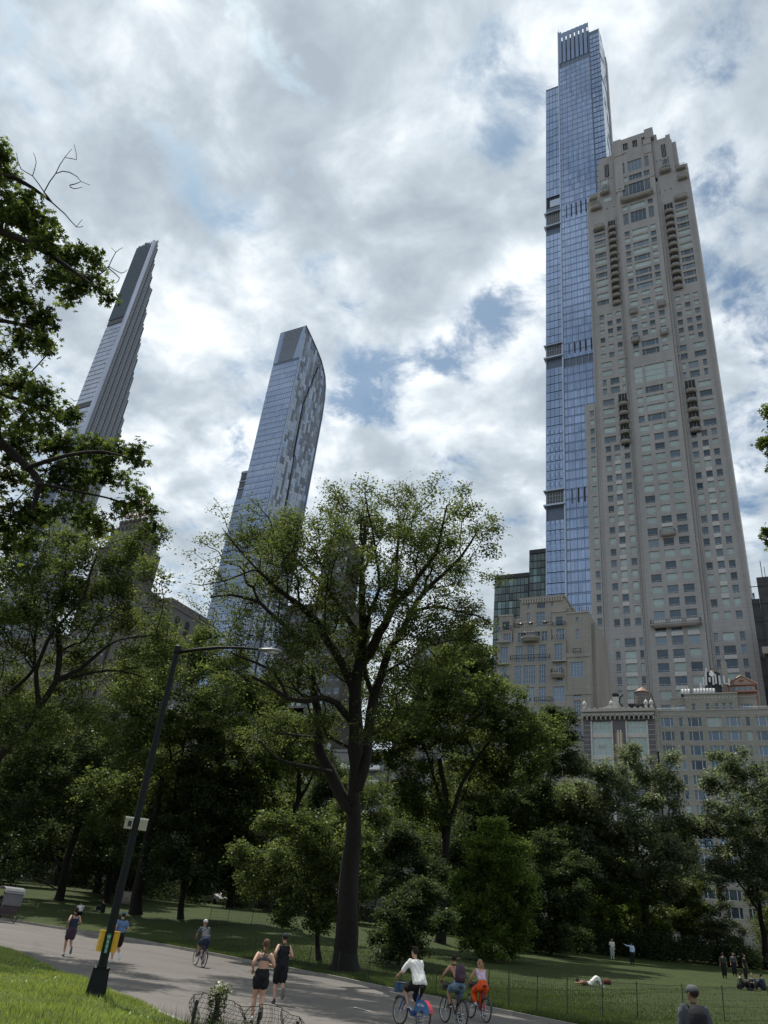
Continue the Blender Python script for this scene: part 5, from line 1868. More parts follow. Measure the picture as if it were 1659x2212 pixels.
def grow(skel, attract, tip_r=.014, bf=.35, root_r=None, expo=2.4, rg=None):
    """skel: list of (points Nx3, parent_ref) polylines; attract Mx3. Minimum cost tree from the skeleton to every attractor"""
    P_ = []; par = []; fixed_r = []
    for pts, pref, rad in skel:
        # attach to the nearest existing node
        pts = np.asarray(pts, float)
        q = -1
        if P_:
            q = int(np.argmin(np.linalg.norm(np.array(P_) - pts[0], axis=1)))
            if np.linalg.norm(np.array(P_[q]) - pts[0]) < .05: pts = pts[1:]; rad = rad[1:]
        for p, r_ in zip(pts, rad):
            P_.append(p); par.append(q); fixed_r.append(r_); q = len(P_) - 1
    P_ = [np.array(p) for p in P_]
    plen = np.zeros(len(P_))
    for i in range(len(P_)):
        if par[i] >= 0: plen[i] = plen[par[i]] + np.linalg.norm(P_[i] - P_[par[i]])
    A = np.asarray(attract, float); M = len(A)
    nodes = np.array(P_)
    best = np.full(M, 1e9); bi = np.zeros(M, int)
    D = np.linalg.norm(A[:, None, :] - nodes[None], axis=2) + bf * plen[None]
    # do not grow twigs from the lowest trunk
    D[:, 0] += 100
    bi = D.argmin(1); best = D[np.arange(M), bi]
    done = np.zeros(M, bool)
    allp = list(nodes); plen = list(plen)
    for _ in range(M):
        c = np.where(done, 1e9, best); j = int(c.argmin())
        p = A[j]; q = bi[j]
        allp.append(p); par.append(q); fixed_r.append(0)
        plen.append(plen[q] + np.linalg.norm(p - allp[q]))
        k = len(allp) - 1; done[j] = True
        d = np.linalg.norm(A - p, axis=1) + bf * plen[k]
        m = d < best
        best = np.where(m, d, best); bi = np.where(m, k, bi)
    allp = np.array(allp); par = np.array(par)
    # pipe model radii
    n = len(allp)
    area = np.zeros(n); cnt = np.zeros(n, int)
    for i in range(n):
        if par[i] >= 0: cnt[par[i]] += 1
    order = np.argsort(-np.array(plen))
    for i in order:
        if cnt[i] == 0: area[i] = tip_r ** expo
        if par[i] >= 0: area[par[i]] += area[i]
    r_ = area ** (1 / expo)
    fr = np.array(fixed_r)
    if root_r: r_ = np.where(fr > 0, fr, np.minimum(r_, .55 * max(fr.max(), .05)))
    for i in np.argsort(np.array(plen)):
        if par[i] >= 0 and fr[i] <= 0: r_[i] = min(r_[i], r_[par[i]] * .86)
    return allp, par, r_, cnt, fr


def branch_mesh(allp, par, r_, sel, k_big=9, k_small=4, rg=None, wob=.0):
    """continuous tubes along the thickest child"""
    n = len(allp)
    kids = [[] for _ in range(n)]
    for i in range(n):
        if par[i] >= 0: kids[par[i]].append(i)
    V = []; F = []; base = 0
    starts = [i for i in range(n) if par[i] < 0]
    stack = [(i, None) for i in starts]
    while stack:
        s, pr = stack.pop()
        chain = [s] if pr is None else [pr, s]
        rad = [r_[s]] if pr is None else [min(r_[pr] * .92, r_[s] * 1.25), r_[s]]
        cur = s
        while kids[cur]:
            ks = sorted(kids[cur], key=lambda q: -r_[q])
            for q in ks[1:]: stack.append((q, cur))
            cur = ks[0]; chain.append(cur); rad.append(r_[cur])
        keep = [sel(c) for c in chain[(0 if pr is None else 1):]]
        if not any(keep): continue
        m = len(keep) - keep[::-1].index(True)
        st = keep.index(True)
        lo = st if pr is None else st
        pts = allp[chain]; rad = np.array(rad)
        end = (m if pr is None else m + 1)
        pts = pts[lo:end]; rad = rad[lo:end]
        if len(pts) < 2: continue
        k = k_big if rad.max() > .09 else (6 if rad.max() > .04 else k_small)
        if rad.max() < .02: k = 3
        # smooth: insert catmull midpoints
        if len(pts) > 2:
            e_ = np.vstack([2 * pts[0] - pts[1], pts, 2 * pts[-1] - pts[-2]])
            mid = (-e_[:-3] + 9 * e_[1:-2] + 9 * e_[2:-1] - e_[3:]) / 16
            np_ = np.empty((len(pts) * 2 - 1, 3)); np_[0::2] = pts; np_[1::2] = mid
            nr = np.empty(len(np_)); nr[0::2] = rad; nr[1::2] = (rad[:-1] + rad[1:]) / 2
            if rad.max() > .03 or True: pts, rad = np_, nr
        mlen = len(pts)
        T = np.gradient(pts, axis=0); T /= np.linalg.norm(T, axis=1)[:, None] + 1e-9
        a = np.array([0.31, .2, .93]) if abs(T[0, 2]) < .9 else np.array([1., .1, 0])
        u = np.cross(T[0], a); u /= np.linalg.norm(u)
        ang = 2 * np.pi * np.arange(k) / k
        for i in range(mlen):
            u = u - T[i] * (T[i] @ u); u /= np.linalg.norm(u) + 1e-9
            w = np.cross(T[i], u)
            rr = rad[i] * (1 + (0 if rad[i] < .12 else .06) * np.sin(3 * ang + i * .7))
            V.append(pts[i] + rr[:, None] * (np.cos(ang)[:, None] * u + np.sin(ang)[:, None] * w))
        ii = np.arange(mlen - 1)[:, None] * k; jj = np.arange(k)[None]; j2 = (jj + 1) % k
        q = np.stack([ii + jj, ii + j2, ii + j2 + k, ii + jj + k], -1).reshape(-1, 4) + base
        F.append(q); base += mlen * k
    if not V: return None
    return np.vstack(V), np.vstack(F)


OAK_SHAPE = np.array([(0, 0), (.04, .22), (.26, .20), (.40, .34), (.16, .40), (.14, .50), (.44, .58), (.50, .74), (.16, .66), (.14, .78), (.20, .92), (0, 1.0),
                      (-.20, .92), (-.14, .78), (-.16, .66), (-.50, .74), (-.44, .58), (-.14, .50), (-.16, .40), (-.40, .34), (-.26, .20), (-.04, .22)])
OAK_F = [(0, 1, 21), (1, 2, 3, 4), (21, 18, 19, 20), (1, 4, 18, 21), (4, 5, 17, 18), (5, 6, 7, 8), (17, 14, 15, 16), (5, 8, 14, 17), (8, 9, 13, 14), (9, 10, 11, 12, 13)]


def leaf_frames(pts, rg, up=.55, droop=.3):
    n = len(pts)
    nrm = rg.normal(size=(n, 3)); nrm[:, 2] = np.abs(nrm[:, 2]) + up * 1.6
    nrm /= np.linalg.norm(nrm, axis=1)[:, None]
    t = rg.normal(size=(n, 3)); t[:, 2] -= droop
    t -= nrm * (t * nrm).sum(1)[:, None]; t /= np.linalg.norm(t, axis=1)[:, None]
    s = np.cross(nrm, t)
    return nrm, t, s


def leaves_simple(pts, size, rg, aspect=.62, up=.55):
    n = len(pts)
    nrm, t, s = leaf_frames(pts, rg, up)
    L_ = size * rg.uniform(.65, 1.3, n)[:, None]; w = L_ * aspect / 2
    v0 = pts; v1 = pts + t * L_ * .45 + s * w + nrm * L_ * .10; v2 = pts + t * L_; v3 = pts + t * L_ * .45 - s * w + nrm * L_ * .10
    V = np.stack([v0, v1, v2, v3], 1).reshape(-1, 3)
    F = (np.arange(n)[:, None] * 4 + np.array([0, 1, 2, 3])[None])
    return V, F


def sprays(allp, par, pick, rg, sig, size):
    """leaves gathered in small sprays round the shoots"""
    n = len(pick); k = 7
    c = pick[: max(1, n // k)]
    pp = np.where(par[c] >= 0, par[c], c); t_ = rg.random(len(c))[:, None] ** .7
    ctr = allp[pp] * (1 - t_) + allp[c] * t_ + rg.normal(size=(len(c), 3)) * sig * np.array([1, 1, .7])
    lp = np.repeat(ctr, k, 0)
    return lp + rg.normal(size=lp.shape) * size * np.array([.95, .95, .5])


def add_tree_parts(root, org, res, leafpts, kind, size, rg, aspect=.62, up=.55, bark='bark', thick=.10, crown='crown', light=(.5, .28, .22)):
    allp, par, r_, cnt, fr = res
    P0 = allp - np.asarray(org)[None]
    kk = 12
    a = branch_mesh(P0, par, r_, lambda c: fr[c] > 0 and r_[c] >= thick, k_big=kk)
    if a is not None: ob('trunk', mesh_np('trunk', a[0], a[1], MAT[bark], smooth=True), root)
    a = branch_mesh(P0, par, r_, lambda c: not (fr[c] > 0 and r_[c] >= thick))
    if a is not None:
        o = ob('branches', mesh_np('branches', a[0], a[1], MAT[bark], smooth=True), root); o['kind'] = 'stuff'
    V, F = leaves_simple(leafpts - np.asarray(org)[None], size, rg, aspect, up)
    # tone in clumps: one random tone per neighbourhood plus per leaf scatter
    n = len(leafpts)
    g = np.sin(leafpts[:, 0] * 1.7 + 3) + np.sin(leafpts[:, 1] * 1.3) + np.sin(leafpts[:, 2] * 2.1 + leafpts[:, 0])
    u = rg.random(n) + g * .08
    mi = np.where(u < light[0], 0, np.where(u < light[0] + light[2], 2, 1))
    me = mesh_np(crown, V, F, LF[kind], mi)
    o = ob(crown, me, root); o['kind'] = 'stuff'


def crown_points(blobs, dens, rg, depth0, dj=1.0, org=None):
    """blobs in picture position and size at the tree's own distance become spheres in the world"""
    pts = []; wts = []
    for bl in blobs:
        px, py, pr = bl[:3]
        dd = bl[3] if len(bl) > 3 else rg.uniform(-3.5, 3.5) * dj
        c = W(px, py, depth0 + dd)
        r_ = pr / FPX * (depth0 + dd)
        n = max(4, int(dens * (r_ ** 2)))
        v = rg.normal(size=(n, 3)); v /= np.linalg.norm(v, axis=1)[:, None]
        rad = r_ * rg.random(n) ** .38
        s_ = np.array([1, 1, .86])
        pts.append(c + v * rad[:, None] * s_)
    return np.vstack(pts)


def tree(name, label, base, blobs, nleaf, kind='mid', trunk=None, limbs=(), root_r=.35, dens=9, size=.19, seed=1, depth=None, dj=1.0, keepd=False, cat='tree', group=None,
         aspect=.62, up=.55, sig=.38, bark='bark', thick=.10, bf=.35, tipr=.013, light=(.5, .28, .22), twig_extra=0.0, bare=None, leaf_r=.06):
    rg = np.random.default_rng(seed)
    g_, dd_ = onG(*base)
    if not keepd: depth = min(dd_, 84.0)
    if dd_ > 84.0 or base[0] < 0:
        g_ = W(base[0], base[1], depth); g_[2] = gz(g_[0], g_[1])
    root = empty(name, g_)
    tag(root, label, cat, group)
    size = size * (depth / 46.0) ** .55
    dens = dens * min(1.0, (46.0 / depth) ** 1.2)
    sk = []
    if trunk is None:
        cx = np.mean([b_[0] for b_ in blobs]); cy = np.mean([b_[1] for b_ in blobs])
        trunk = [(base[0], base[1]), (base[0] * .8 + cx * .2, base[1] * .66 + cy * .34), (base[0] * .4 + cx * .6, base[1] * .3 + cy * .7)]
    tp = [W(px, py, depth) for px, py in trunk]
    tp[0] = g_ - np.array([0, 0, .15])
    tp = np.array(tp)
    dn = [tp[0]]
    for a, b_ in zip(tp[:-1], tp[1:]):
        m = max(1, int(np.linalg.norm(b_ - a) / .9))
        for k in range(1, m + 1): dn.append(a + (b_ - a) * k / m + (rg.normal(size=3) * .03 if k < m else 0))
    dn = np.array(dn)
    # root flare
    m = len(dn); tt = np.linspace(0, 1, m)
    rad = root_r * (1 - .62 * tt)
    if np.linalg.norm(dn[1] - dn[0]) > .5: dn = np.vstack([dn[0], dn[0] + (dn[1] - dn[0]) * .35, dn[1:]]); rad = np.r_[root_r * 1.4, root_r * 1.08, rad[1:]]
    sk.append((dn, None, rad))
    for lb in limbs:
        pl, r0, r1 = lb[0], lb[1], lb[2]; dd0, dd1 = (lb[3], lb[4]) if len(lb) > 3 else (0, rg.uniform(-3, 3))
        n = len(pl)
        P_ = [W(px, py, depth + dd0 + (dd1 - dd0) * i / (n - 1)) for i, (px, py) in enumerate(pl)]
        d2 = [P_[0]]
        for a, b_ in zip(P_[:-1], P_[1:]):
            m = max(1, int(np.linalg.norm(b_ - a) / .9))
            for k in range(1, m + 1): d2.append(a + (b_ - a) * k / m + (rg.normal(size=3) * .03 if k < m else 0))
        sk.append((np.array(d2), None, np.linspace(r0, r1, len(d2))))
    A = crown_points(blobs, dens, rg, depth, dj)
    A = A[A[:, 2] > ground_z(A[:, 0], A[:, 1]) + .3]
    res = grow(sk, A, tip_r=tipr, bf=bf, root_r=root_r)
    allp, par, r_, cnt, fr = res
    # leaves sit on thin shoots
    small = np.nonzero((r_ < leaf_r) & (fr <= 0))[0]
    w = 1.0 / (r_[small] + .012) ; w[cnt[small] == 0] *= 1.6
    w /= w.sum()
    pick = rg.choice(small, nleaf, p=w)
    lp = sprays(allp, par, pick, rg, sig, size)
    if bare is not None:          # thinly leaved side where the twigs show
        q = (lp - np.array([0, 0, CAM_H])) @ AX
        qx = CX + FPX * q[:, 0] / q[:, 2]; qy = CY + FPX * q[:, 1] / q[:, 2]
        lp = lp[rg.random(len(lp)) < np.clip((qx - bare[0]) / (bare[1] - bare[0]), .10, 1) * np.clip((qy - 1020) / 130, .45, 1)]
    lp = lp[lp[:, 2] > ground_z(lp[:, 0], lp[:, 1]) + .15]
    add_tree_parts(root, g_, res, lp, kind, size, rg, aspect, up, bark, thick, light=light)
    return root, depth


# ---- the big elm in the middle
elm_limbs = [
    ([(760, 1748), (735, 1715), (711, 1666), (690, 1626), (686, 1593), (693, 1560), (680, 1510), (672, 1442), (667, 1402), (669, 1350), (675, 1310)], .36, .11, 0, 2.5),
    ([(667, 1402), (640, 1372), (600, 1338), (560, 1300), (500, 1285), (455, 1290)], .15, .05, 2, 3),
    ([(766, 1657), (770, 1580), (767, 1510), (774, 1442), (784, 1375), (782, 1308), (782, 1241), (784, 1187), (780, 1120)], .46, .05, 0, 0),
    ([(774, 1442), (795, 1415), (809, 1389), (820, 1365), (833, 1348), (849, 1308), (879, 1281), (903, 1246), (938, 1201), (951, 1160), (965, 1093)], .30, .04, 0, -2),
    ([(833, 1348), (848, 1300), (855, 1268), (858, 1201), (862, 1130)], .16, .04, -.8, 2),
    ([(761, 1483), (736, 1429), (710, 1389), (688, 1348), (648, 1308), (621, 1289), (560, 1235), (510, 1180), (480, 1140)], .24, .015, 0, -3),
    ([(775, 1375), (750, 1335), (723, 1295), (675, 1241), (637, 1209), (590, 1150)], .17, .04, 0, 2.5),
    ([(772, 1700), (789, 1644), (798, 1563), (806, 1510), (825, 1456), (841, 1402), (863, 1375), (889, 1322), (916, 1279), (957, 1241), (997, 1201), (1030, 1150)], .34, .05, 0, 2.5),
    ([(805, 1500), (790, 1460), (786, 1420)], .16, .08, .6, 1),
    ([(753, 1550), (728, 1520), (696, 1507), (661, 1515), (621, 1507), (580, 1480), (545, 1462)], .19, .06, 0, -3),
    ([(621, 1507), (590, 1450), (520, 1420), (500, 1410)], .08, .04, -2, -3.5),
    ([(889, 1322), (940, 1310), (985, 1320), (1030, 1330), (1060, 1345)], .09, .03, 1.5, -2),
    ([(784, 1375), (800, 1320), (820, 1270), (812, 1200), (806, 1150)], .13, .04, 0, -1.5),
    ([(711, 1666), (660, 1655), (600, 1640), (560, 1600)], .10, .04, 0, -2.5),
]
elm_blobs = [(520, 1180, 62), (462, 1250, 45), (590, 1150, 70), (540, 1290, 80), (670, 1170, 95), (760, 1130, 85), (690, 1280, 100), (850, 1140, 95), (840, 1260, 95),
             (930, 1140, 78), (955, 1230, 80), (1020, 1120, 42), (1040, 1185, 30), (900, 1340, 78), (1000, 1310, 42), (1045, 1340, 26), (620, 1390, 75), (520, 1380, 55), (750, 1390, 85), (600, 1490, 60), (850, 1450, 70),
             (450, 1330, 36), (580, 1220, 70), (720, 1075, 40), (880, 1060, 36), (930, 1050, 28), (790, 1055, 34), (980, 1090, 40), (440, 1180, 30), (660, 1460, 60), (800, 1500, 60), (560, 1600, 45), (700, 1560, 50), (1060, 1240, 22), (1065, 1130, 16), (500, 1470, 50), (430, 1250, 30), (900, 1440, 60), (960, 1400, 50), (880, 1530, 50), (820, 1570, 46), (1000, 1360, 36), (600, 1560, 46), (480, 1400, 40), (420, 1200, 26), (410, 1290, 24), (470, 1110, 26), (540, 1100, 34), (1000, 1060, 24), (430, 1400, 26)]
tree('elm_tree', 'big spreading elm with dark forked trunk and airy crown in mid lawn', (745, 2098), elm_blobs, 108000, 'elm',
     trunk=[(745, 2098), (752, 1960), (757, 1853), (765, 1772), (766, 1657)], limbs=elm_limbs, root_r=.66, dens=15, size=.155, seed=5, dj=1.1, sig=.27, thick=.16, light=(.48, .32, .2), leaf_r=.05, tipr=.017, bare=(400, 600))

# ---- the left maple whose limb enters the frame
tree('maple_tree', 'broad maple leaning in from the left edge with a long dark diagonal limb', (-90, 2050), [
    (60, 1230, 75), (150, 1190, 66), (225, 1195, 62), (290, 1175, 46), (325, 1235, 42), (345, 1160, 22), (120, 1320, 90), (220, 1310, 80), (30, 1370, 85), (295, 1340, 62), (370, 1390, 48), (180, 1440, 85), (80, 1490, 80), (280, 1460, 68), (350, 1440, 45),
    (20, 1150, 50), (100, 1130, 45), (190, 1125, 38), (-30, 1280, 90), (-60, 1450, 90), (330, 1300, 30), (20, 1560, 70), (200, 1540, 60), (120, 1560, 60), (10, 1300, 80), (160, 1260, 60), (260, 1250, 60), (330, 1400, 50)], 66000, 'mid', depth=34.0, keepd=True,
     trunk=[(-90, 2050), (-80, 1900), (-50, 1760), (-18, 1660), (18, 1610), (55, 1573), (84, 1529), (121, 1471)],
     limbs=[([(121, 1471), (128, 1408), (124, 1353), (139, 1262), (143, 1189)], .16, .04, 0, 1.5), ([(121, 1471), (172, 1445), (220, 1405), (256, 1383)], .13, .04, 0, -1.5),
            ([(121, 1471), (205, 1452), (256, 1449), (311, 1463)], .09, .03, 0, 2), ([(84, 1529), (78, 1450), (110, 1372), (180, 1290), (210, 1200)], .12, .03, 0, -2),
            ([(-50, 1760), (0, 1518), (37, 1482), (73, 1445), (80, 1340), (60, 1230)], .16, .03, 0, 1)], root_r=.34, dens=13, size=.165, seed=8, sig=.24, thick=.11)

# ---- trees round the lawn and behind it
T_ = [
    ('plane_tree', 'dark leaning trunk at the left behind the runner in black', (128, 1945), [(60, 1620, 95), (160, 1590, 95), (100, 1720, 85), (215, 1640, 80), (30, 1780, 75), (10, 1680, 80), (250, 1560, 70), (60, 1540, 70), (180, 1760, 60), (110, 1800, 50), (20, 1860, 50)], 42000, 'dark', [(128, 1945), (140, 1880), (154, 1830), (190, 1720), (200, 1640)], .40, 46),
    ('forked_oak', 'tall dark tree forking low behind the lamp post', (292, 1975), [(330, 1500, 80), (420, 1450, 76), (400, 1580, 90), (300, 1600, 85), (480, 1510, 70), (380, 1680, 80), (240, 1700, 70), (340, 1400, 50), (280, 1480, 60), (250, 1780, 50), (340, 1760, 50), (440, 1380, 40), (500, 1420, 40), (540, 1500, 50)], 56000, 'mid', [(292, 1975), (295, 1935), (306, 1880), (318, 1811), (340, 1740), (350, 1680)], .48, 52),
    ('hemlock_tree', 'dense almost black evergreen between the lamp post and the elm', (390, 1985), [(470, 1740, 80), (470, 1830, 74), (440, 1660, 65), (400, 1770, 70), (500, 1880, 50), (420, 1880, 60), (450, 1600, 40), (500, 1790, 60), (360, 1850, 50), (520, 1700, 50)], 50000, 'dark', [(390, 1985), (398, 1900), (420, 1800), (440, 1680)], .26, 58),
    ('ash_tree', 'forked dark tree behind the elm on its left', (606, 1994), [(560, 1640, 70), (640, 1620, 60), (555, 1720, 62), (600, 1560, 60), (680, 1570, 45), (530, 1780, 40), (500, 1600, 60), (590, 1500, 50), (520, 1530, 50), (680, 1640, 40)], 36000, 'mid', [(606, 1994), (618, 1930), (634, 1880), (631, 1785), (645, 1722), (648, 1650)], .42, 56),
    ('linden_tree', 'tall tree with dark trunk between the elm and the bushes', (950, 2037), [(955, 1450, 66), (1020, 1420, 52), (905, 1520, 80), (1000, 1520, 80), (1080, 1530, 66), (1150, 1590, 62), (1195, 1580, 40), (1040, 1620, 80), (900, 1640, 75), (1000, 1370, 34), (950, 1560, 80), (930, 1740, 60), (1120, 1640, 70), (830, 1600, 60), (1040, 1700, 60), (880, 1720, 50), (860, 1560, 60), (1110, 1580, 60), (1000, 1450, 50), (1060, 1480, 50)], 74000, 'mid', [(950, 2037), (958, 1930), (962, 1840), (966, 1790), (960, 1700), (950, 1640)], .50, 50),
    ('beech_tree', 'slimmer tree just behind the linden trunk', (1012, 2010), [(1100, 1720, 66), (1040, 1760, 60), (1150, 1680, 60), (1180, 1640, 50), (1060, 1660, 50), (1210, 1550, 32), (1225, 1600, 34), (1090, 1790, 50), (1000, 1820, 46), (1160, 1740, 50)], 34000, 'dark', [(1012, 2010), (1020, 1904), (1022, 1800), (1040, 1720), (1060, 1660)], .36, 60),
    ('locust_tree', 'round topped green tree in front of the brick apartment house', (1395, 2040), [(1365, 1645, 42), (1310, 1680, 50), (1410, 1690, 46), (1265, 1740, 60), (1350, 1750, 76), (1430, 1755, 52), (1300, 1830, 70), (1390, 1840, 72), (1450, 1850, 50), (1455, 1640, 22), (1450, 1690, 26), (1240, 1660, 40), (1240, 1820, 50), (1480, 1780, 34), (1340, 1900, 60), (1450, 1900, 46), (1400, 1930, 40), (1280, 1880, 40)], 66000, 'grey', [(1395, 2040), (1392, 1950), (1385, 1880), (1370, 1800)], .42, 74),
    ('sycamore_tree', 'pale leaved tree at the right edge with a leaning forked trunk', (1652, 2075), [(1550, 1690, 40), (1600, 1655, 40), (1580, 1750, 56), (1640, 1700, 50), (1530, 1790, 44), (1600, 1830, 62), (1560, 1870, 50), (1650, 1800, 60), (1680, 1880, 60), (1620, 1900, 46), (1690, 1740, 50), (1545, 1640, 18)], 42000, 'grey', [(1652, 2075), (1650, 2020), (1640, 1953), (1632, 1890), (1620, 1830)], .36, 68),
    ('cherry_tree', 'lower leafy tree between the linden and the round topped tree', (1185, 2010), [(1180, 1760, 56), (1240, 1740, 44), (1130, 1780, 50), (1200, 1830, 60), (1260, 1800, 50), (1150, 1850, 50), (1240, 1860, 50), (1100, 1840, 40)], 34000, 'mid', [(1185, 2010), (1187, 1950), (1175, 1870), (1180, 1800)], .26, 66),
]
tree_roots = {}
for i, (nm, lb, base, blobs, nl, kd, tr, rr, dp) in enumerate(T_):
    lim = ()
    if nm == 'linden_tree': lim = [([(962, 1840), (955, 1760), (949, 1722), (930, 1650), (900, 1580)], .20, .06), ([(964, 1800), (996, 1696), (1030, 1640), (1060, 1600), (1140, 1540)], .22, .05)]
    if nm == 'forked_oak': lim = [([(306, 1890), (340, 1850), (366, 1793), (380, 1700), (400, 1600)], .26, .06)]
    if nm == 'ash_tree': lim = [([(634, 1870), (608, 1800), (590, 1722), (570, 1650)], .24, .06), ([(645, 1730), (668, 1690), (690, 1640)], .16, .05)]
    if nm == 'sycamore_tree': lim = [([(1642, 1970), (1600, 1912), (1575, 1880), (1540, 1860)], .15, .04), ([(1642, 1960), (1600, 1850), (1580, 1780)], .14, .04)]
    if nm == 'locust_tree': lim = [([(1390, 1960), (1440, 1925), (1458, 1880), (1470, 1820)], .18, .05), ([(1385, 1890), (1330, 1830), (1280, 1780)], .16, .04)]
    tree_roots[nm] = tree(nm, lb, base, blobs, nl, kd, trunk=tr, limbs=lim, root_r=rr, dens=9, size=.225 if kd != 'grey' else .225, seed=20 + i, depth=dp, sig=.32, thick=.13)

# ---- understory: low branches in front of the elm and the dark bushes on the right
S_ = [
    ('dogwood_tree', 'low dogwood with layered sprays in front of the elm trunk', (690, 2075), [(600, 1860, 62), (660, 1810, 60), (560, 1905, 42), (700, 1870, 60), (640, 1935, 46), (770, 1820, 40), (780, 1900, 46), (540, 1840, 40), (730, 1950, 46), (590, 1780, 34), (620, 1980, 30), (680, 1990, 36), (750, 1870, 40)], 36000, 'mid', 38.0, .16),
    ('shrub', 'dark bush at the foot of the elm on its right', (860, 2085), [(860, 1990, 50), (900, 1950, 46), (830, 2020, 30), (880, 2030, 34), (930, 1930, 40), (840, 2060, 24), (900, 2055, 26), (950, 1990, 30)], 20000, 'dark', 46.0, .10),
    ('shrub', 'loose dark bush between the elm trunk and the linden trunk', (900, 2070), [(880, 1860, 46), (930, 1890, 40), (840, 1920, 36), (880, 1800, 40), (840, 1830, 36), (900, 1960, 34)], 16000, 'dark', 46.0, .10),
    ('shrub', 'bright tipped bush standing right of the linden trunk', (1060, 2075), [(1080, 1900, 62), (1045, 1840, 46), (1110, 1850, 50), (1030, 1950, 50), (1100, 1960, 62), (1060, 2010, 44), (1140, 1920, 40), (1060, 1790, 34), (1000, 1900, 36), (1000, 1980, 30), (1120, 2010, 40), (1020, 2040, 30), (1060, 2050, 34), (1110, 2050, 34)], 44000, 'bright', 47.0, .14),
    ('shrub', 'tall dark bush in the middle of the bush group', (1190, 2062), [(1180, 1880, 55), (1220, 1930, 60), (1160, 1960, 56), (1210, 1990, 55), (1250, 1880, 44), (1180, 1830, 40), (1140, 2010, 40), (1190, 2040, 40), (1240, 2030, 40), (1150, 2045, 34), (1130, 1960, 46), (1250, 1950, 46)], 46000, 'dark', 52.0, .14),
    ('shrub', 'rounded bush with sunlit right edge behind the standing couple', (1330, 2062), [(1330, 1930, 64), (1290, 1890, 50), (1370, 1900, 44), (1395, 1960, 44), (1300, 1980, 56), (1360, 2000, 52), (1250, 1980, 46), (1420, 2010, 30), (1330, 1860, 34), (1270, 2020, 40), (1320, 2040, 36), (1380, 2030, 34), (1400, 1930, 30), (1290, 2045, 34), (1350, 2050, 34), (1400, 2045, 30), (1250, 2045, 30), (1240, 1920, 40)], 52000, 'bright', 56.0, .14),
    ('sapling', 'thin young tree right of the bushes', (1498, 2045), [(1500, 1960, 30), (1480, 1990, 26), (1525, 1985, 24), (1500, 1920, 24), (1455, 1985, 28)], 9000, 'mid', 76.0, .07),
    ('sapling', 'slender pale leaved conifer shaped sapling before the wall', (1560, 2062), [(1560, 1960, 18), (1562, 1990, 24), (1558, 1930, 12), (1580, 2015, 26), (1545, 2015, 24), (1590, 2035, 18)], 9000, 'grey', 74.0, .06),
]
for i, (nm, lb, base, blobs, nl, kd, dp, rr) in enumerate(S_):
    tree(nm, lb, base, blobs, nl, kd, root_r=rr, dens=16, size=.18 if nm != 'sapling' else .15, seed=60 + i, depth=dp, sig=.22, dj=.45, thick=.06, cat='bush' if nm == 'shrub' else 'tree', bf=.2,
         group='bushes on the right of the lawn' if nm == 'shrub' else None, light=(.45, .3, .25))

# ---- background trees closing the park edge, copies of three grown trees
def generic(seed, kind, H, Rr, nl, size=.26):
    rg = np.random.default_rng(seed)
    root = empty('park_tree', (0, 0, 0))
    tr = np.array([[0, 0, -.2], [0, 0, .4], [rg.normal() * .2, rg.normal() * .2, H * .18], [rg.normal() * .4, rg.normal() * .4, H * .36], [rg.normal() * .6, rg.normal() * .6, H * .55]])
    sk = [(tr, None, np.array([.55, .42, .36, .28, .16]))]
    for k in range(5):
        a = k * 1.256 + rg.normal() * .2; z0 = H * (.2 + .06 * k)
        sk.append((np.array([[0, 0, z0], [math.cos(a) * Rr * .3, math.sin(a) * Rr * .3, z0 + H * .12], [math.cos(a) * Rr * .62, math.sin(a) * Rr * .62, z0 + H * .2]]), None, np.array([.16, .1, .05])))
    A = []
    for k in range(24):
        a = rg.uniform(0, 6.28); rr = Rr * math.sqrt(rg.random()) * .85; z = H * rg.uniform(.16, .9)
        rr *= 1.05 - .75 * max(0, z / H - .55) / .45
        q = rg.normal(size=(26, 3)); q /= np.linalg.norm(q, axis=1)[:, None]
        A.append(np.array([math.cos(a) * rr, math.sin(a) * rr, z]) + q * (Rr * .32) * rg.random(26)[:, None] ** .4)
    A = np.vstack(A)
    res = grow(sk, A, root_r=.5)
    allp, par, r_, cnt, fr = res
    small = np.nonzero((r_ < .07) & (fr <= 0))[0]
    lp = sprays(allp, par, rg.choice(small, nl), rg, .42, size)
    add_tree_parts(root, (0, 0, 0), res, lp, kind, size, rg, thick=.14)
    return root


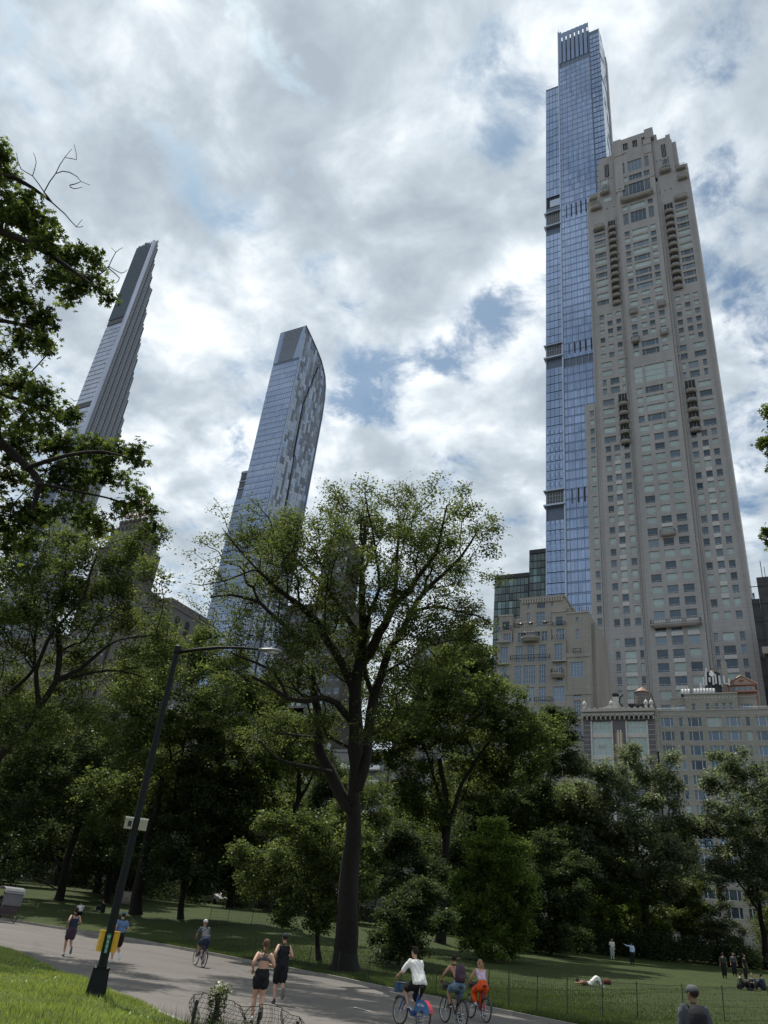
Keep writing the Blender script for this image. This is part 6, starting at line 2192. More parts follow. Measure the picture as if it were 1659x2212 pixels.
GEN = [generic(101, 'dark', 17, 6.5, 38000, .30), generic(102, 'mid', 18, 7.0, 40000, .30), generic(103, 'elm', 19, 6.8, 36000, .30)]
BG = [  # x, y, type, scale, label
    (-118, 62, 0, 1.0, 'dark park tree at the far left edge behind the pedicab'),
    (-104, 78, 1, 1.05, 'leafy park tree behind the white boulder'),
    (-112, 100, 2, 1.0, 'airy green park tree left of the hemlock'),
    (-90, 92, 0, 1.05, 'dark park tree closing the view behind the cyclist in grey'),
    (-78, 76, 0, .85, 'shaded park tree right of the hemlock'),
    (-92, 112, 2, 1.1, 'light green park tree under the balustraded block'),
    (-70, 104, 1, 1.0, 'leafy park tree under the foot of the curved tower'),
    (-56, 92, 0, .8, 'dark park tree framed by the ash and the elm'),
    (-50, 112, 2, .82, 'sunlit park tree behind the elm crown'),
    (-38, 98, 1, .85, 'rounded park tree below the red railed roof'),
    (-30, 112, 1, .9, 'park tree before the stepped cream house'),
    (-140, 84, 1, 1.1, 'tall park tree at the left edge under the hotel'),
    (-136, 110, 0, 1.1, 'dark park tree below the stone hotel'),
    (-14, 108, 0, .62, 'small dark park tree under the studio building'),
    (-2, 112, 1, .6, 'small leafy park tree before the brick house'),
    (8, 104, 0, .7, 'park tree mostly outside the right edge'),
    (-66, 66, 0, .62, 'small shaded tree in the hollow behind the elm'),
    (-84, 56, 0, .8, 'dark park tree shading the slope behind the seated pair'),
    (-70, 72, 1, .75, 'shade tree halfway up the slope behind the boulder'),
    (-60, 60, 0, .66, 'dark shade tree between the two leaning trunks'),
    (-62, 82, 0, .7, 'dark park tree directly behind the forked ash'),
    (-46, 84, 1, .62, 'leafy park tree between the elm trunk and the linden'),
    (-33, 90, 0, .66, 'dark park tree behind the beech trunk'),
    (-84, 66, 1, .75, 'rounded park tree just left of the ash'),
    (-98, 66, 0, .85, 'dark park tree behind the lamp post'),
    (-22, 108, 0, .6, 'dark park tree behind the round topped tree'),
    (-128, 70, 0, .8, 'low dark tree beyond the pedicab roof'),
    (-160, 100, 0, 1.0, 'dark tree in the far left corner of the park'),
]
rr_ = random.Random(17)
used = set()
for (x, y, k, s_, lb) in BG:
    o = GEN[k] if k not in used else copy_tree(GEN[k])
    used.add(k)
    o.location = (x, y, gz(x, y)); o.rotation_euler = (0, 0, rr_.uniform(0, 6.28)); s_ *= 1.34; o.scale = (s_, s_, s_ * rr_.uniform(.95, 1.1))
    tag(o, lb, 'tree', 'trees closing the park edge')

# far undergrowth that reads as one dark mass along the crest
def undergrowth():
    rg = np.random.default_rng(77)
    P_ = []
    for (x0, y0, x1, y1, n, h) in ((-150, 78, -96, 92, 26, 2.8), (-96, 92, -60, 84, 20, 2.6), (-60, 90, -30, 96, 16, 2.4), (-34, 96, 10, 108, 30, 2.4), (-26, 88, 0, 112, 22, 2.2)):
        for i in range(n):
            t_ = i / n; x = x0 + (x1 - x0) * t_ + rg.normal() * 2; y = y0 + (y1 - y0) * t_ + rg.normal() * 3
            r_ = rg.uniform(1.2, 2.2) * h / 2.4
            v = rg.normal(size=(900, 3)); v /= np.linalg.norm(v, axis=1)[:, None]
            p = np.array([x, y, gz(x, y) + r_ * .7]) + v * r_ * rg.random(900)[:, None] ** .35 * np.array([1.3, 1.3, 1])
            P_.append(p)
    P_ = np.vstack(P_)
    V, F = leaves_simple(P_, .24, rg)
    o = ob('undergrowth', mesh_np('undergrowth', V, F, LF['dark'], rg.choice([0, 1, 2], len(F), p=[.5, .15, .35]))); o['kind'] = 'stuff'


undergrowth()

# ---- foreground oak: boughs reaching in from the left, lobed leaves one by one
def oak():
    rg = np.random.default_rng(5)
    dep = 17.0
    g_ = W(-420, 2150, 17.0); g_[2] = gz(g_[0], g_[1])
    root = empty('oak_tree', g_)
    tag(root, 'overhanging oak boughs with lobed leaves against the sky at the upper left', 'tree')
    sk = [(np.array([g_ - [0, 0, .2], g_ + [0, 0, .5], W(-400, 1700, 17), W(-360, 1200, 17), W(-330, 800, 17), W(-300, 500, 17)]), None, np.array([.5, .42, .36, .30, .2, .1]))]
    def bough(pts, r0, r1, d0, d1):
        n = len(pts)
        P_ = [W(px, py, d0 + (d1 - d0) * i / (n - 1)) for i, (px, py) in enumerate(pts)]
        sk.append((np.array(P_), None, np.linspace(r0, r1, n)))
    bough([(-360, 1000), (-200, 860), (-60, 880), (0, 500 * 0 + 955 * 0 + 955), (60, 1010), (85, 1045), (70, 1100)], .16, .05, 17, 16.5)
    bough([(-330, 800), (-160, 560), (0, 500), (50, 518), (110, 552), (165, 590), (205, 620)], .13, .02, 17, 16)
    bough([(-300, 600), (-120, 420), (0, 380), (52, 395), (90, 420), (112, 437)], .09, .02, 17, 17.5)
    bough([(-330, 800), (-150, 700), (-30, 690), (40, 700), (80, 712)], .09, .02, 17, 15.8)
    bough([(-360, 1000), (-150, 830), (0, 850), (90, 885), (150, 900)], .10, .02, 17, 17.8)
    bough([(60, 1010), (140, 985), (220, 975), (280, 990)], .06, .015, 16.6, 16)
    bough([(85, 1045), (160, 1060), (230, 1075), (300, 1095)], .045, .012, 16.5, 16.2)
    blobs = [(10, 330, 32), (8, 380, 42), (40, 440, 42), (15, 470, 40), (85, 470, 38), (20, 540, 46), (60, 500, 42), (110, 520, 42), (150, 555, 40), (190, 560, 28), (120, 600, 34), (165, 610, 32), (205, 610, 26), (225, 640, 22), (150, 640, 22), (30, 610, 44), (20, 660, 40),
             (60, 680, 38), (105, 690, 20), (85, 730, 26), (40, 730, 30), (15, 770, 20), (100, 755, 14),
             (30, 830, 46), (85, 850, 34), (20, 900, 52), (100, 900, 48), (60, 960, 56), (150, 895, 24), (140, 960, 50), (200, 970, 48), (30, 1030, 56), (110, 1040, 52), (180, 1040, 46), (245, 970, 36), (240, 1020, 34), (290, 975, 24), (300, 1000, 18),
             (70, 1110, 50), (20, 1120, 50), (140, 1105, 36), (190, 1110, 30), (215, 1140, 24), (290, 1085, 20), (320, 1110, 16), (270, 1100, 20), (330, 1135, 12), (300, 1060, 14), (20, 1180, 30), (60, 1165, 24), (-60, 400, 70), (-70, 600, 80), (-60, 950, 90), (-60, 1100, 80)]
    P_ = []
    for (px, py, pr) in blobs:
        dd = dep + rg.uniform(-1.0, 1.2); c = W(px, py, dd); r_ = pr / FPX * dd
        n = max(5, int(70 * r_ ** 2) + 4)
        v = rg.normal(size=(n, 3)); v /= np.linalg.norm(v, axis=1)[:, None]
        P_.append(c + v * r_ * .92 * rg.random(n)[:, None] ** .38)
    A = np.vstack(P_)
    leafy = len(A)
    # bare twigs reaching into the sky
    bare = []
    for poly in ([(95, 415), (120, 375), (140, 340), (155, 322)], [(120, 375), (150, 372), (175, 392), (195, 400)], [(140, 340), (165, 345), (160, 312)], [(95, 415), (70, 380), (78, 350), (72, 330)], [(70, 380), (45, 365), (35, 330)],
                 [(112, 437), (140, 462), (165, 490), (180, 488)], [(165, 490), (178, 474)], [(205, 600), (235, 575), (250, 545), (265, 535)], [(235, 575), (262, 590), (275, 582)], [(250, 545), (240, 535)], [(235, 580), (258, 600), (250, 612)],
                 [(110, 570), (80, 590), (60, 575)], [(120, 610), (95, 605), (85, 590)], [(150, 400), (160, 408), (178, 404)]):
        dd = 16.6
        sk.append((np.array([W(px, py, dd) for px, py in poly]), None, np.linspace(.016, .006, len(poly))))
    res = grow(sk, A, tip_r=.0075, bf=.25, root_r=.5)
    allp, par, r_, cnt, fr = res
    P0 = allp - g_[None]
    a = branch_mesh(P0, par, r_, lambda c: fr[c] > 0 and r_[c] >= .1)
    ob('trunk', mesh_np('trunk', a[0], a[1], MAT['bark'], smooth=True), root)
    a = branch_mesh(P0, par, r_, lambda c: not (fr[c] > 0 and r_[c] >= .1))
    o = ob('branches', mesh_np('branches', a[0], a[1], MAT['bark'], smooth=True), root); o['kind'] = 'stuff'
    small = np.nonzero((r_ < .03) & (fr <= 0))[0]
    NL_ = 14500
    w = np.where(cnt[small] == 0, 2., 1.); w /= w.sum()
    pick = rg.choice(small, NL_, p=w); pp = par[pick]; t_ = rg.random(NL_)[:, None] ** .6
    lp = allp[pp] * (1 - t_) + allp[pick] * t_ + rg.normal(size=(NL_, 3)) * .09
    lp = lp - g_[None]
    nrm, t, s = leaf_frames(lp, rg, .5, .35)
    L_ = rg.uniform(.10, .185, NL_)
    sh = OAK_SHAPE
    q = np.array([0, 0, 0.])
    curl = -.25 * (sh[:, 0] ** 2) - .12 * (sh[:, 1] ** 2)
    V = lp[:, None, :] + L_[:, None, None] * (s[:, None, :] * sh[None, :, 0:1] * .95 + t[:, None, :] * sh[None, :, 1:2] + nrm[:, None, :] * curl[None, :, None])
    g = np.sin(lp[:, 0] * 4) + np.sin(lp[:, 2] * 3 + lp[:, 1])
    u = rg.random(NL_) + .1 * g
    mi = np.where(u < .5, 0, np.where(u < .75, 2, 1))
    # the 300 nearest the camera stay single leaves
    shape_me = [mesh_np('leaf', np.column_stack([sh[:, 0] * .95, sh[:, 1], curl]), [list(f) for f in OAK_F], [LF['oak'][k]]) for k in range(3)]
    wp = (lp + g_[None] - np.array([0, 0, CAM_H])) @ AX
    px = CX + FPX * wp[:, 0] / wp[:, 2]; py = CY + FPX * wp[:, 1] / wp[:, 2]
    vis = (px > 5) & (px < 345) & (py > 300) & (py < 1180)
    sc = np.where(vis, wp[:, 2] - px * .004, 1e3)
    near = np.argsort(sc)[:300]
    for i in near:
        o = bpy.data.objects.new('leaf', shape_me[mi[i]]); link(o, root)
        mtx = Matrix(((s[i][0], t[i][0], nrm[i][0]), (s[i][1], t[i][1], nrm[i][1]), (s[i][2], t[i][2], nrm[i][2])))
        o.rotation_mode = 'QUATERNION'; o.rotation_quaternion = mtx.to_quaternion(); o.location = lp[i]; o.scale = (L_[i],) * 3
    keep = np.ones(NL_, bool); keep[near] = False
    V = V[keep]; mi = mi[keep]; n = len(V)
    faces = []
    for f in OAK_F:
        if len(f) == 5: faces.append(np.array([f[0], f[1], f[2], f[3]])); faces.append(np.array([f[0], f[3], f[4], f[4]]))
        else: faces.append(np.array(list(f) + ([f[-1]] if len(f) == 3 else [])))
    # split to triangles for a regular array
    tris = []
    for f in OAK_F:
        for k in range(1, len(f) - 1): tris.append((f[0], f[k], f[k + 1]))
    tris = np.array(tris)
    F = (np.arange(n)[:, None, None] * len(sh) + tris[None]).reshape(-1, 3)
    o = ob('foliage', mesh_np('foliage', V.reshape(-1, 3), F, LF['oak'], np.repeat(mi, len(tris))), root); o['kind'] = 'stuff'
    return root


oak()


def oak_right():
    rg = np.random.default_rng(15)
    dep = 17.0
    g_ = W(2150, 2300, 17.0); g_[2] = gz(g_[0], g_[1])
    root = empty('oak_tree', g_)
    tag(root, 'tips of oak sprays poking in at the right edge of the picture', 'tree')
    sk = [(np.array([g_ - [0, 0, .2], g_ + [0, 0, .5], W(2100, 1800, 17), W(2050, 1300, 17), W(2000, 900, 17)]), None, np.array([.4, .34, .28, .2, .1]))]
    for pts in ([(2050, 1300), (1850, 1120), (1720, 1140), (1670, 1150)], [(2030, 1150), (1850, 980), (1740, 950), (1675, 955)], [(2000, 950), (1850, 860), (1740, 860), (1680, 880)]):
        sk.append((np.array([W(px, py, 17) for px, py in pts]), None, np.linspace(.08, .02, len(pts))))
    blobs = [(1662, 885, 13), (1655, 955, 20), (1668, 985, 16), (1655, 1150, 12), (1670, 1175, 9), (1690, 900, 20), (1700, 960, 26), (1700, 1150, 22), (1662, 910, 12), (1740, 950, 40), (1740, 1130, 40), (1740, 880, 34), (1680, 1010, 10)]
    A = []
    for (px, py, pr) in blobs:
        c = W(px, py, dep + rg.uniform(-.3, .3)); r_ = pr / FPX * dep; n = max(4, int(60 * r_ ** 2) + 4)
        v = rg.normal(size=(n, 3)); v /= np.linalg.norm(v, axis=1)[:, None]; A.append(c + v * r_ * .9 * rg.random(n)[:, None] ** .4)
    A = np.vstack(A)
    res = grow(sk, A, tip_r=.0075, bf=.25, root_r=.4)
    allp, par, r_, cnt, fr = res
    a = branch_mesh(allp - g_[None], par, r_, lambda c: True)
    ob('trunk', mesh_np('trunk', a[0], a[1], MAT['bark'], smooth=True), root)
    small = np.nonzero((r_ < .03) & (fr <= 0))[0]; N = 1500
    pick = rg.choice(small, N); pp = par[pick]; t_ = rg.random(N)[:, None] ** .6
    lp = allp[pp] * (1 - t_) + allp[pick] * t_ + rg.normal(size=(N, 3)) * .07 - g_[None]
    nrm, t, s = leaf_frames(lp, rg, .5, .35); L_ = rg.uniform(.10, .17, N); sh = OAK_SHAPE; curl = -.25 * sh[:, 0] ** 2 - .12 * sh[:, 1] ** 2
    V = lp[:, None, :] + L_[:, None, None] * (s[:, None, :] * sh[None, :, 0:1] * .95 + t[:, None, :] * sh[None, :, 1:2] + nrm[:, None, :] * curl[None, :, None])
    tris = np.array([(f[0], f[k], f[k + 1]) for f in OAK_F for k in range(1, len(f) - 1)])
    F = (np.arange(N)[:, None, None] * len(sh) + tris[None]).reshape(-1, 3)
    o = ob('foliage', mesh_np('foliage', V.reshape(-1, 3), F, LF['oak'], np.repeat(rg.choice([0, 1, 2], N, p=[.5, .3, .2]), len(tris))), root); o['kind'] = 'stuff'


oak_right()
# ------------------------------------------------------------------ people
SK = mat('skin', (.42, .24, .165), .5, var=.06, scale=8)
SK2 = mat('skin_tan', (.34, .18, .115), .5, var=.06, scale=8)
SKD = mat('skin_deep', (.16, .085, .055), .5, var=.06, scale=8)
CLOTH = {}


def cloth(name, col, rough=.8):
    if name not in CLOTH: CLOTH[name] = mat(name, col, rough, var=.12, scale=9, bump=.25, bscale=22, spec=.25)
    return CLOTH[name]


def sweep(b, pts, rx, ry, side=(1, 0, 0), k=12, mi=0):
    """elliptical tube; rx along the side vector"""
    pts = np.asarray(pts, float); n = len(pts)
    V = []
    side = np.asarray(side, float)
    for i in range(n):
        d = pts[min(i + 1, n - 1)] - pts[max(i - 1, 0)]; d /= np.linalg.norm(d) + 1e-9
        u = side - d * (side @ d)
        if np.linalg.norm(u) < .2: u = np.cross(d, [0, 1, .3])
        u /= np.linalg.norm(u); w = np.cross(d, u)
        for j in range(k):
            t = 2 * math.pi * j / k
            V.append(pts[i] + rx[i] * math.cos(t) * u + ry[i] * math.sin(t) * w)
    F = [(i * k + j, i * k + (j + 1) % k, (i + 1) * k + (j + 1) % k, (i + 1) * k + j) for i in range(n - 1) for j in range(k)]
    F += [tuple(range(k))[::-1], tuple(range((n - 1) * k, n * k))]
    b.add(V, F, mi)


def ball(b, c, r_, s=(1, 1, 1), k=10, mi=0):
    prof = [(math.sin(math.pi * i / 8) * r_ + (1e-4 if i in (0, 8) else 0), -math.cos(math.pi * i / 8) * r_ * s[2]) for i in range(9)]
    b.lathe(prof, k, c, mi, s[0], s[1])


def fuse(b, name, voxel, parent, smooth_it=4):
    """all sweeps merged to one continuous skin"""
    tmp = b.build(name + '_tmp')
    md = tmp.modifiers.new('r', 'REMESH'); md.mode = 'VOXEL'; md.voxel_size = voxel
    sm = tmp.modifiers.new('s', 'SMOOTH'); sm.factor = .5; sm.iterations = smooth_it
    dg = bpy.context.evaluated_depsgraph_get()
    me = bpy.data.meshes.new_from_object(tmp.evaluated_get(dg), depsgraph=dg)
    bpy.data.objects.remove(tmp)
    me.name = name
    me.polygons.foreach_set('use_smooth', np.ones(len(me.polygons), bool))
    me.materials.clear()
    for m in b.mats: me.materials.append(m)
    return ob(name, me, parent)


def lerp(a, b_, t): return np.asarray(a, float) * (1 - t) + np.asarray(b_, float) * t


def limb(b, p0, p1, p2, r0, r1, r2, mi=0, t0=0., t1=1.):
    """two segment limb from t0 to t1 of its length"""
    L1 = np.linalg.norm(np.subtract(p1, p0)); L2 = np.linalg.norm(np.subtract(p2, p1)); T_ = L1 + L2
    pts = []; rr = []
    for t in np.linspace(t0, t1, 9):
        s = t * T_
        if s <= L1:
            u = s / L1; pts.append(lerp(p0, p1, u)); rr.append(r0 + (r1 - r0) * u + .006 * math.sin(u * math.pi))
        else:
            u = (s - L1) / L2; pts.append(lerp(p1, p2, u)); rr.append(r1 + (r2 - r1) * u + .010 * math.sin(min(1, u * 1.5) * math.pi))
    sweep(b, pts, rr, rr, k=10, mi=mi)
    for p, r_ in ((pts[0], rr[0]), (pts[-1], rr[-1])): ball(b, p, r_ * .98)


def torso(b, J, k=1.0, z0=0., z1=1., wide=1.0, waist=.8):
    P_, Cc, N_ = np.array(J['pelvis']), np.array(J['chest']), np.array(J['neck'])
    side = np.subtract(J['shR'], J['shL']); side = side / np.linalg.norm(side)
    side2 = np.subtract(J['hipR'], J['hipL']); side2 = side2 / np.linalg.norm(side2)
    prof = [(-.10, .13, .10), (-.02, .165, .115), (.15, .155, .105), (.32, .155 * waist + .01, .088), (.5, .15 * (waist * .4 + .6), .098), (.72, .175, .112), (.88, .18, .10), (.97, .12, .08), (1.06, .062, .058)]
    pts = []; rx = []; ry = []
    mid = lerp(P_, Cc, .5) + np.array([0, -.02, 0])
    for (t, a, c) in prof:
        if t < z0 - 1e-6 or t > z1 + 1e-6: continue
        if t <= .72: q = lerp(lerp(P_, mid, t / .36), Cc, max(0, (t - .36) / .36)) if t > .36 else lerp(P_, mid, t / .36)
        else: q = lerp(Cc, N_, (t - .72) / .34)
        pts.append(q); rx.append(a * k * wide); ry.append(c * k)
    sweep(b, pts, rx, ry, side=(side + side2) / 2, k=16)


def hand(parent, wrist, elbow, m, grip=None, sgn=1):
    """palm, four bent fingers and a thumb"""
    b = MB([m])
    d = np.subtract(wrist, elbow); d = d / np.linalg.norm(d)
    s = np.cross(d, [0, 0, 1.]); s /= np.linalg.norm(s) + 1e-9; n = np.cross(s, d)
    if abs(n[2]) < .1: n = -n
    w = np.asarray(wrist, float)
    sweep(b, [w - d * .02, w + d * .03, w + d * .085], [.026, .04, .042], [.020, .018, .014], side=s, k=8)
    for i, (off, ln) in enumerate(((-.03, .062), (-.01, .072), (.01, .068), (.03, .054))):
        a = w + d * .082 + s * off
        p1 = a + d * ln * .42 - n * .006; p2 = p1 + (d * .55 - n * .8) * ln * .36; p3 = p2 + (-d * .35 - n * .9) * ln * .28
        b.tube([a, p1, p2, p3], [.0095, .009, .008, .0065], 6)
    a = w + d * .03 + s * .038 * -sgn
    b.tube([a, a + (s * -sgn * .7 + d * .6) * .03, a + (s * -sgn * .35 + d * .9) * .055 - n * .012], [.012, .010, .008], 6)
    b.build('hand', parent, smooth=True)


def shoe(parent, ankle, toe, col, sole, size=1.0):
    b = MB([col, sole])
    a = np.asarray(ankle, float); t = np.asarray(toe, float)
    d = t - a; d /= np.linalg.norm(d)
    up = np.array([0, 0, 1.]); s = np.cross(d, up)
    if np.linalg.norm(s) < .3: s = np.array([1., 0, 0])
    s /= np.linalg.norm(s); n = np.cross(s, d)
    heel = a - d * .055 - n * .045
    L_ = .265 * size
    st = [(0, .030, .045), (.15, .038, .052), (.35, .036, .046), (.6, .044, .034), (.82, .044, .026), (1.0, .026, .016)]
    sweep(b, [heel + d * L_ * q + n * (c * .75) for q, a_, c in st], [a_ for q, a_, c in st], [c for q, a_, c in st], side=s, k=10)
    sweep(b, [heel + d * L_ * q - n * .012 for q, a_, c in st], [a_ * 1.1 for q, a_, c in st], [.014] * 6, side=s, k=8, mi=1)
    b.build('shoe', parent, smooth=True)


def head(parent, c, skin, yaw=0.0, pitch=0.0, hair=None, hstyle='short', cap=None, helmet=None, tilt=0.):
    e_ = empty('head_joint', c, 0, parent)
    b = MB([skin, mat_eye, mat_lip])
    # skull, jaw, brow, nose, ears, neck stub in the head's own axes (y forward)
    ball(b, (0, -.008, .025), .092, (.86, 1.05, 1.08), 14)
    ball(b, (0, .022, -.05), .060, (.92, 1.05, 1.05), 12)
    b2 = b
    sweep(b, [(0, .082, .03), (0, .100, -.002), (0, .088, -.018)], [.010, .014, .016], [.010, .014, .008], k=6)
    for sx in (-1, 1):
        ball(b, (sx * .082, -.005, .0), .024, (.35, .75, 1.25), 8)
        ball(b, (sx * .032, .080, .018), .011, (1, .7, .8), 8, 1)
    ball(b, (0, .079, -.045), .020, (1, .45, .35), 8, 2)
    o = fuse_simple(b, 'head', e_)
    rot = (pitch, tilt, yaw)
    e_.rotation_euler = rot
    if hair is not None:
        h = MB([hair])
        if hstyle == 'short':
            ball(h, (0, -.022, .045), .099, (.9, 1.05, 1.0), 14)
            for i in range(26):
                a = i * 2.4; rr = .045 + .035 * ((i * 7) % 5) / 5
                h.tube([(rr * math.cos(a), rr * math.sin(a) - .02, .115), (rr * 1.15 * math.cos(a), rr * 1.15 * math.sin(a), .155)], [.016, .004], 5)
        elif hstyle == 'crop':
            ball(h, (0, -.022, .042), .097, (.9, 1.05, 1.0), 14)
        elif hstyle == 'plait':
            ball(h, (0, -.024, .038), .099, (.9, 1.04, 1.02), 14)
            for i in range(7): ball(h, (.012 * (-1) ** i, -.115 - .012 * i + .004 * i * i * .2, .0 - .042 * i), .028 - .0018 * i, (1, .9, 1.1), 8)
        elif hstyle == 'long':
            ball(h, (0, -.024, .038), .099, (.9, 1.04, 1.02), 14)
            for i in range(16):
                x = -.07 + .14 * i / 15; w = math.sin(i * 1.9)
                h.tube([(x, -.09, .05), (x * 1.15 + .01 * w, -.125, -.08), (x * 1.3 + .03 * w + .03, -.13 - .01 * w, -.2), (x * 1.2 + .06 + .04 * w, -.12, -.30 - .03 * w)], [.022, .02, .014, .004], 5)
        elif hstyle == 'bun':
            ball(h, (0, -.024, .038), .099, (.9, 1.04, 1.02), 14); ball(h, (0, -.12, .06), .045, (1, 1, 1), 10)
        elif hstyle == 'pony':
            ball(h, (0, -.024, .038), .099, (.9, 1.04, 1.02), 14)
            h.tube([(0, -.10, .07), (0, -.16, .05), (0, -.18, -.06), (.01, -.15, -.2)], [.022, .036, .034, .008], 8)
        h.build('hair', e_, smooth=True)
    if cap is not None:
        h = MB([cap])
        h.lathe([(.098, 0), (.100, .04), (.088, .08), (.055, .105), (.01, .112)], 16, (0, -.012, .028), 0, .92, 1.08)
        h.add([(-.07, .06, .03), (.07, .06, .03), (.055, .165, .012), (0, .18, .008), (-.055, .165, .012), (-.07, .06, .04), (.07, .06, .04), (.055, .165, .02), (0, .18, .016), (-.055, .165, .02)],
              [(0, 1, 2, 3, 4), (9, 8, 7, 6, 5), (0, 5, 6, 1), (1, 6, 7, 2), (2, 7, 8, 3), (3, 8, 9, 4), (4, 9, 5, 0)])
        h.build('cap', e_, smooth=True)
    if helmet is not None:
        h = MB([helmet, MAT['dark_metal']])
        h.lathe([(.112, 0), (.118, .03), (.11, .075), (.075, .12), (.01, .138)], 16, (0, -.012, .03), 0, .88, 1.18)
        for x in (-.045, 0, .045): sweep(h, [(x, .08, .115 - abs(x) * .4), (x, -.0, .163 - abs(x) * .5), (x, -.10, .125 - abs(x) * .4)], [.010] * 3, [.010] * 3, k=5, mi=1)
        h.build('helmet', e_, smooth=True)
    return e_


def fuse_simple(b, name, parent):
    return b.build(name, parent, smooth=True)


mat_eye = mat('eye', (.03, .025, .02), .2)
mat_lip = mat('lip', (.30, .12, .09), .5)


def person(label, loc, rz, J, skin=SK, hair=None, hstyle='short', cap=None, helmet=None, shirt=None, sleeves=.45, shirt_z=(.10, .97), shorts=None, leg_t=.45, shoes=None, sole=None, voxel=.022,
           hyaw=0., hpitch=0., h=1.0, extra=None, waist=.85, shirt_k=1.16, short_k=1.2, group=None, bra=None):
    r = empty('person', loc, rz)
    r.scale = (h, h, h)
    tag(r, label, 'person', group)
    b = MB([skin])
    torso(b, J, waist=waist)
    for s in 'LR':
        limb(b, J['sh' + s], J['el' + s], J['wr' + s], .052, .040, .027)
        limb(b, J['hip' + s], J['kn' + s], J['an' + s], .088, .058, .036)
        a = np.array(J['an' + s]); t = np.array(J['toe' + s])
        sweep(b, [a, lerp(a, t, .5) - [0, 0, .01], t], [.036, .034, .02], [.034, .024, .014], k=8)
    sweep(b, [J['neck'], lerp(J['neck'], J['head'], .75)], [.058, .054], [.058, .056], k=10)
    fuse(b, 'body', voxel, r)
    for s, sg in (('L', -1), ('R', 1)):
        hand(r, J['wr' + s], J['el' + s], skin, sgn=sg)
    if shirt is not None:
        b = MB([shirt]); torso(b, J, shirt_k, shirt_z[0], shirt_z[1], waist=max(waist, .95))
        for s in 'LR':
            if sleeves > 0:
                limb(b, J['sh' + s], J['el' + s], J['wr' + s], .072, .062, .040, t1=sleeves)
            else: ball(b, lerp(J['sh' + s], J['chest'], .25), .075)
        o = fuse(b, 'shirt', voxel, r, 3)
        folds(o, .010)
    if bra is not None:
        b = MB([bra]); torso(b, J, 1.09, .48, .75, waist=waist)
        fuse(b, 'sports_top', .018, r, 3)
        st = MB([bra])
        C_ = np.array(J['chest']); side = np.subtract(J['shR'], J['shL']); side /= np.linalg.norm(side)
        back = np.array([0, -.128, 0])
        for (x0, x1) in ((-.10, .06), (.10, -.06), (-.085, -.02), (.085, .02)):
            st.tube([C_ + back * .98 + side * x1 + [0, 0, -.02], C_ + back * .92 + side * (x0 + x1) / 2 + [0, 0, .06], np.array(J['neck']) + side * x0 * 1.05 + [0, -.045, -.03], np.array(J['neck']) + side * x0 * 1.1 + [0, .01, -.01]], .008, 5)
        st.build('straps', r)
    if shorts is not None:
        b = MB([shorts]); torso(b, J, 1.13, -.10, .33)
        for s in 'LR': limb(b, J['hip' + s], J['kn' + s], J['an' + s], .105 * short_k, .085 * short_k, .058 * short_k, t1=leg_t)
        o = fuse(b, 'shorts' if leg_t < .75 else 'trousers', voxel, r, 3)
        folds(o, .012)
    if shoes is not None:
        for s in 'LR': shoe(r, J['an' + s], J['toe' + s], shoes, sole or shoes)
    head(r, J['head'], skin, hyaw, hpitch, hair, hstyle, cap, helmet)
    if extra: extra(r, J)
    return r


def folds(o, amp):
    """cloth creases as real displacement of the surface"""
    me = o.data; n = len(me.vertices)
    co = np.empty(n * 3); me.vertices.foreach_get('co', co); co = co.reshape(-1, 3)
    nr = np.empty(n * 3); me.vertices.foreach_get('normal', nr); nr = nr.reshape(-1, 3)
    x, y, z = co.T
    d = np.sin(z * 34 + 5 * np.sin(x * 11 + 1.3) + 3 * np.sin(y * 13)) * .5 + np.sin(z * 17 - x * 23 + 2 * np.sin(y * 19)) * .5
    co += nr * (d * amp)[:, None]
    me.vertices.foreach_set('co', co.ravel()); me.update()


def J_run(lead='L', lift=.30, lean=.06, arms=(.12, .18)):
    s = {'L': -1, 'R': 1}; o = 'R' if lead == 'L' else 'L'
    J = dict(pelvis=(0, 0, .95), chest=(0, lean, 1.30), neck=(0, lean * 1.4, 1.475), head=(0, lean * 1.4 + .03, 1.61))
    for q in 'LR':
        J['sh' + q] = (s[q] * .165, lean * 1.1, 1.405); J['hip' + q] = (s[q] * .085, 0, .90)
    J['el' + o] = (s[o] * .265, -.06, 1.17); J['wr' + o] = (s[o] * .20, .17, 1.19)
    J['el' + lead] = (s[lead] * .275, -.15, 1.20); J['wr' + lead] = (s[lead] * .235, .05, 1.06)
    J['kn' + lead] = (s[lead] * .085, .10, .49); J['an' + lead] = (s[lead] * .075, -.02, .085); J['toe' + lead] = (s[lead] * .08, .14, .03)
    J['kn' + o] = (s[o] * .09, .03, .50); J['an' + o] = (s[o] * .085, -.22 - lift * .25, .20 + lift * .45); J['toe' + o] = (s[o] * .085, -.24 - lift * .3, .04 + lift * .45)
    return J


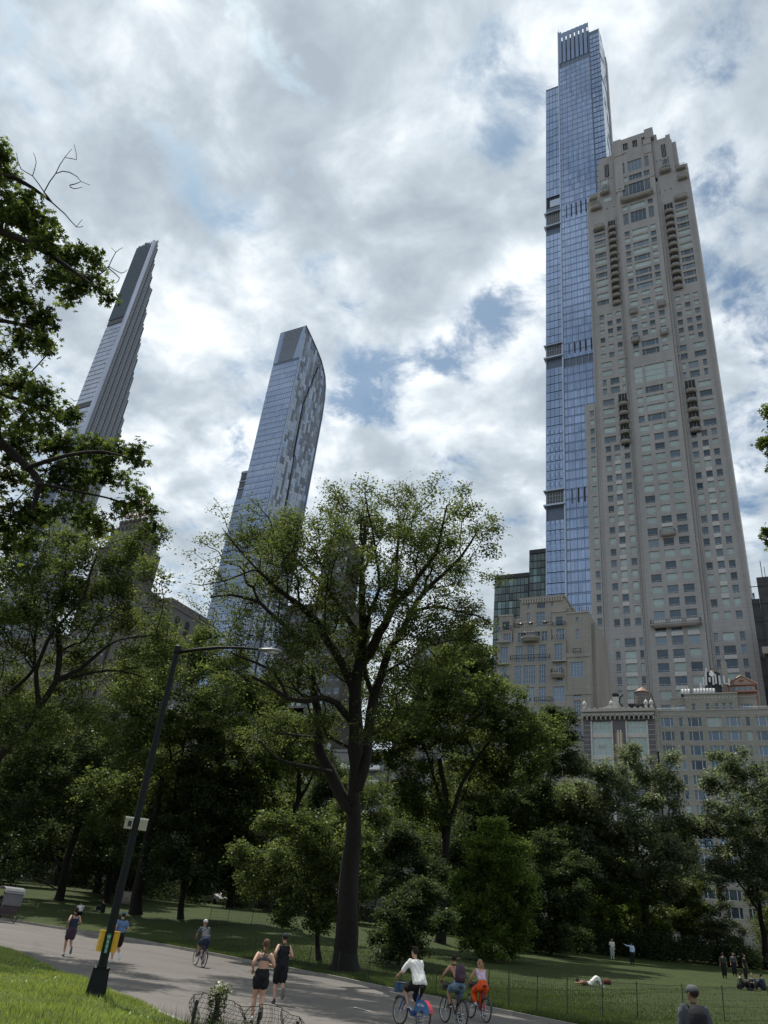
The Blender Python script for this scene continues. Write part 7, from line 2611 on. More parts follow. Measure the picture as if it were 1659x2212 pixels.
def J_bike(up='L', lean=.0, hx=.27, hy=.42, hz=1.08):
    s = {'L': -1, 'R': 1}; o = 'R' if up == 'L' else 'L'
    J = dict(pelvis=(0, -.20, 1.02), chest=(0, .02 + lean, 1.40 - lean * .3), neck=(0, .10 + lean * 1.3, 1.56 - lean * .5), head=(0, .14 + lean * 1.4, 1.695 - lean * .5))
    for q in 'LR':
        J['sh' + q] = (s[q] * .175, .06 + lean * 1.1, 1.49 - lean * .4); J['hip' + q] = (s[q] * .09, -.17, .99)
        J['el' + q] = (s[q] * .30, .17 + lean * .6, 1.22 - lean * .2); J['wr' + q] = (s[q] * hx, hy - .06, hz + .02)
    J['kn' + up] = (s[up] * .13, .26, .86); J['an' + up] = (s[up] * .12, .10, .50); J['toe' + up] = (s[up] * .12, .26, .44)
    J['kn' + o] = (s[o] * .12, .12, .62); J['an' + o] = (s[o] * .12, -.06, .23); J['toe' + o] = (s[o] * .12, .10, .15)
    return J


def J_stand(arms=None):
    J = dict(pelvis=(0, 0, .96), chest=(0, 0, 1.30), neck=(0, 0, 1.48), head=(0, .02, 1.62))
    for q, s in (('L', -1), ('R', 1)):
        J['sh' + q] = (s * .17, 0, 1.41); J['el' + q] = (s * .24, -.02, 1.13); J['wr' + q] = (s * .25, .06, .90)
        J['hip' + q] = (s * .09, 0, .92); J['kn' + q] = (s * .10, .02, .50); J['an' + q] = (s * .10, -.02, .09); J['toe' + q] = (s * .12, .13, .03)
    if arms: J.update(arms)
    return J


def J_sit():
    J = dict(pelvis=(0, 0, .13), chest=(0, .08, .50), neck=(0, .14, .67), head=(0, .19, .80))
    for q, s in (('L', -1), ('R', 1)):
        J['sh' + q] = (s * .17, .10, .60); J['el' + q] = (s * .25, .22, .38); J['wr' + q] = (s * .12, .42, .40)
        J['hip' + q] = (s * .10, .05, .12); J['kn' + q] = (s * .20, .42, .44); J['an' + q] = (s * .13, .62, .08); J['toe' + q] = (s * .15, .78, .04)
    return J


def text_mesh(cu, name, m, parent):
    t = bpy.data.objects.new(name, cu); COL.objects.link(t)
    dg = bpy.context.evaluated_depsgraph_get(); me = bpy.data.meshes.new_from_object(t.evaluated_get(dg), depsgraph=dg)
    bpy.data.objects.remove(t); me.materials.clear(); me.materials.append(m)
    return ob(name, me, parent)


# ------------------------------------------------------------------ bicycles
MAT['tyre'] = mat('tyre', (.018, .018, .02), .8)
MAT['chrome'] = mat('chrome', (.45, .46, .48), .25, .9)
MAT['bike_blue'] = mat('bike_blue', (.015, .07, .24), .3, coat=.5)
MAT['bike_black'] = mat('bike_black', (.02, .02, .024), .35)
MAT['bike_plum'] = mat('bike_plum', (.09, .03, .07), .35)
MAT['fairing_blue'] = mat('fairing_blue', (.012, .10, .26), .35, coat=.4)
MAT['red_plastic'] = mat('red_plastic', (.42, .03, .04), .35)
MAT['rubber'] = mat('rubber', (.02, .02, .02), .7)


def wheel(parent, c, rad=.335, tyre_w=.022, steer=0., spokes=20):
    w = empty('wheel', c, steer, parent)
    t = MB([MAT['tyre']])
    k = 40
    def torus(b, R_, r_, kk=8, mi=0):
        V = []; F = []
        for i in range(k):
            a = 2 * math.pi * i / k
            for j in range(kk):
                t_ = 2 * math.pi * j / kk
                rr = R_ + r_ * math.cos(t_); V.append((r_ * math.sin(t_), rr * math.cos(a), rr * math.sin(a)))
        for i in range(k):
            for j in range(kk): F.append((i * kk + j, i * kk + (j + 1) % kk, ((i + 1) % k) * kk + (j + 1) % kk, ((i + 1) % k) * kk + j))
        b.add(V, F, mi)
    torus(t, rad - tyre_w, tyre_w); t.build('tyre', w, smooth=True)
    m = MB([MAT['chrome']]); torus(m, rad - tyre_w * 2.1, .011, 6); m.tube([(-.05, 0, 0), (.05, 0, 0)], .022, 8)
    for i in range(spokes):
        a = 2 * math.pi * i / spokes; x = .03 if i % 2 else -.03
        m.tube([(x, .02 * math.cos(a + .6), .02 * math.sin(a + .6)), (0, (rad - tyre_w * 2) * math.cos(a), (rad - tyre_w * 2) * math.sin(a))], .0022, 3, cap=False)
    m.build('rim', w)
    return w


def bicycle(label, loc, rz, style='city', col='bike_black', lean=0.0):
    r = empty('bicycle', loc, rz); r.rotation_euler = (0, lean, rz)
    tag(r, label, 'bicycle')
    fm = MAT[col]
    ra, fa = (0, -.46, .335), (0, .62, .335)
    wheel(r, ra); wheel(r, fa, steer=.05)
    f = MB([fm, MAT['bike_black'], MAT['chrome']])
    bb = (0, -.02, .29)
    if style == 'share':
        f.tube([(0, .44, .90), (0, .40, .70), (0, .18, .42), (0, -.02, .32)], [.045, .05, .055, .05], 8)
        f.tube([bb, (0, -.20, .80)], .032, 8); f.tube([(0, -.20, .80), (0, -.22, .98)], .018, 8, 2)
        f.tube([(0, .45, .96), (0, .40, .62)], .032, 8)
        for x in (-.05, .05): f.tube([(x, .42, .66), (x, .56, .45), (x, .62, .335)], .018, 6); f.tube([(x, -.46, .335), (x, -.02, .29)], .018, 6)
    else:
        f.tube([(0, .42, .80), bb], .020, 8); f.tube([(0, .41, .86), (0, -.17, .80)], .018, 8); f.tube([bb, (0, -.21, .90)], .017, 8); f.tube([(0, -.2, .86), (0, -.22, .97)], .014, 8, 2)
        f.tube([(0, .44, .98), (0, .43, .74)], .022, 8)
        for x in (-.05, .05):
            f.tube([(x * .4, .44, .76), (x, .48, .68), (x, .62, .335)], .014, 6); f.tube([(x, -.46, .335), (x * .4, -.18, .80)], .010, 6); f.tube([(x, -.46, .335), (x * .4, -.02, .29)], .011, 6)
    f.build('frame', r)
    h = MB([MAT['bike_black'], MAT['rubber']])
    h.tube([(-.30, .36, 1.06), (-.16, .46, 1.06), (0, .47, 1.02), (.16, .46, 1.06), (.30, .36, 1.06)], .013, 8)
    for s in (-1, 1): h.tube([(s * .32, .34, 1.06), (s * .22, .42, 1.06)], .019, 8, 1); h.tube([(s * .26, .45, 1.05), (s * .20, .50, 1.0)], .006, 5)
    h.build('handlebar', r)
    s_ = MB([MAT['rubber']]); sweep(s_, [(0, -.33, .985), (0, -.25, 1.0), (0, -.12, .99), (0, -.06, .98)], [.07, .075, .03, .018], [.025, .028, .02, .014], k=8); s_.build('saddle', r, smooth=True)
    c = MB([MAT['bike_black'], MAT['chrome']])
    c.lathe([(.095, -.006), (.095, .006)], 20, (0, 0, 0), 1); o = c.build('chainring', r, (.06, -.02, .29), (0, R(90), 0))
    c = MB([MAT['bike_black']]); c.tube([(-.08, -.02, .29), (-.08, .09, .42)], .012, 6); c.tube([(.08, -.02, .29), (.08, -.12, .16)], .012, 6)
    c.box(-.17, -.08, .05, .13, .42, .445); c.box(.08, .17, -.16, -.08, .145, .17)
    c.tube([(.06, -.02, .385), (.06, -.46, .37)], .006, 4); c.tube([(.06, -.02, .195), (.06, -.46, .30)], .006, 4); c.build('crank', r)
    if style == 'share':
        g_ = MB([MAT['fairing_blue'], MAT['red_plastic'], MAT['white_paint']])
        arc = [(-.46 + .37 * math.cos(a), .335 + .37 * math.sin(a)) for a in np.linspace(R(15), R(165), 12)]
        for sx in (-.06, .06):
            n = len(arc); V = [(sx, y, z) for y, z in arc] + [(sx, -.46 + .10 * math.cos(a), .335 + .13 * math.sin(a)) for a in np.linspace(R(15), R(165), 12)]
            g_.add(V, [(i, i + 1, n + i + 1, n + i) for i in range(n - 1)], 0)
        for i in range(len(arc) - 1):
            (y0, z0), (y1, z1) = arc[i], arc[i + 1]
            g_.add([(-.06, y0, z0), (.06, y0, z0), (.06, y1, z1), (-.06, y1, z1)], [(0, 1, 2, 3)], 0 if i < 6 else 1)
        g_.build('rear_fairing', r)
        # wordmark on both sides of the fairing
        try:
            for sx, ry_ in ((-.0635, -90), (.0635, 90)):
                cu = bpy.data.curves.new('lettering', 'FONT'); cu.body = 'citi bike'; cu.size = .10; cu.align_x = 'CENTER'; cu.extrude = .0008
                to = text_mesh(cu, 'lettering', MAT['white_paint'], r); to.location = (sx, -.40, .55); to.rotation_euler = (R(90), 0, R(ry_))
        except Exception: pass
        fr = MB([MAT['bike_black'], MAT['fairing_blue'], MAT['white_paint']])
        arc = [(.62 + .365 * math.cos(a), .335 + .365 * math.sin(a)) for a in np.linspace(R(40), R(170), 10)]
        for i in range(9):
            (y0, z0), (y1, z1) = arc[i], arc[i + 1]; fr.add([(-.035, y0, z0), (.035, y0, z0), (.035, y1, z1), (-.035, y1, z1)], [(0, 1, 2, 3)], 0)
        fr.build('front_mudguard', r)
        k = MB([MAT['bike_black'], MAT['fairing_blue'], MAT['chrome']])
        k.tube([(-.20, .52, .98), (.20, .52, .98), (.20, .78, .98), (-.20, .78, .98), (-.20, .52, .98)], .012, 5, 0)
        k.tube([(-.17, .52, .80), (.17, .52, .80), (.17, .74, .80), (-.17, .74, .80), (-.17, .52, .80)], .012, 5, 0)
        for x in (-.18, 0, .18):
            for y in (.53, .76): k.tube([(x, y, .80), (x * 1.1, y, .98)], .007, 4, 0)
        k.box(-.12, .12, .78, .82, .74, .96, 1); k.tube([(-.26, .5, 1.0), (.26, .5, 1.0)], .01, 5, 2)
        k.build('front_rack', r)
    else:
        fr = MB([MAT['bike_black']])
        for (cy, a0, a1) in ((.62, 50, 165), (-.46, 25, 175)):
            arc = [(cy + .362 * math.cos(a), .335 + .362 * math.sin(a)) for a in np.linspace(R(a0), R(a1), 10)]
            for i in range(9):
                (y0, z0), (y1, z1) = arc[i], arc[i + 1]; fr.add([(-.025, y0, z0), (.025, y0, z0), (.025, y1, z1), (-.025, y1, z1)], [(0, 1, 2, 3)], 0)
        fr.build('mudguards', r)
        if style == 'basket':
            k = MB([MAT['bike_black']])
            for z in (.84, .92, 1.0):
                k.tube([(-.17, .50, z), (.17, .50, z), (.17, .74, z), (-.17, .74, z), (-.17, .50, z)], .008, 4)
            for i in range(8):
                for y in (.50, .74): k.tube([(-.17 + i * .0486, y, .84), (-.17 + i * .0486, y, 1.0)], .005, 4)
            ball(k, (0, .62, .94), .13, (1.1, .8, .6), 10)
            k.build('basket', r)
    return r


cw = cloth
HEAD = R(62)      # the way the road runs, turned from south to the east
black = cw('black_cloth', (.009, .009, .012)); white = cw('white_cloth', (.66, .66, .64)); navy = cw('navy_cloth', (.02, .03, .06)); grey = cw('grey_cloth', (.07, .075, .09))
blue = cw('blue_cloth', (.10, .16, .30)); orange = cw('orange_cloth', (.62, .075, .012)); pink = cw('pink_cloth', (.55, .42, .56)); maroon = cw('plum_cloth', (.055, .032, .05)); denim = cw('denim', (.10, .16, .22))
olive = cw('olive_cloth', (.06, .07, .05)); paleblue = cw('pale_blue_cloth', (.38, .50, .66)); shoe_w = cw('shoe_white', (.6, .6, .6)); shoe_d = cw('shoe_dark', (.03, .03, .035)); sole_w = cw('sole_white', (.62, .62, .6)); sole_d = cw('sole_grey', (.12, .11, .10))
brown_hair = cw('brown_hair', (.10, .055, .03)); dark_hair = cw('dark_hair', (.018, .013, .010)); fair_hair = cw('fair_hair', (.28, .17, .08)); cap_d = cw('cap_dark', (.035, .045, .06)); cap_g = cw('cap_grey', (.10, .105, .11)); helm = mat('helmet_white', (.42, .43, .45), .3, coat=.4)


def gl(px, py, z=0.0):
    p = atZ(px, py, z); return p


def J_shift(J, **kw):
    J = dict(J)
    for k, v in kw.items(): J[k] = v
    return J


p = gl(549, 2212); p[2] = 0
person('woman running away in a grey crossed-strap sports top and black shorts with a plaited ponytail', (p[0], p[1], .02), R(40), J_run('L', .22), SK, brown_hair, 'plait', shorts=black, leg_t=.17, shoes=shoe_w, sole=sole_d, bra=cw('top_grey', (.08, .08, .095)), waist=.80, h=.985, short_k=1.12)
p = gl(596, 2171)
person('man running away in black sleeveless top, black shorts and a dark cap', (p[0], p[1], .02), R(43), J_run('L', .34), SK, dark_hair, 'crop', cap=cap_d, shirt=black, sleeves=0, shirt_z=(-.02, .97), shorts=black, leg_t=.42, shoes=shoe_d, sole=sole_d, h=1.04)
p = gl(140, 2066)
person('slim runner in dark navy with a bouncing ponytail at the left of the road', (p[0], p[1], .02), HEAD, J_run('L', .2), SK2, dark_hair, 'pony', shorts=maroon, leg_t=.30, shoes=shoe_w, sole=sole_d, shirt=navy, sleeves=0, shirt_z=(.05, .80), h=.97)
p = gl(243, 2082)
person('runner in blue tee shirt and cap half hidden by the lamp post', (p[0], p[1], .02), HEAD, J_run('L', .3), SK, dark_hair, 'crop', cap=cw('cap_blue', (.06, .10, .18)), shirt=blue, sleeves=.3, shorts=black, leg_t=.34, shoes=shoe_w, sole=sole_w, h=1.0)


def rider(label_b, label_p, front, style, col, up='L', lean=.0, head_deg=62, h=1.0, zoff=0., **kw):
    pf = gl(*front); a = R(head_deg)
    d = np.array([-math.sin(a), math.cos(a)])
    c = pf[:2] - d * .62
    z_ = .02 + zoff
    bicycle(label_b, (c[0], c[1], z_), a, style, col)
    return person(label_p, (c[0], c[1], z_), a, kw.pop('J', J_bike(up, lean)), h=h, **kw)


rider('dark road bicycle ridden by the man in grey far along the road', 'cyclist in dark grey tee shirt and white striped helmet riding away along the kerb', (420, 2087), 'city', 'bike_plum', 'L', .12, 58,
      skin=SK2, helmet=helm, shirt=grey, sleeves=.42, shorts=navy, leg_t=.42, shoes=shoe_d, sole=sole_d, hpitch=-.1)


def rolled(r, J):
    pass


Jw = J_bike('L', .0, hz=1.10)
Jw = J_shift(Jw, elL=(-.34, .16, 1.24), wrL=(-.30, .40, 1.13))
rider('blue share bicycle with bulky rear fairing and front rack', 'dark haired cyclist in a loose white short sleeved shirt on the blue share bicycle', (862, 2216), 'share', 'bike_blue', 'L', .0, 60, h=1.03, J=Jw,
      skin=SK, hair=dark_hair, hstyle='short', shirt=white, sleeves=.50, shirt_z=(-.10, .97), shirt_k=1.34, shorts=black, leg_t=.44, shoes=cw('shoe_tan', (.28, .25, .21)), sole=sole_w, hyaw=.25)


def backpack(r, J):
    b = MB([maroon, black])
    C_ = lerp(J['pelvis'], J['chest'], .72)
    c = C_ + np.array([0, -.20, .03])
    sweep(b, [c + [0, 0, -.23], c + [0, -.01, -.18], c + [0, -.03, -.05], c + [0, -.02, .10], c + [0, .02, .22], c + [0, .04, .25]], [.12, .165, .175, .165, .13, .06], [.07, .11, .12, .10, .07, .03], k=14)
    sweep(b, [c + [0, -.10, -.20], c + [0, -.135, -.12], c + [0, -.12, .0]], [.11, .13, .11], [.03, .045, .02], k=10)
    for s in (-1, 1): b.tube([c + [s * .10, .06, .22], np.array(J['shL' if s < 0 else 'shR']) * [.62, 1, 1] + [0, 0, .055], np.array(J['chest']) + [s * .12, .11, .0], c + [s * .14, .06, -.15]], .020, 6, 1)
    b.tube([c + [0, .05, .24], c + [0, .0, .29], c + [0, -.03, .24]], .010, 5, 1)
    o = b.build('backpack', r, smooth=True)


Jm = J_bike('L', .06); Jm = J_shift(Jm, elL=(-.33, .2, 1.26), wrL=(-.30, .40, 1.10))
rider('black bicycle with stuffed front basket ridden by the bare backed man', 'bare backed man with a plum backpack and denim shorts riding a black bicycle', (960, 2211), 'basket', 'bike_black', 'L', .06, 50, J=Jm, h=1.0,
      skin=SK2, hair=dark_hair, hstyle='crop', shorts=denim, leg_t=.34, shoes=shoe_d, sole=sole_w, extra=backpack, hyaw=-.5)
Jo = J_bike('L', .0)
rider('dark bicycle carrying the rider in orange trousers', 'long haired woman in lilac vest and bright orange trousers cycling beside the man', (1016, 2201), 'basket', 'bike_plum', 'L', .0, 48, J=Jo, h=.94,
      skin=SK, hair=fair_hair, hstyle='long', shirt=pink, sleeves=0, shirt_z=(.22, .80), shirt_k=1.1, shorts=orange, leg_t=.92, short_k=1.25, shoes=shoe_w, sole=sole_w, hyaw=.35)

# passer-by cut off by the lower edge of the picture
pp_ = W(1497, 2160, 12.4)
def bag(r, J):
    b = MB([black]); C_ = lerp(J['pelvis'], J['chest'], .75) + np.array([0, -.19, .02])
    sweep(b, [C_ + [0, 0, -.24], C_ + [0, -.02, -.1], C_ + [0, -.02, .1], C_ + [0, .03, .24]], [.13, .16, .16, .09], [.08, .11, .10, .04], k=12)
    for s in (-1, 1): b.tube([C_ + [s * .1, .06, .2], np.array(J['shL' if s < 0 else 'shR']) * [.6, 1, 1] + [0, 0, .06], np.array(J['chest']) + [s * .13, .11, .0]], .018, 6)
    b.build('backpack', r, smooth=True)
    w_ = MB([sole_w]); q = np.array(J['elL']); w_.tube([np.array(J['shL']) + [-.072, .0, .0], np.array(J['shL']) + [-.075, .0, -.08]], .008, 5); w_.build('sleeve_piping', r)


person('passer-by in grey baseball cap and dark backpack cut off by the lower edge', (pp_[0], pp_[1], .22), R(20), J_stand(), SKD, dark_hair, 'crop', cap=cap_g, shirt=cw('slate_cloth', (.06, .065, .08)), sleeves=.5, shirt_z=(.0, .97), shirt_k=1.22, shorts=black, leg_t=.9, shoes=shoe_d, extra=bag, hyaw=R(35), h=1.0)

# people on the lawn
def on(px, py):
    g_, d = onG(px, py); return g_


g_ = on(1323, 2071)
person('woman in white top and pale long skirt standing by the bushes', g_, R(200), J_stand({'wrR': (.18, .2, 1.1), 'elR': (.25, .02, 1.15)}), SK, dark_hair, 'long', shirt=white, sleeves=.5, shorts=cw('pale_skirt', (.30, .34, .34)), leg_t=.95, short_k=1.35, shoes=shoe_w, voxel=.03, group=None)
g_ = on(1366, 2083)
person('man in light blue shirt stretching one arm towards the woman by the bushes', g_, R(30), J_stand({'elL': (-.38, .12, 1.40), 'wrL': (-.60, .22, 1.50)}), SK, dark_hair, 'crop', shirt=paleblue, sleeves=.95, shirt_z=(-.05, .97), shirt_k=1.25, shorts=black, leg_t=.95, shoes=shoe_d, voxel=.03)
# reclining reader with knees up
g_ = on(1275, 2131)
Jl = dict(pelvis=(0, 0, .12), chest=(0, -.36, .14), neck=(0, -.54, .16), head=(0, -.68, .18))
for q, s in (('L', -1), ('R', 1)):
    Jl['sh' + q] = (s * .17, -.47, .14); Jl['el' + q] = (s * .30, -.62, .10); Jl['wr' + q] = (s * .14, -.74, .10)
    Jl['hip' + q] = (s * .09, .04, .12); Jl['kn' + q] = (s * .10, .38, .48); Jl['an' + q] = (s * .10, .62, .08); Jl['toe' + q] = (s * .11, .76, .05)
person('sunbather lying on the lawn with white clad knees raised', g_, R(-62), Jl, SK, dark_hair, 'crop', shirt=cw('tan_cloth', (.2, .12, .08)), sleeves=.4, shirt_z=(.3, .95), shorts=white, leg_t=.95, short_k=1.25, shoes=shoe_w, voxel=.03)
b = MB([cw('red_cloth', (.10, .022, .02))]); b.lathe([(.16, 0), (.19, .10), (.16, .22), (.10, .28)], 12, sx=1.2); bg_ = on(1312, 2127)
o = b.build('red_bag', None, bg_, smooth=True); tag(o, 'dull red bag on the grass behind the sunbather', 'bag')
for (px, py, sh, hr, lab, rz) in ((171, 1977, white, dark_hair, 'person in white shirt sitting on the slope behind the runner in navy', 60), (222, 1972, black, dark_hair, 'person in black sitting on the slope beside the lamp post', 100),
                             (1597, 2137, olive, dark_hair, 'picnicker in olive sitting furthest from the right edge', -60), (1628, 2139, grey, brown_hair, 'picnicker in grey sitting in the middle of the picnic group', 180), (1652, 2140, navy, dark_hair, 'picnicker in navy sitting at the right edge', 60),
                             (1018, 2022, white, dark_hair, 'sitter in white half hidden under the bush right of the linden', 30)):
    g_ = on(px, py)
    person(lab, g_, R(rz), J_sit(), SK, hr, 'crop', shirt=sh, sleeves=.5, shorts=black, leg_t=.9, shoes=shoe_d, voxel=.035, group=None)
for (px, py, sh, lab, rz) in ((1566, 2114, cw('dark_green_cloth', (.03, .04, .03)), 'standing picnicker in dark green at the shaded end of the group', 20), (1588, 2110, grey, 'standing picnicker in grey with back turned', 190), (1612, 2116, black, 'standing picnicker in black nearest the seated ones', 240)):
    g_ = on(px, py)
    person(lab, g_, R(rz), J_stand(), SK2, dark_hair, 'crop', shirt=sh, sleeves=.5, shorts=black, leg_t=.9, shoes=shoe_d, voxel=.035, h=.97)
# ------------------------------------------------------------------ lamp post
MAT['lamp_green'] = mat('lamp_green', (.004, .006, .006), .65, .0, spec=.25, var=.2, scale=4, bump=.1)
MAT['signal_yellow'] = mat('signal_yellow', (.62, .36, .015), .42, var=.08, scale=6)
MAT['cream_metal'] = mat('cream_metal', (.42, .40, .31), .5, var=.06)
MAT['tag_green'] = mat('tag_green', (.01, .16, .085), .5)


def lamp_post():
    g_ = gl(205, 2153, .12)
    rz = math.atan2(-g_[0], g_[1])
    r = empty('lamp_post', (g_[0], g_[1], .06), rz)
    r.rotation_euler = (0, R(-.9), rz)
    tag(r, 'tall dark green street lamp post with long curved arm leaning over the road', 'street lamp')
    top = 8.75
    b = MB([MAT['lamp_green'], MAT['chrome']])
    def frus(w0, d0, w1, d1, z0, z1, mi=0):
        V = [(-w0, -d0, z0), (w0, -d0, z0), (w0, d0, z0), (-w0, d0, z0), (-w1, -d1, z1), (w1, -d1, z1), (w1, d1, z1), (-w1, d1, z1)]
        b.add(V, [(3, 2, 1, 0), (4, 5, 6, 7), (0, 1, 5, 4), (1, 2, 6, 5), (2, 3, 7, 6), (3, 0, 4, 7)], mi)
    frus(.25, .25, .19, .19, -.1, .62); frus(.20, .20, .20, .20, .625, .65); b.lathe([(.17, .651), (.17, .68), (.14, .70)], 16)
    for x in (-.14, .14): b.lathe([(.025, .651), (.025, .70)], 6, (x, -.16, 0), 1)
    b.build('base', r)
    d = MB([MAT['lamp_green']]); d.box(-.16, .16, -.245, -.235, .08, .52); o = d.build('access_door', r, (0, 0, 0), (R(-4.2), 0, 0))
    s = MB([MAT['lamp_green']]); s.lathe([(.108, .66), (.10, 3), (.088, 6), (.075, top - .2), (.10, top - .18), (.10, top), (.03, top + .06)], 12); s.build('pole', r, smooth=False)
    a = MB([MAT['lamp_green']])
    # arm follows the frame of the picture to the right
    pts = [W(377, 1424, 21), W(420, 1418, 21.1), (W(470, 1414, 21.2)), W(520, 1415, 21.3), W(566, 1420, 21.4)]
    ct, st_ = math.cos(-rz), math.sin(-rz)
    def loc(p):
        q = np.array(p) - np.array([g_[0], g_[1], .06]); return np.array([q[0] * ct - q[1] * st_, q[0] * st_ + q[1] * ct, q[2]])
    Lp = [loc(p) for p in pts]; sh = np.array([0, 0, top - .18]) - Lp[0]; sh_xy = sh
    Lp = [p + sh_xy * 1.0 for p in Lp]
    a.tube(Lp, [.055, .05, .045, .04, .036], 8); a.build('arm', r, smooth=True)
    e_ = Lp[-1]; dr = Lp[-1] - Lp[-2]; dr /= np.linalg.norm(dr)
    h = MB([mat('lamp_head', (.20, .21, .21), .4, .3), mat('lamp_lens', (.5, .5, .46), .15)])
    sweep(h, [e_ - dr * .08, e_ + dr * .05, e_ + dr * .28, e_ + dr * .5, e_ + dr * .62], [.045, .08, .14, .13, .03], [.04, .05, .075, .06, .02], side=np.cross(dr, [0, 0, 1]), k=12)
    sweep(h, [e_ + dr * .18 - [0, 0, .055], e_ + dr * .34 - [0, 0, .06], e_ + dr * .52 - [0, 0, .055]], [.06, .11, .06], [.02, .05, .02], side=np.cross(dr, [0, 0, 1]), k=10, mi=1)
    ball(h, e_ + dr * .3 + [0, 0, .08], .035)
    h.build('lamp_head', r, smooth=True)
    # id plate with its number set upright
    t = MB([MAT['tag_green']]); t.box(-.038, .038, -.131, -.127, .96, 1.37); t.build('number_plate', r)
    for i, ch in enumerate('W600'):
        cu = bpy.data.curves.new('digit', 'FONT'); cu.body = ch; cu.size = .095; cu.align_x = 'CENTER'; cu.extrude = .001
        o = text_mesh(cu, 'digit', mat_digit, r); o.location = (0, -.134, 1.27 - i * .098); o.rotation_euler = (R(90), 0, 0)
    # yellow pedestrian signal housings either side
    for sx in (-1, 1):
        y = MB([MAT['signal_yellow'], MAT['dark_metal']])
        y.box(-.085, .085, -.09, .09, 0, .46)
        y.box(-.095, .095, -.10, .10, .445, .47)
        for z in (.03, .24): y.box(-.075, .075, .091, .14, z, z + .19)
        for z in (.1, .3, .5): y.box(-.09, -.086, -.03, .03, z * .85, z * .85 + .04)
        o = y.build('signal_housing', r, (sx * .15, .06, .98), (0, 0, R(sx * -14))); o.scale = (.85, 1, .95)
        br = MB([MAT['dark_metal']]); br.tube([(sx * .08, .02, 1.05), (sx * .15, .05, 1.05)], .02, 6); br.tube([(sx * .08, .02, 1.4), (sx * .15, .05, 1.4)], .02, 6); br.build('bracket', r)
    # pair of cream slatted boxes higher up
    for sx in (-1, 1):
        c = MB([MAT['cream_metal'], MAT['white_paint'], MAT['dark_interior']])
        c.box(-.13, .13, -.11, .11, 0, .30); c.box(-.14, .14, -.125, .125, .30, .335, 1)
        for i in range(9): c.box(-.115 + i * .027, -.105 + i * .027, -.125, -.111, .03, .27, 0)
        if sx < 0: c.box(-.02, .10, -.128, -.126, .06, .22, 2)
        o = c.build('vent_box', r, (sx * .185, .02, 3.75)); o.scale = (.78, .85, .85)
    return r


mat_digit = mat('digit_white', (.5, .62, .55), .6)
lamp_post()

# ------------------------------------------------------------------ fences
MAT['fence_black'] = mat('fence_black', (.015, .016, .016), .6, var=.3)


def mesh_fence(label, pts, h=1.15, gap=.09, posts=True, wire=.004, vgap=None):
    """posts as single parts, wire between them as one woven panel per bay"""
    r = empty('wire_fence', (0, 0, 0)); tag(r, label, 'fence')
    pm = MB([MAT['fence_black']]).tube([(0, 0, -.1), (0, 0, h + .06)], .022, 5).mesh('post')
    P_ = [np.array([x, y, gz(x, y)]) for x, y in pts]
    rg = random.Random(6)
    for p in P_: ob('post', pm, r, p, (rg.uniform(-.03, .03), rg.uniform(-.03, .03), 0))
    for a, b_ in zip(P_[:-1], P_[1:]):
        m = MB([MAT['fence_black']])
        d = b_ - a; L_ = np.linalg.norm(d[:2]); n = max(2, int(L_ / gap))
        vg = vgap or .1
        k = int(h / vg)
        s = np.array([-d[1], d[0], 0]) / L_
        for i in range(1, n):
            p = a + d * i / n
            m.add([p - s * 0 + [d[0] / L_ * -wire, d[1] / L_ * -wire, .03], p + [d[0] / L_ * wire, d[1] / L_ * wire, .03], p + [d[0] / L_ * wire, d[1] / L_ * wire, h], p + [d[0] / L_ * -wire, d[1] / L_ * -wire, h],
                   p + s * wire + [0, 0, .03], p + s * wire + [0, 0, h]], [(0, 1, 2, 3), (0, 4, 5, 3)])
        for j in range(k + 1):
            z = .04 + (h - .05) * j / k; w = wire * (1.6 if j in (0, k) else .9)
            sag = [0, 0, -.02]
            mdl = (a + b_) / 2 + sag
            for (p, q) in ((a, mdl), (mdl, b_)):
                m.add([p + [0, 0, z - w], q + [0, 0, z - w], q + [0, 0, z + w], p + [0, 0, z + w], p + s * w + [0, 0, z], q + s * w + [0, 0, z]], [(0, 1, 2, 3), (0, 1, 5, 4)])
        o = m.build('wire_mesh', r)


kf = resample(FL, 400)
dk = np.gradient(kf, axis=0); dk /= np.linalg.norm(dk, axis=1)[:, None]; nk = np.column_stack([-dk[:, 1], dk[:, 0]])
off = kf + nk * .95
sx_ = np.r_[0, np.cumsum(np.linalg.norm(np.diff(off, axis=0), axis=1))]
i0 = int(np.argmin(np.abs(off[:, 0] + 34))); i1 = int(np.argmin(np.abs(off[:, 0] + 12.3)))
span = np.arange(sx_[i0], sx_[i1], 2.3)
pts = [(np.interp(s, sx_, off[:, 0]), np.interp(s, sx_, off[:, 1])) for s in span]
mesh_fence('low black wire fence beside the road kerb in front of the elm', pts, h=.95, gap=.12, wire=.0035)
pts = [(-11.9, 33.6), (-10.9, 33.2), (-9.7, 32.9), (-8.7, 33.5), (-7.5, 34.1), (-6.4, 35.1), (-4.9, 36.6), (-3.6, 38.3), (-2.0, 40.4), (0, 43)]
mesh_fence('closely woven black wire fence curving along the lawn at the lower right', pts, h=1.18, gap=.07, wire=.0040, vgap=.2)
pts = [on(450, 2000)[:2], on(490, 1999)[:2], on(542, 1998)[:2], on(590, 1997)[:2], on(640, 1999)[:2]]
mesh_fence('thin wire fence higher on the slope left of the elm', pts, h=1.2, gap=.3, wire=.006)


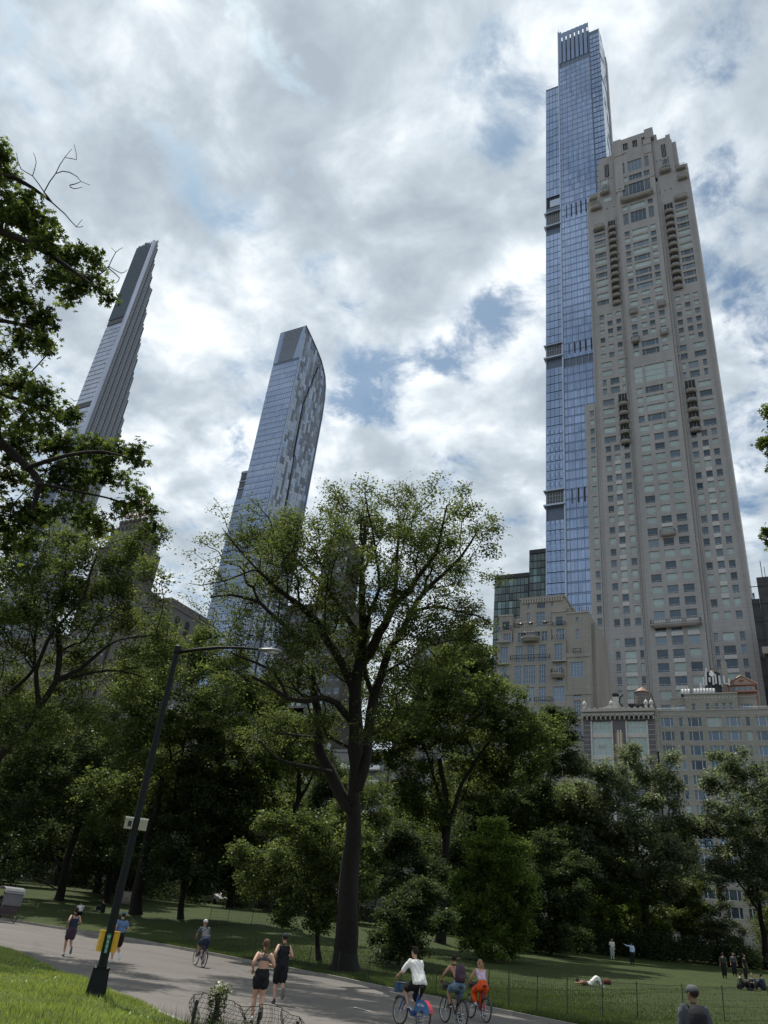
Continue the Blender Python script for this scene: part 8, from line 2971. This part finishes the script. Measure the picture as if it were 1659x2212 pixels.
def crumpled_fence():
    """loose bent wire netting near the lower edge"""
    tops = [(420, 2156), (425, 2148), (440, 2144), (456, 2150), (470, 2152), (480, 2158), (500, 2162), (512, 2170), (530, 2175), (548, 2173), (566, 2170), (590, 2172), (608, 2178), (625, 2188), (640, 2196), (652, 2202)]
    r0 = gl(520, 2240)
    r = empty('bent_wire_fence', (r0[0], r0[1], 0)); tag(r, 'crumpled waist high wire netting sagging at the lower edge in front of the runners', 'fence')
    rg = random.Random(9)
    dep = 15.2
    T_ = [W(px, py, dep + .25 * math.sin(i * 1.3)) for i, (px, py) in enumerate(tops)]
    T_ = smooth_line(np.array([t[:2] for t in T_]), 5), np.interp(np.linspace(0, 1, 76), np.linspace(0, 1, 16), [t[2] for t in T_])
    n = len(T_[0]); zt = np.interp(np.linspace(0, 1, n), np.linspace(0, 1, 76), T_[1])
    b = MB([MAT['fence_black']])
    k = 9
    G = np.zeros((n, k, 3))
    for i in range(n):
        for j in range(k):
            u = j / (k - 1); z = .04 + (zt[i] - .04) * u
            bul = .10 * math.sin(i * .33 + u * 3.1) * math.sin(math.pi * u) + .03 * math.sin(i * 1.1)
            x = T_[0][i][0] + bul * .7 + .05 * math.sin(i * .5 + u * 4); y = T_[0][i][1] + bul
            G[i, j] = (x - r0[0], y - r0[1], z)
    for i in range(n): b.tube(G[i], .0045, 3, cap=False)
    for j in range(k): b.tube(G[:, j], .0045 if j < k - 1 else .008, 3, cap=False)
    o = b.build('wire_netting', r)
    pm = MB([MAT['fence_black']]).box(-.03, .03, -.02, .02, 0, 1).mesh('post')
    for (px, py) in ((560, 2185), (642, 2206), (424, 2160)):
        p = W(px, py, dep + .1); ob('post', pm, r, (p[0] - r0[0], p[1] - r0[1], 0), (0, .05, 0), (1, 1, p[2]))
    # climbing plant on one post
    q = W(467, 2170, dep)
    v = empty('climbing_plant', (q[0], q[1], 0)); tag(v, 'leafy vine with white tips climbing a post of the crumpled fence', 'plant')
    s = MB([MAT['bark']]); top = W(466, 2140, dep)[2]
    s.tube([(0, 0, 0), (.03, 0, .4), (-.02, .02, .8), (.02, 0, top)], [.05, .045, .035, .012], 7); s.tube([(.02, 0, top - .25), (.10, 0, top), (.22, .02, top + .08)], [.015, .01, .004], 5); s.tube([(0, 0, top - .3), (-.08, 0, top), (-.05, .02, top + .12)], [.015, .01, .004], 5)
    s.build('stem', v)
    rg2 = np.random.default_rng(4); N = 900
    z = rg2.random(N) * (top + .05); a = rg2.uniform(0, 6.28, N); rr = .05 + .08 * rg2.random(N) + .07 * (z > top - .35)
    P_ = np.column_stack([rr * np.cos(a) + .02, rr * np.sin(a), z])
    sp = rg2.integers(0, 2, 160); P2 = np.column_stack([rg2.normal(.08, .10, 160), rg2.normal(0, .06, 160), top + rg2.normal(.02, .07, 160)])
    P_ = np.vstack([P_, P2])
    V, F = leaves_simple(P_, .055, rg2, .7)
    mi = np.where((P_[:, 2] > top - .1) & (rg2.random(len(P_)) < .3), 3, rg2.integers(0, 3, len(P_)))
    o = ob('foliage', mesh_np('foliage', V, F, LF['mid'] + [leaf_mat('pale_leaf', (.35, .38, .30), (.3, .32, .22), .05)], mi), v); o['kind'] = 'stuff'
    w_ = empty('weeds', (q[0], q[1], 0))
    N = 1400; x = rg2.normal(.9, .9, N); y = rg2.normal(-.2, .35, N)
    w_['kind'] = 'stuff'
    h = rg2.uniform(.1, .45, N); a = rg2.uniform(0, 6.28, N); ww = .008
    V = np.stack([np.column_stack([x - ww, y, 0 * x]), np.column_stack([x + ww, y, 0 * x]), np.column_stack([x + .12 * np.cos(a), y + .12 * np.sin(a), h])], 1).reshape(-1, 3)
    o = ob('weed_stalks', mesh_np('weed_stalks', V, np.arange(3 * N).reshape(-1, 3), LF['mid'][0]), w_); o['kind'] = 'stuff'


crumpled_fence()


# ------------------------------------------------------------------ pedicab, boulder, far lantern, parked cars
def pedicab():
    g_ = gl(4, 1992)
    a = R(70)
    r = empty('pedicab', (g_[0] - .2, g_[1] + .1, .02), a)
    tag(r, 'pedicab with curved white canopy rolling out at the left edge', 'pedicab')
    for (x, y) in ((-.62, -.55), (.62, -.55)): wheel(r, (x, y, .34), .34, .024)
    wheel(r, (0, 1.5, .34), .34, .024)
    b = MB([mat('carriage_body', (.05, .03, .035), .4), MAT['bike_black']])
    b.box(-.55, .55, -.75, -.05, .45, .62); b.box(-.55, .55, -.82, -.66, .62, 1.15); b.box(-.58, -.50, -.8, -.05, .62, .85); b.box(.50, .58, -.8, -.05, .62, .85); b.box(-.45, .45, -.05, .35, .32, .38)
    b.tube([(0, -.1, .4), (0, .9, .45), (0, 1.25, .85), (0, 1.5, .34)], .03, 6, 1); b.tube([(0, .7, .45), (0, .62, .95)], .022, 6, 1); b.tube([(-.28, 1.15, 1.05), (0, 1.25, 1.05), (.28, 1.15, 1.05)], .015, 6, 1); b.tube([(0, 1.25, .85), (0, 1.25, 1.05)], .02, 6, 1)
    b.build('carriage', r)
    c = MB([mat('canopy_white', (.22, .22, .23), .45, coat=.3), MAT['bike_black'], mat('rear_curtain', (.13, .13, .14), .6)])
    arc = [(-.95 + 1.55 * t, 1.78 + .28 * math.sin(math.pi * (.15 + .7 * t)) - (.2 if t == 0 else 0)) for t in np.linspace(0, 1, 9)]
    for i in range(8):
        (y0, z0), (y1, z1) = arc[i], arc[i + 1]; c.add([(-.66, y0, z0), (.66, y0, z0), (.66, y1, z1), (-.66, y1, z1), (-.66, y0, z0 + .03), (.66, y0, z0 + .03), (.66, y1, z1 + .03), (-.66, y1, z1 + .03)], [(3, 2, 1, 0), (4, 5, 6, 7), (0, 1, 5, 4), (2, 3, 7, 6), (0, 4, 7, 3), (1, 2, 6, 5)], 0)
    for x in (-.6, .6): c.tube([(x, -.75, .6), (x, -.85, 1.7)], .02, 5, 1); c.tube([(x, -.05, .7), (x, .5, 1.85)], .02, 5, 1)
    c.box(-.62, .62, -.90, -.87, 1.0, 1.85, 2)
    c.build('canopy', r)
    J = J_bike('L', 0.05)
    J = {k: (v[0], v[1] + .82, v[2]) for k, v in J.items()}
    person('pedicab driver in dark clothes beneath the white canopy', r.location, a, J, SKD, dark_hair, 'crop', shirt=black, sleeves=.5, shorts=black, leg_t=.9, shoes=shoe_d, voxel=.03)


pedicab()


def boulder():
    rg = np.random.default_rng(8)
    g_ = on(278, 1953)
    b = MB([mat('boulder_stone', (.36, .33, .29), .9, var=.25, scale=3, bump=.5)])
    ball(b, (0, 0, .3), 1.0, (1.2, .8, .72), 16)
    me = b.mesh('boulder', True)
    for v in me.vertices:
        c = v.co; n = math.sin(c.x * 3 + 1) * math.sin(c.y * 4) * .1 + math.sin(c.z * 5 + c.x * 2) * .07; v.co = c * (1 + n)
    o = ob('boulder', me, None, g_); tag(o, 'pale rounded boulder beside the forked tree trunk on the slope', 'boulder')
    o.scale = (1.15, 1.15, 1.15)


boulder()


def lantern():
    g_ = on(289, 1950)
    g_ = W(289, 1948, 74.); g_[2] = gz(g_[0], g_[1])
    r = empty('park_lantern', g_); tag(r, 'small black park lantern far off between the trunks', 'street lamp')
    b = MB([MAT['fence_black']]); b.lathe([(.2, 0), (.16, .5), (.07, .6), (.06, 2.9), (.1, 3.0)], 10); b.build('post', r)
    b = MB([MAT['fence_black'], mat('lantern_glass', (.5, .52, .5), .2)]); b.lathe([(.1, 3.0), (.2, 3.5)], 8, mi=1); b.lathe([(.24, 3.5), (.12, 3.7), (.03, 3.95)], 8); b.build('lantern_head', r)


lantern()


def parked_car(loc, rz, label, col):
    r = empty('parked_car', loc, rz); tag(r, label, 'car', 'cars parked along the park wall')
    m = mat('car_paint', col, .3, .1, coat=.6, var=.03)
    b = MB([m])
    prof = [(-2.2, .35), (-2.25, .75), (-2.0, .95), (-1.2, 1.0), (-.6, 1.42), (.9, 1.46), (1.6, 1.02), (2.15, .9), (2.25, .6), (2.2, .35)]
    n = len(prof); V = [(-.85, y, z) for y, z in prof] + [(.85, y, z) for y, z in prof]
    b.add(V, [tuple(range(n)), tuple(range(n, 2 * n))[::-1]] + [(i, i + n, (i + 1) % n + n, (i + 1) % n) for i in range(n)]); b.build('body', r)
    w = MB([MAT['win_dark']]); w.add([(-.86, -1.1, 1.02), (-.86, -.58, 1.36), (-.86, .85, 1.40), (-.86, 1.45, 1.02)], [(0, 1, 2, 3)]); w.add([(.86, -1.1, 1.02), (.86, -.58, 1.36), (.86, .85, 1.40), (.86, 1.45, 1.02)], [(3, 2, 1, 0)]); w.build('windows', r)
    for y in (-1.4, 1.4):
        for x in (-.8, .8):
            t = MB([MAT['tyre']]); t.lathe([(.32, -.1), (.34, 0), (.32, .1)], 16); t.build('wheel', r, (x, y, .34), (0, R(90), 0))
    for x in (-.6, .6): h = MB([MAT['white_paint']]); h.box(x - .16, x + .16, 2.2, 2.26, .66, .8); h.build('headlight', r)


q = W(458, 1946, 95.); parked_car((q[0], q[1], gz(q[0], q[1]) + .2), R(80), 'white car glimpsed behind the trunks left of the elm', (.6, .6, .62))
q = W(618, 1990, 92.); parked_car((q[0], q[1], gz(q[0], q[1]) + .2), R(95), 'pale grey car glimpsed just behind the ash trunk', (.45, .46, .48))

# scattered leaves and pale litter on the asphalt
rgx = np.random.default_rng(12)
def litter():
    V = []; F = []
    n = 70
    for i in range(n):
        t_ = rgx.random(); k = rgx.integers(60, 180)
        p = RA[k] * (1 - t_) + RB[k] * t_; s = rgx.uniform(.02, .05); a = rgx.uniform(0, 6.28)
        for dx, dy in ((-1, 0), (0, -.5), (1, 0), (0, .5)):
            V.append((p[0] + s * (dx * math.cos(a) - dy * math.sin(a)), p[1] + s * (dx * math.sin(a) + dy * math.cos(a)), .05 + .012 * (dx == 1)))
        F.append([4 * i, 4 * i + 1, 4 * i + 2, 4 * i + 3])
    o = ob('leaf_litter', mesh_np('leaf_litter', V, F, mat('dry_leaf', (.45, .42, .33), .8))); o['kind'] = 'stuff'


litter()


def dash(px, py, label):
    p = atZ(px, py, 0); d = np.array([-math.sin(HEAD), math.cos(HEAD), 0]); q = np.array([d[1], -d[0], 0])
    z = .046
    V = [p + d * a * .45 + q * b_ * .06 + [0, 0, z] for a, b_ in ((-1, -1), (1, -1), (1, 1), (-1, 1))]
    o = ob('lane_marking', mesh_np('lane_marking', V, [[0, 1, 2, 3]], mat('worn_paint', (.42, .41, .38), .8, var=.4, scale=14))); o['kind'] = 'structure'


dash(783, 2184, ''); dash(600, 2126, '')
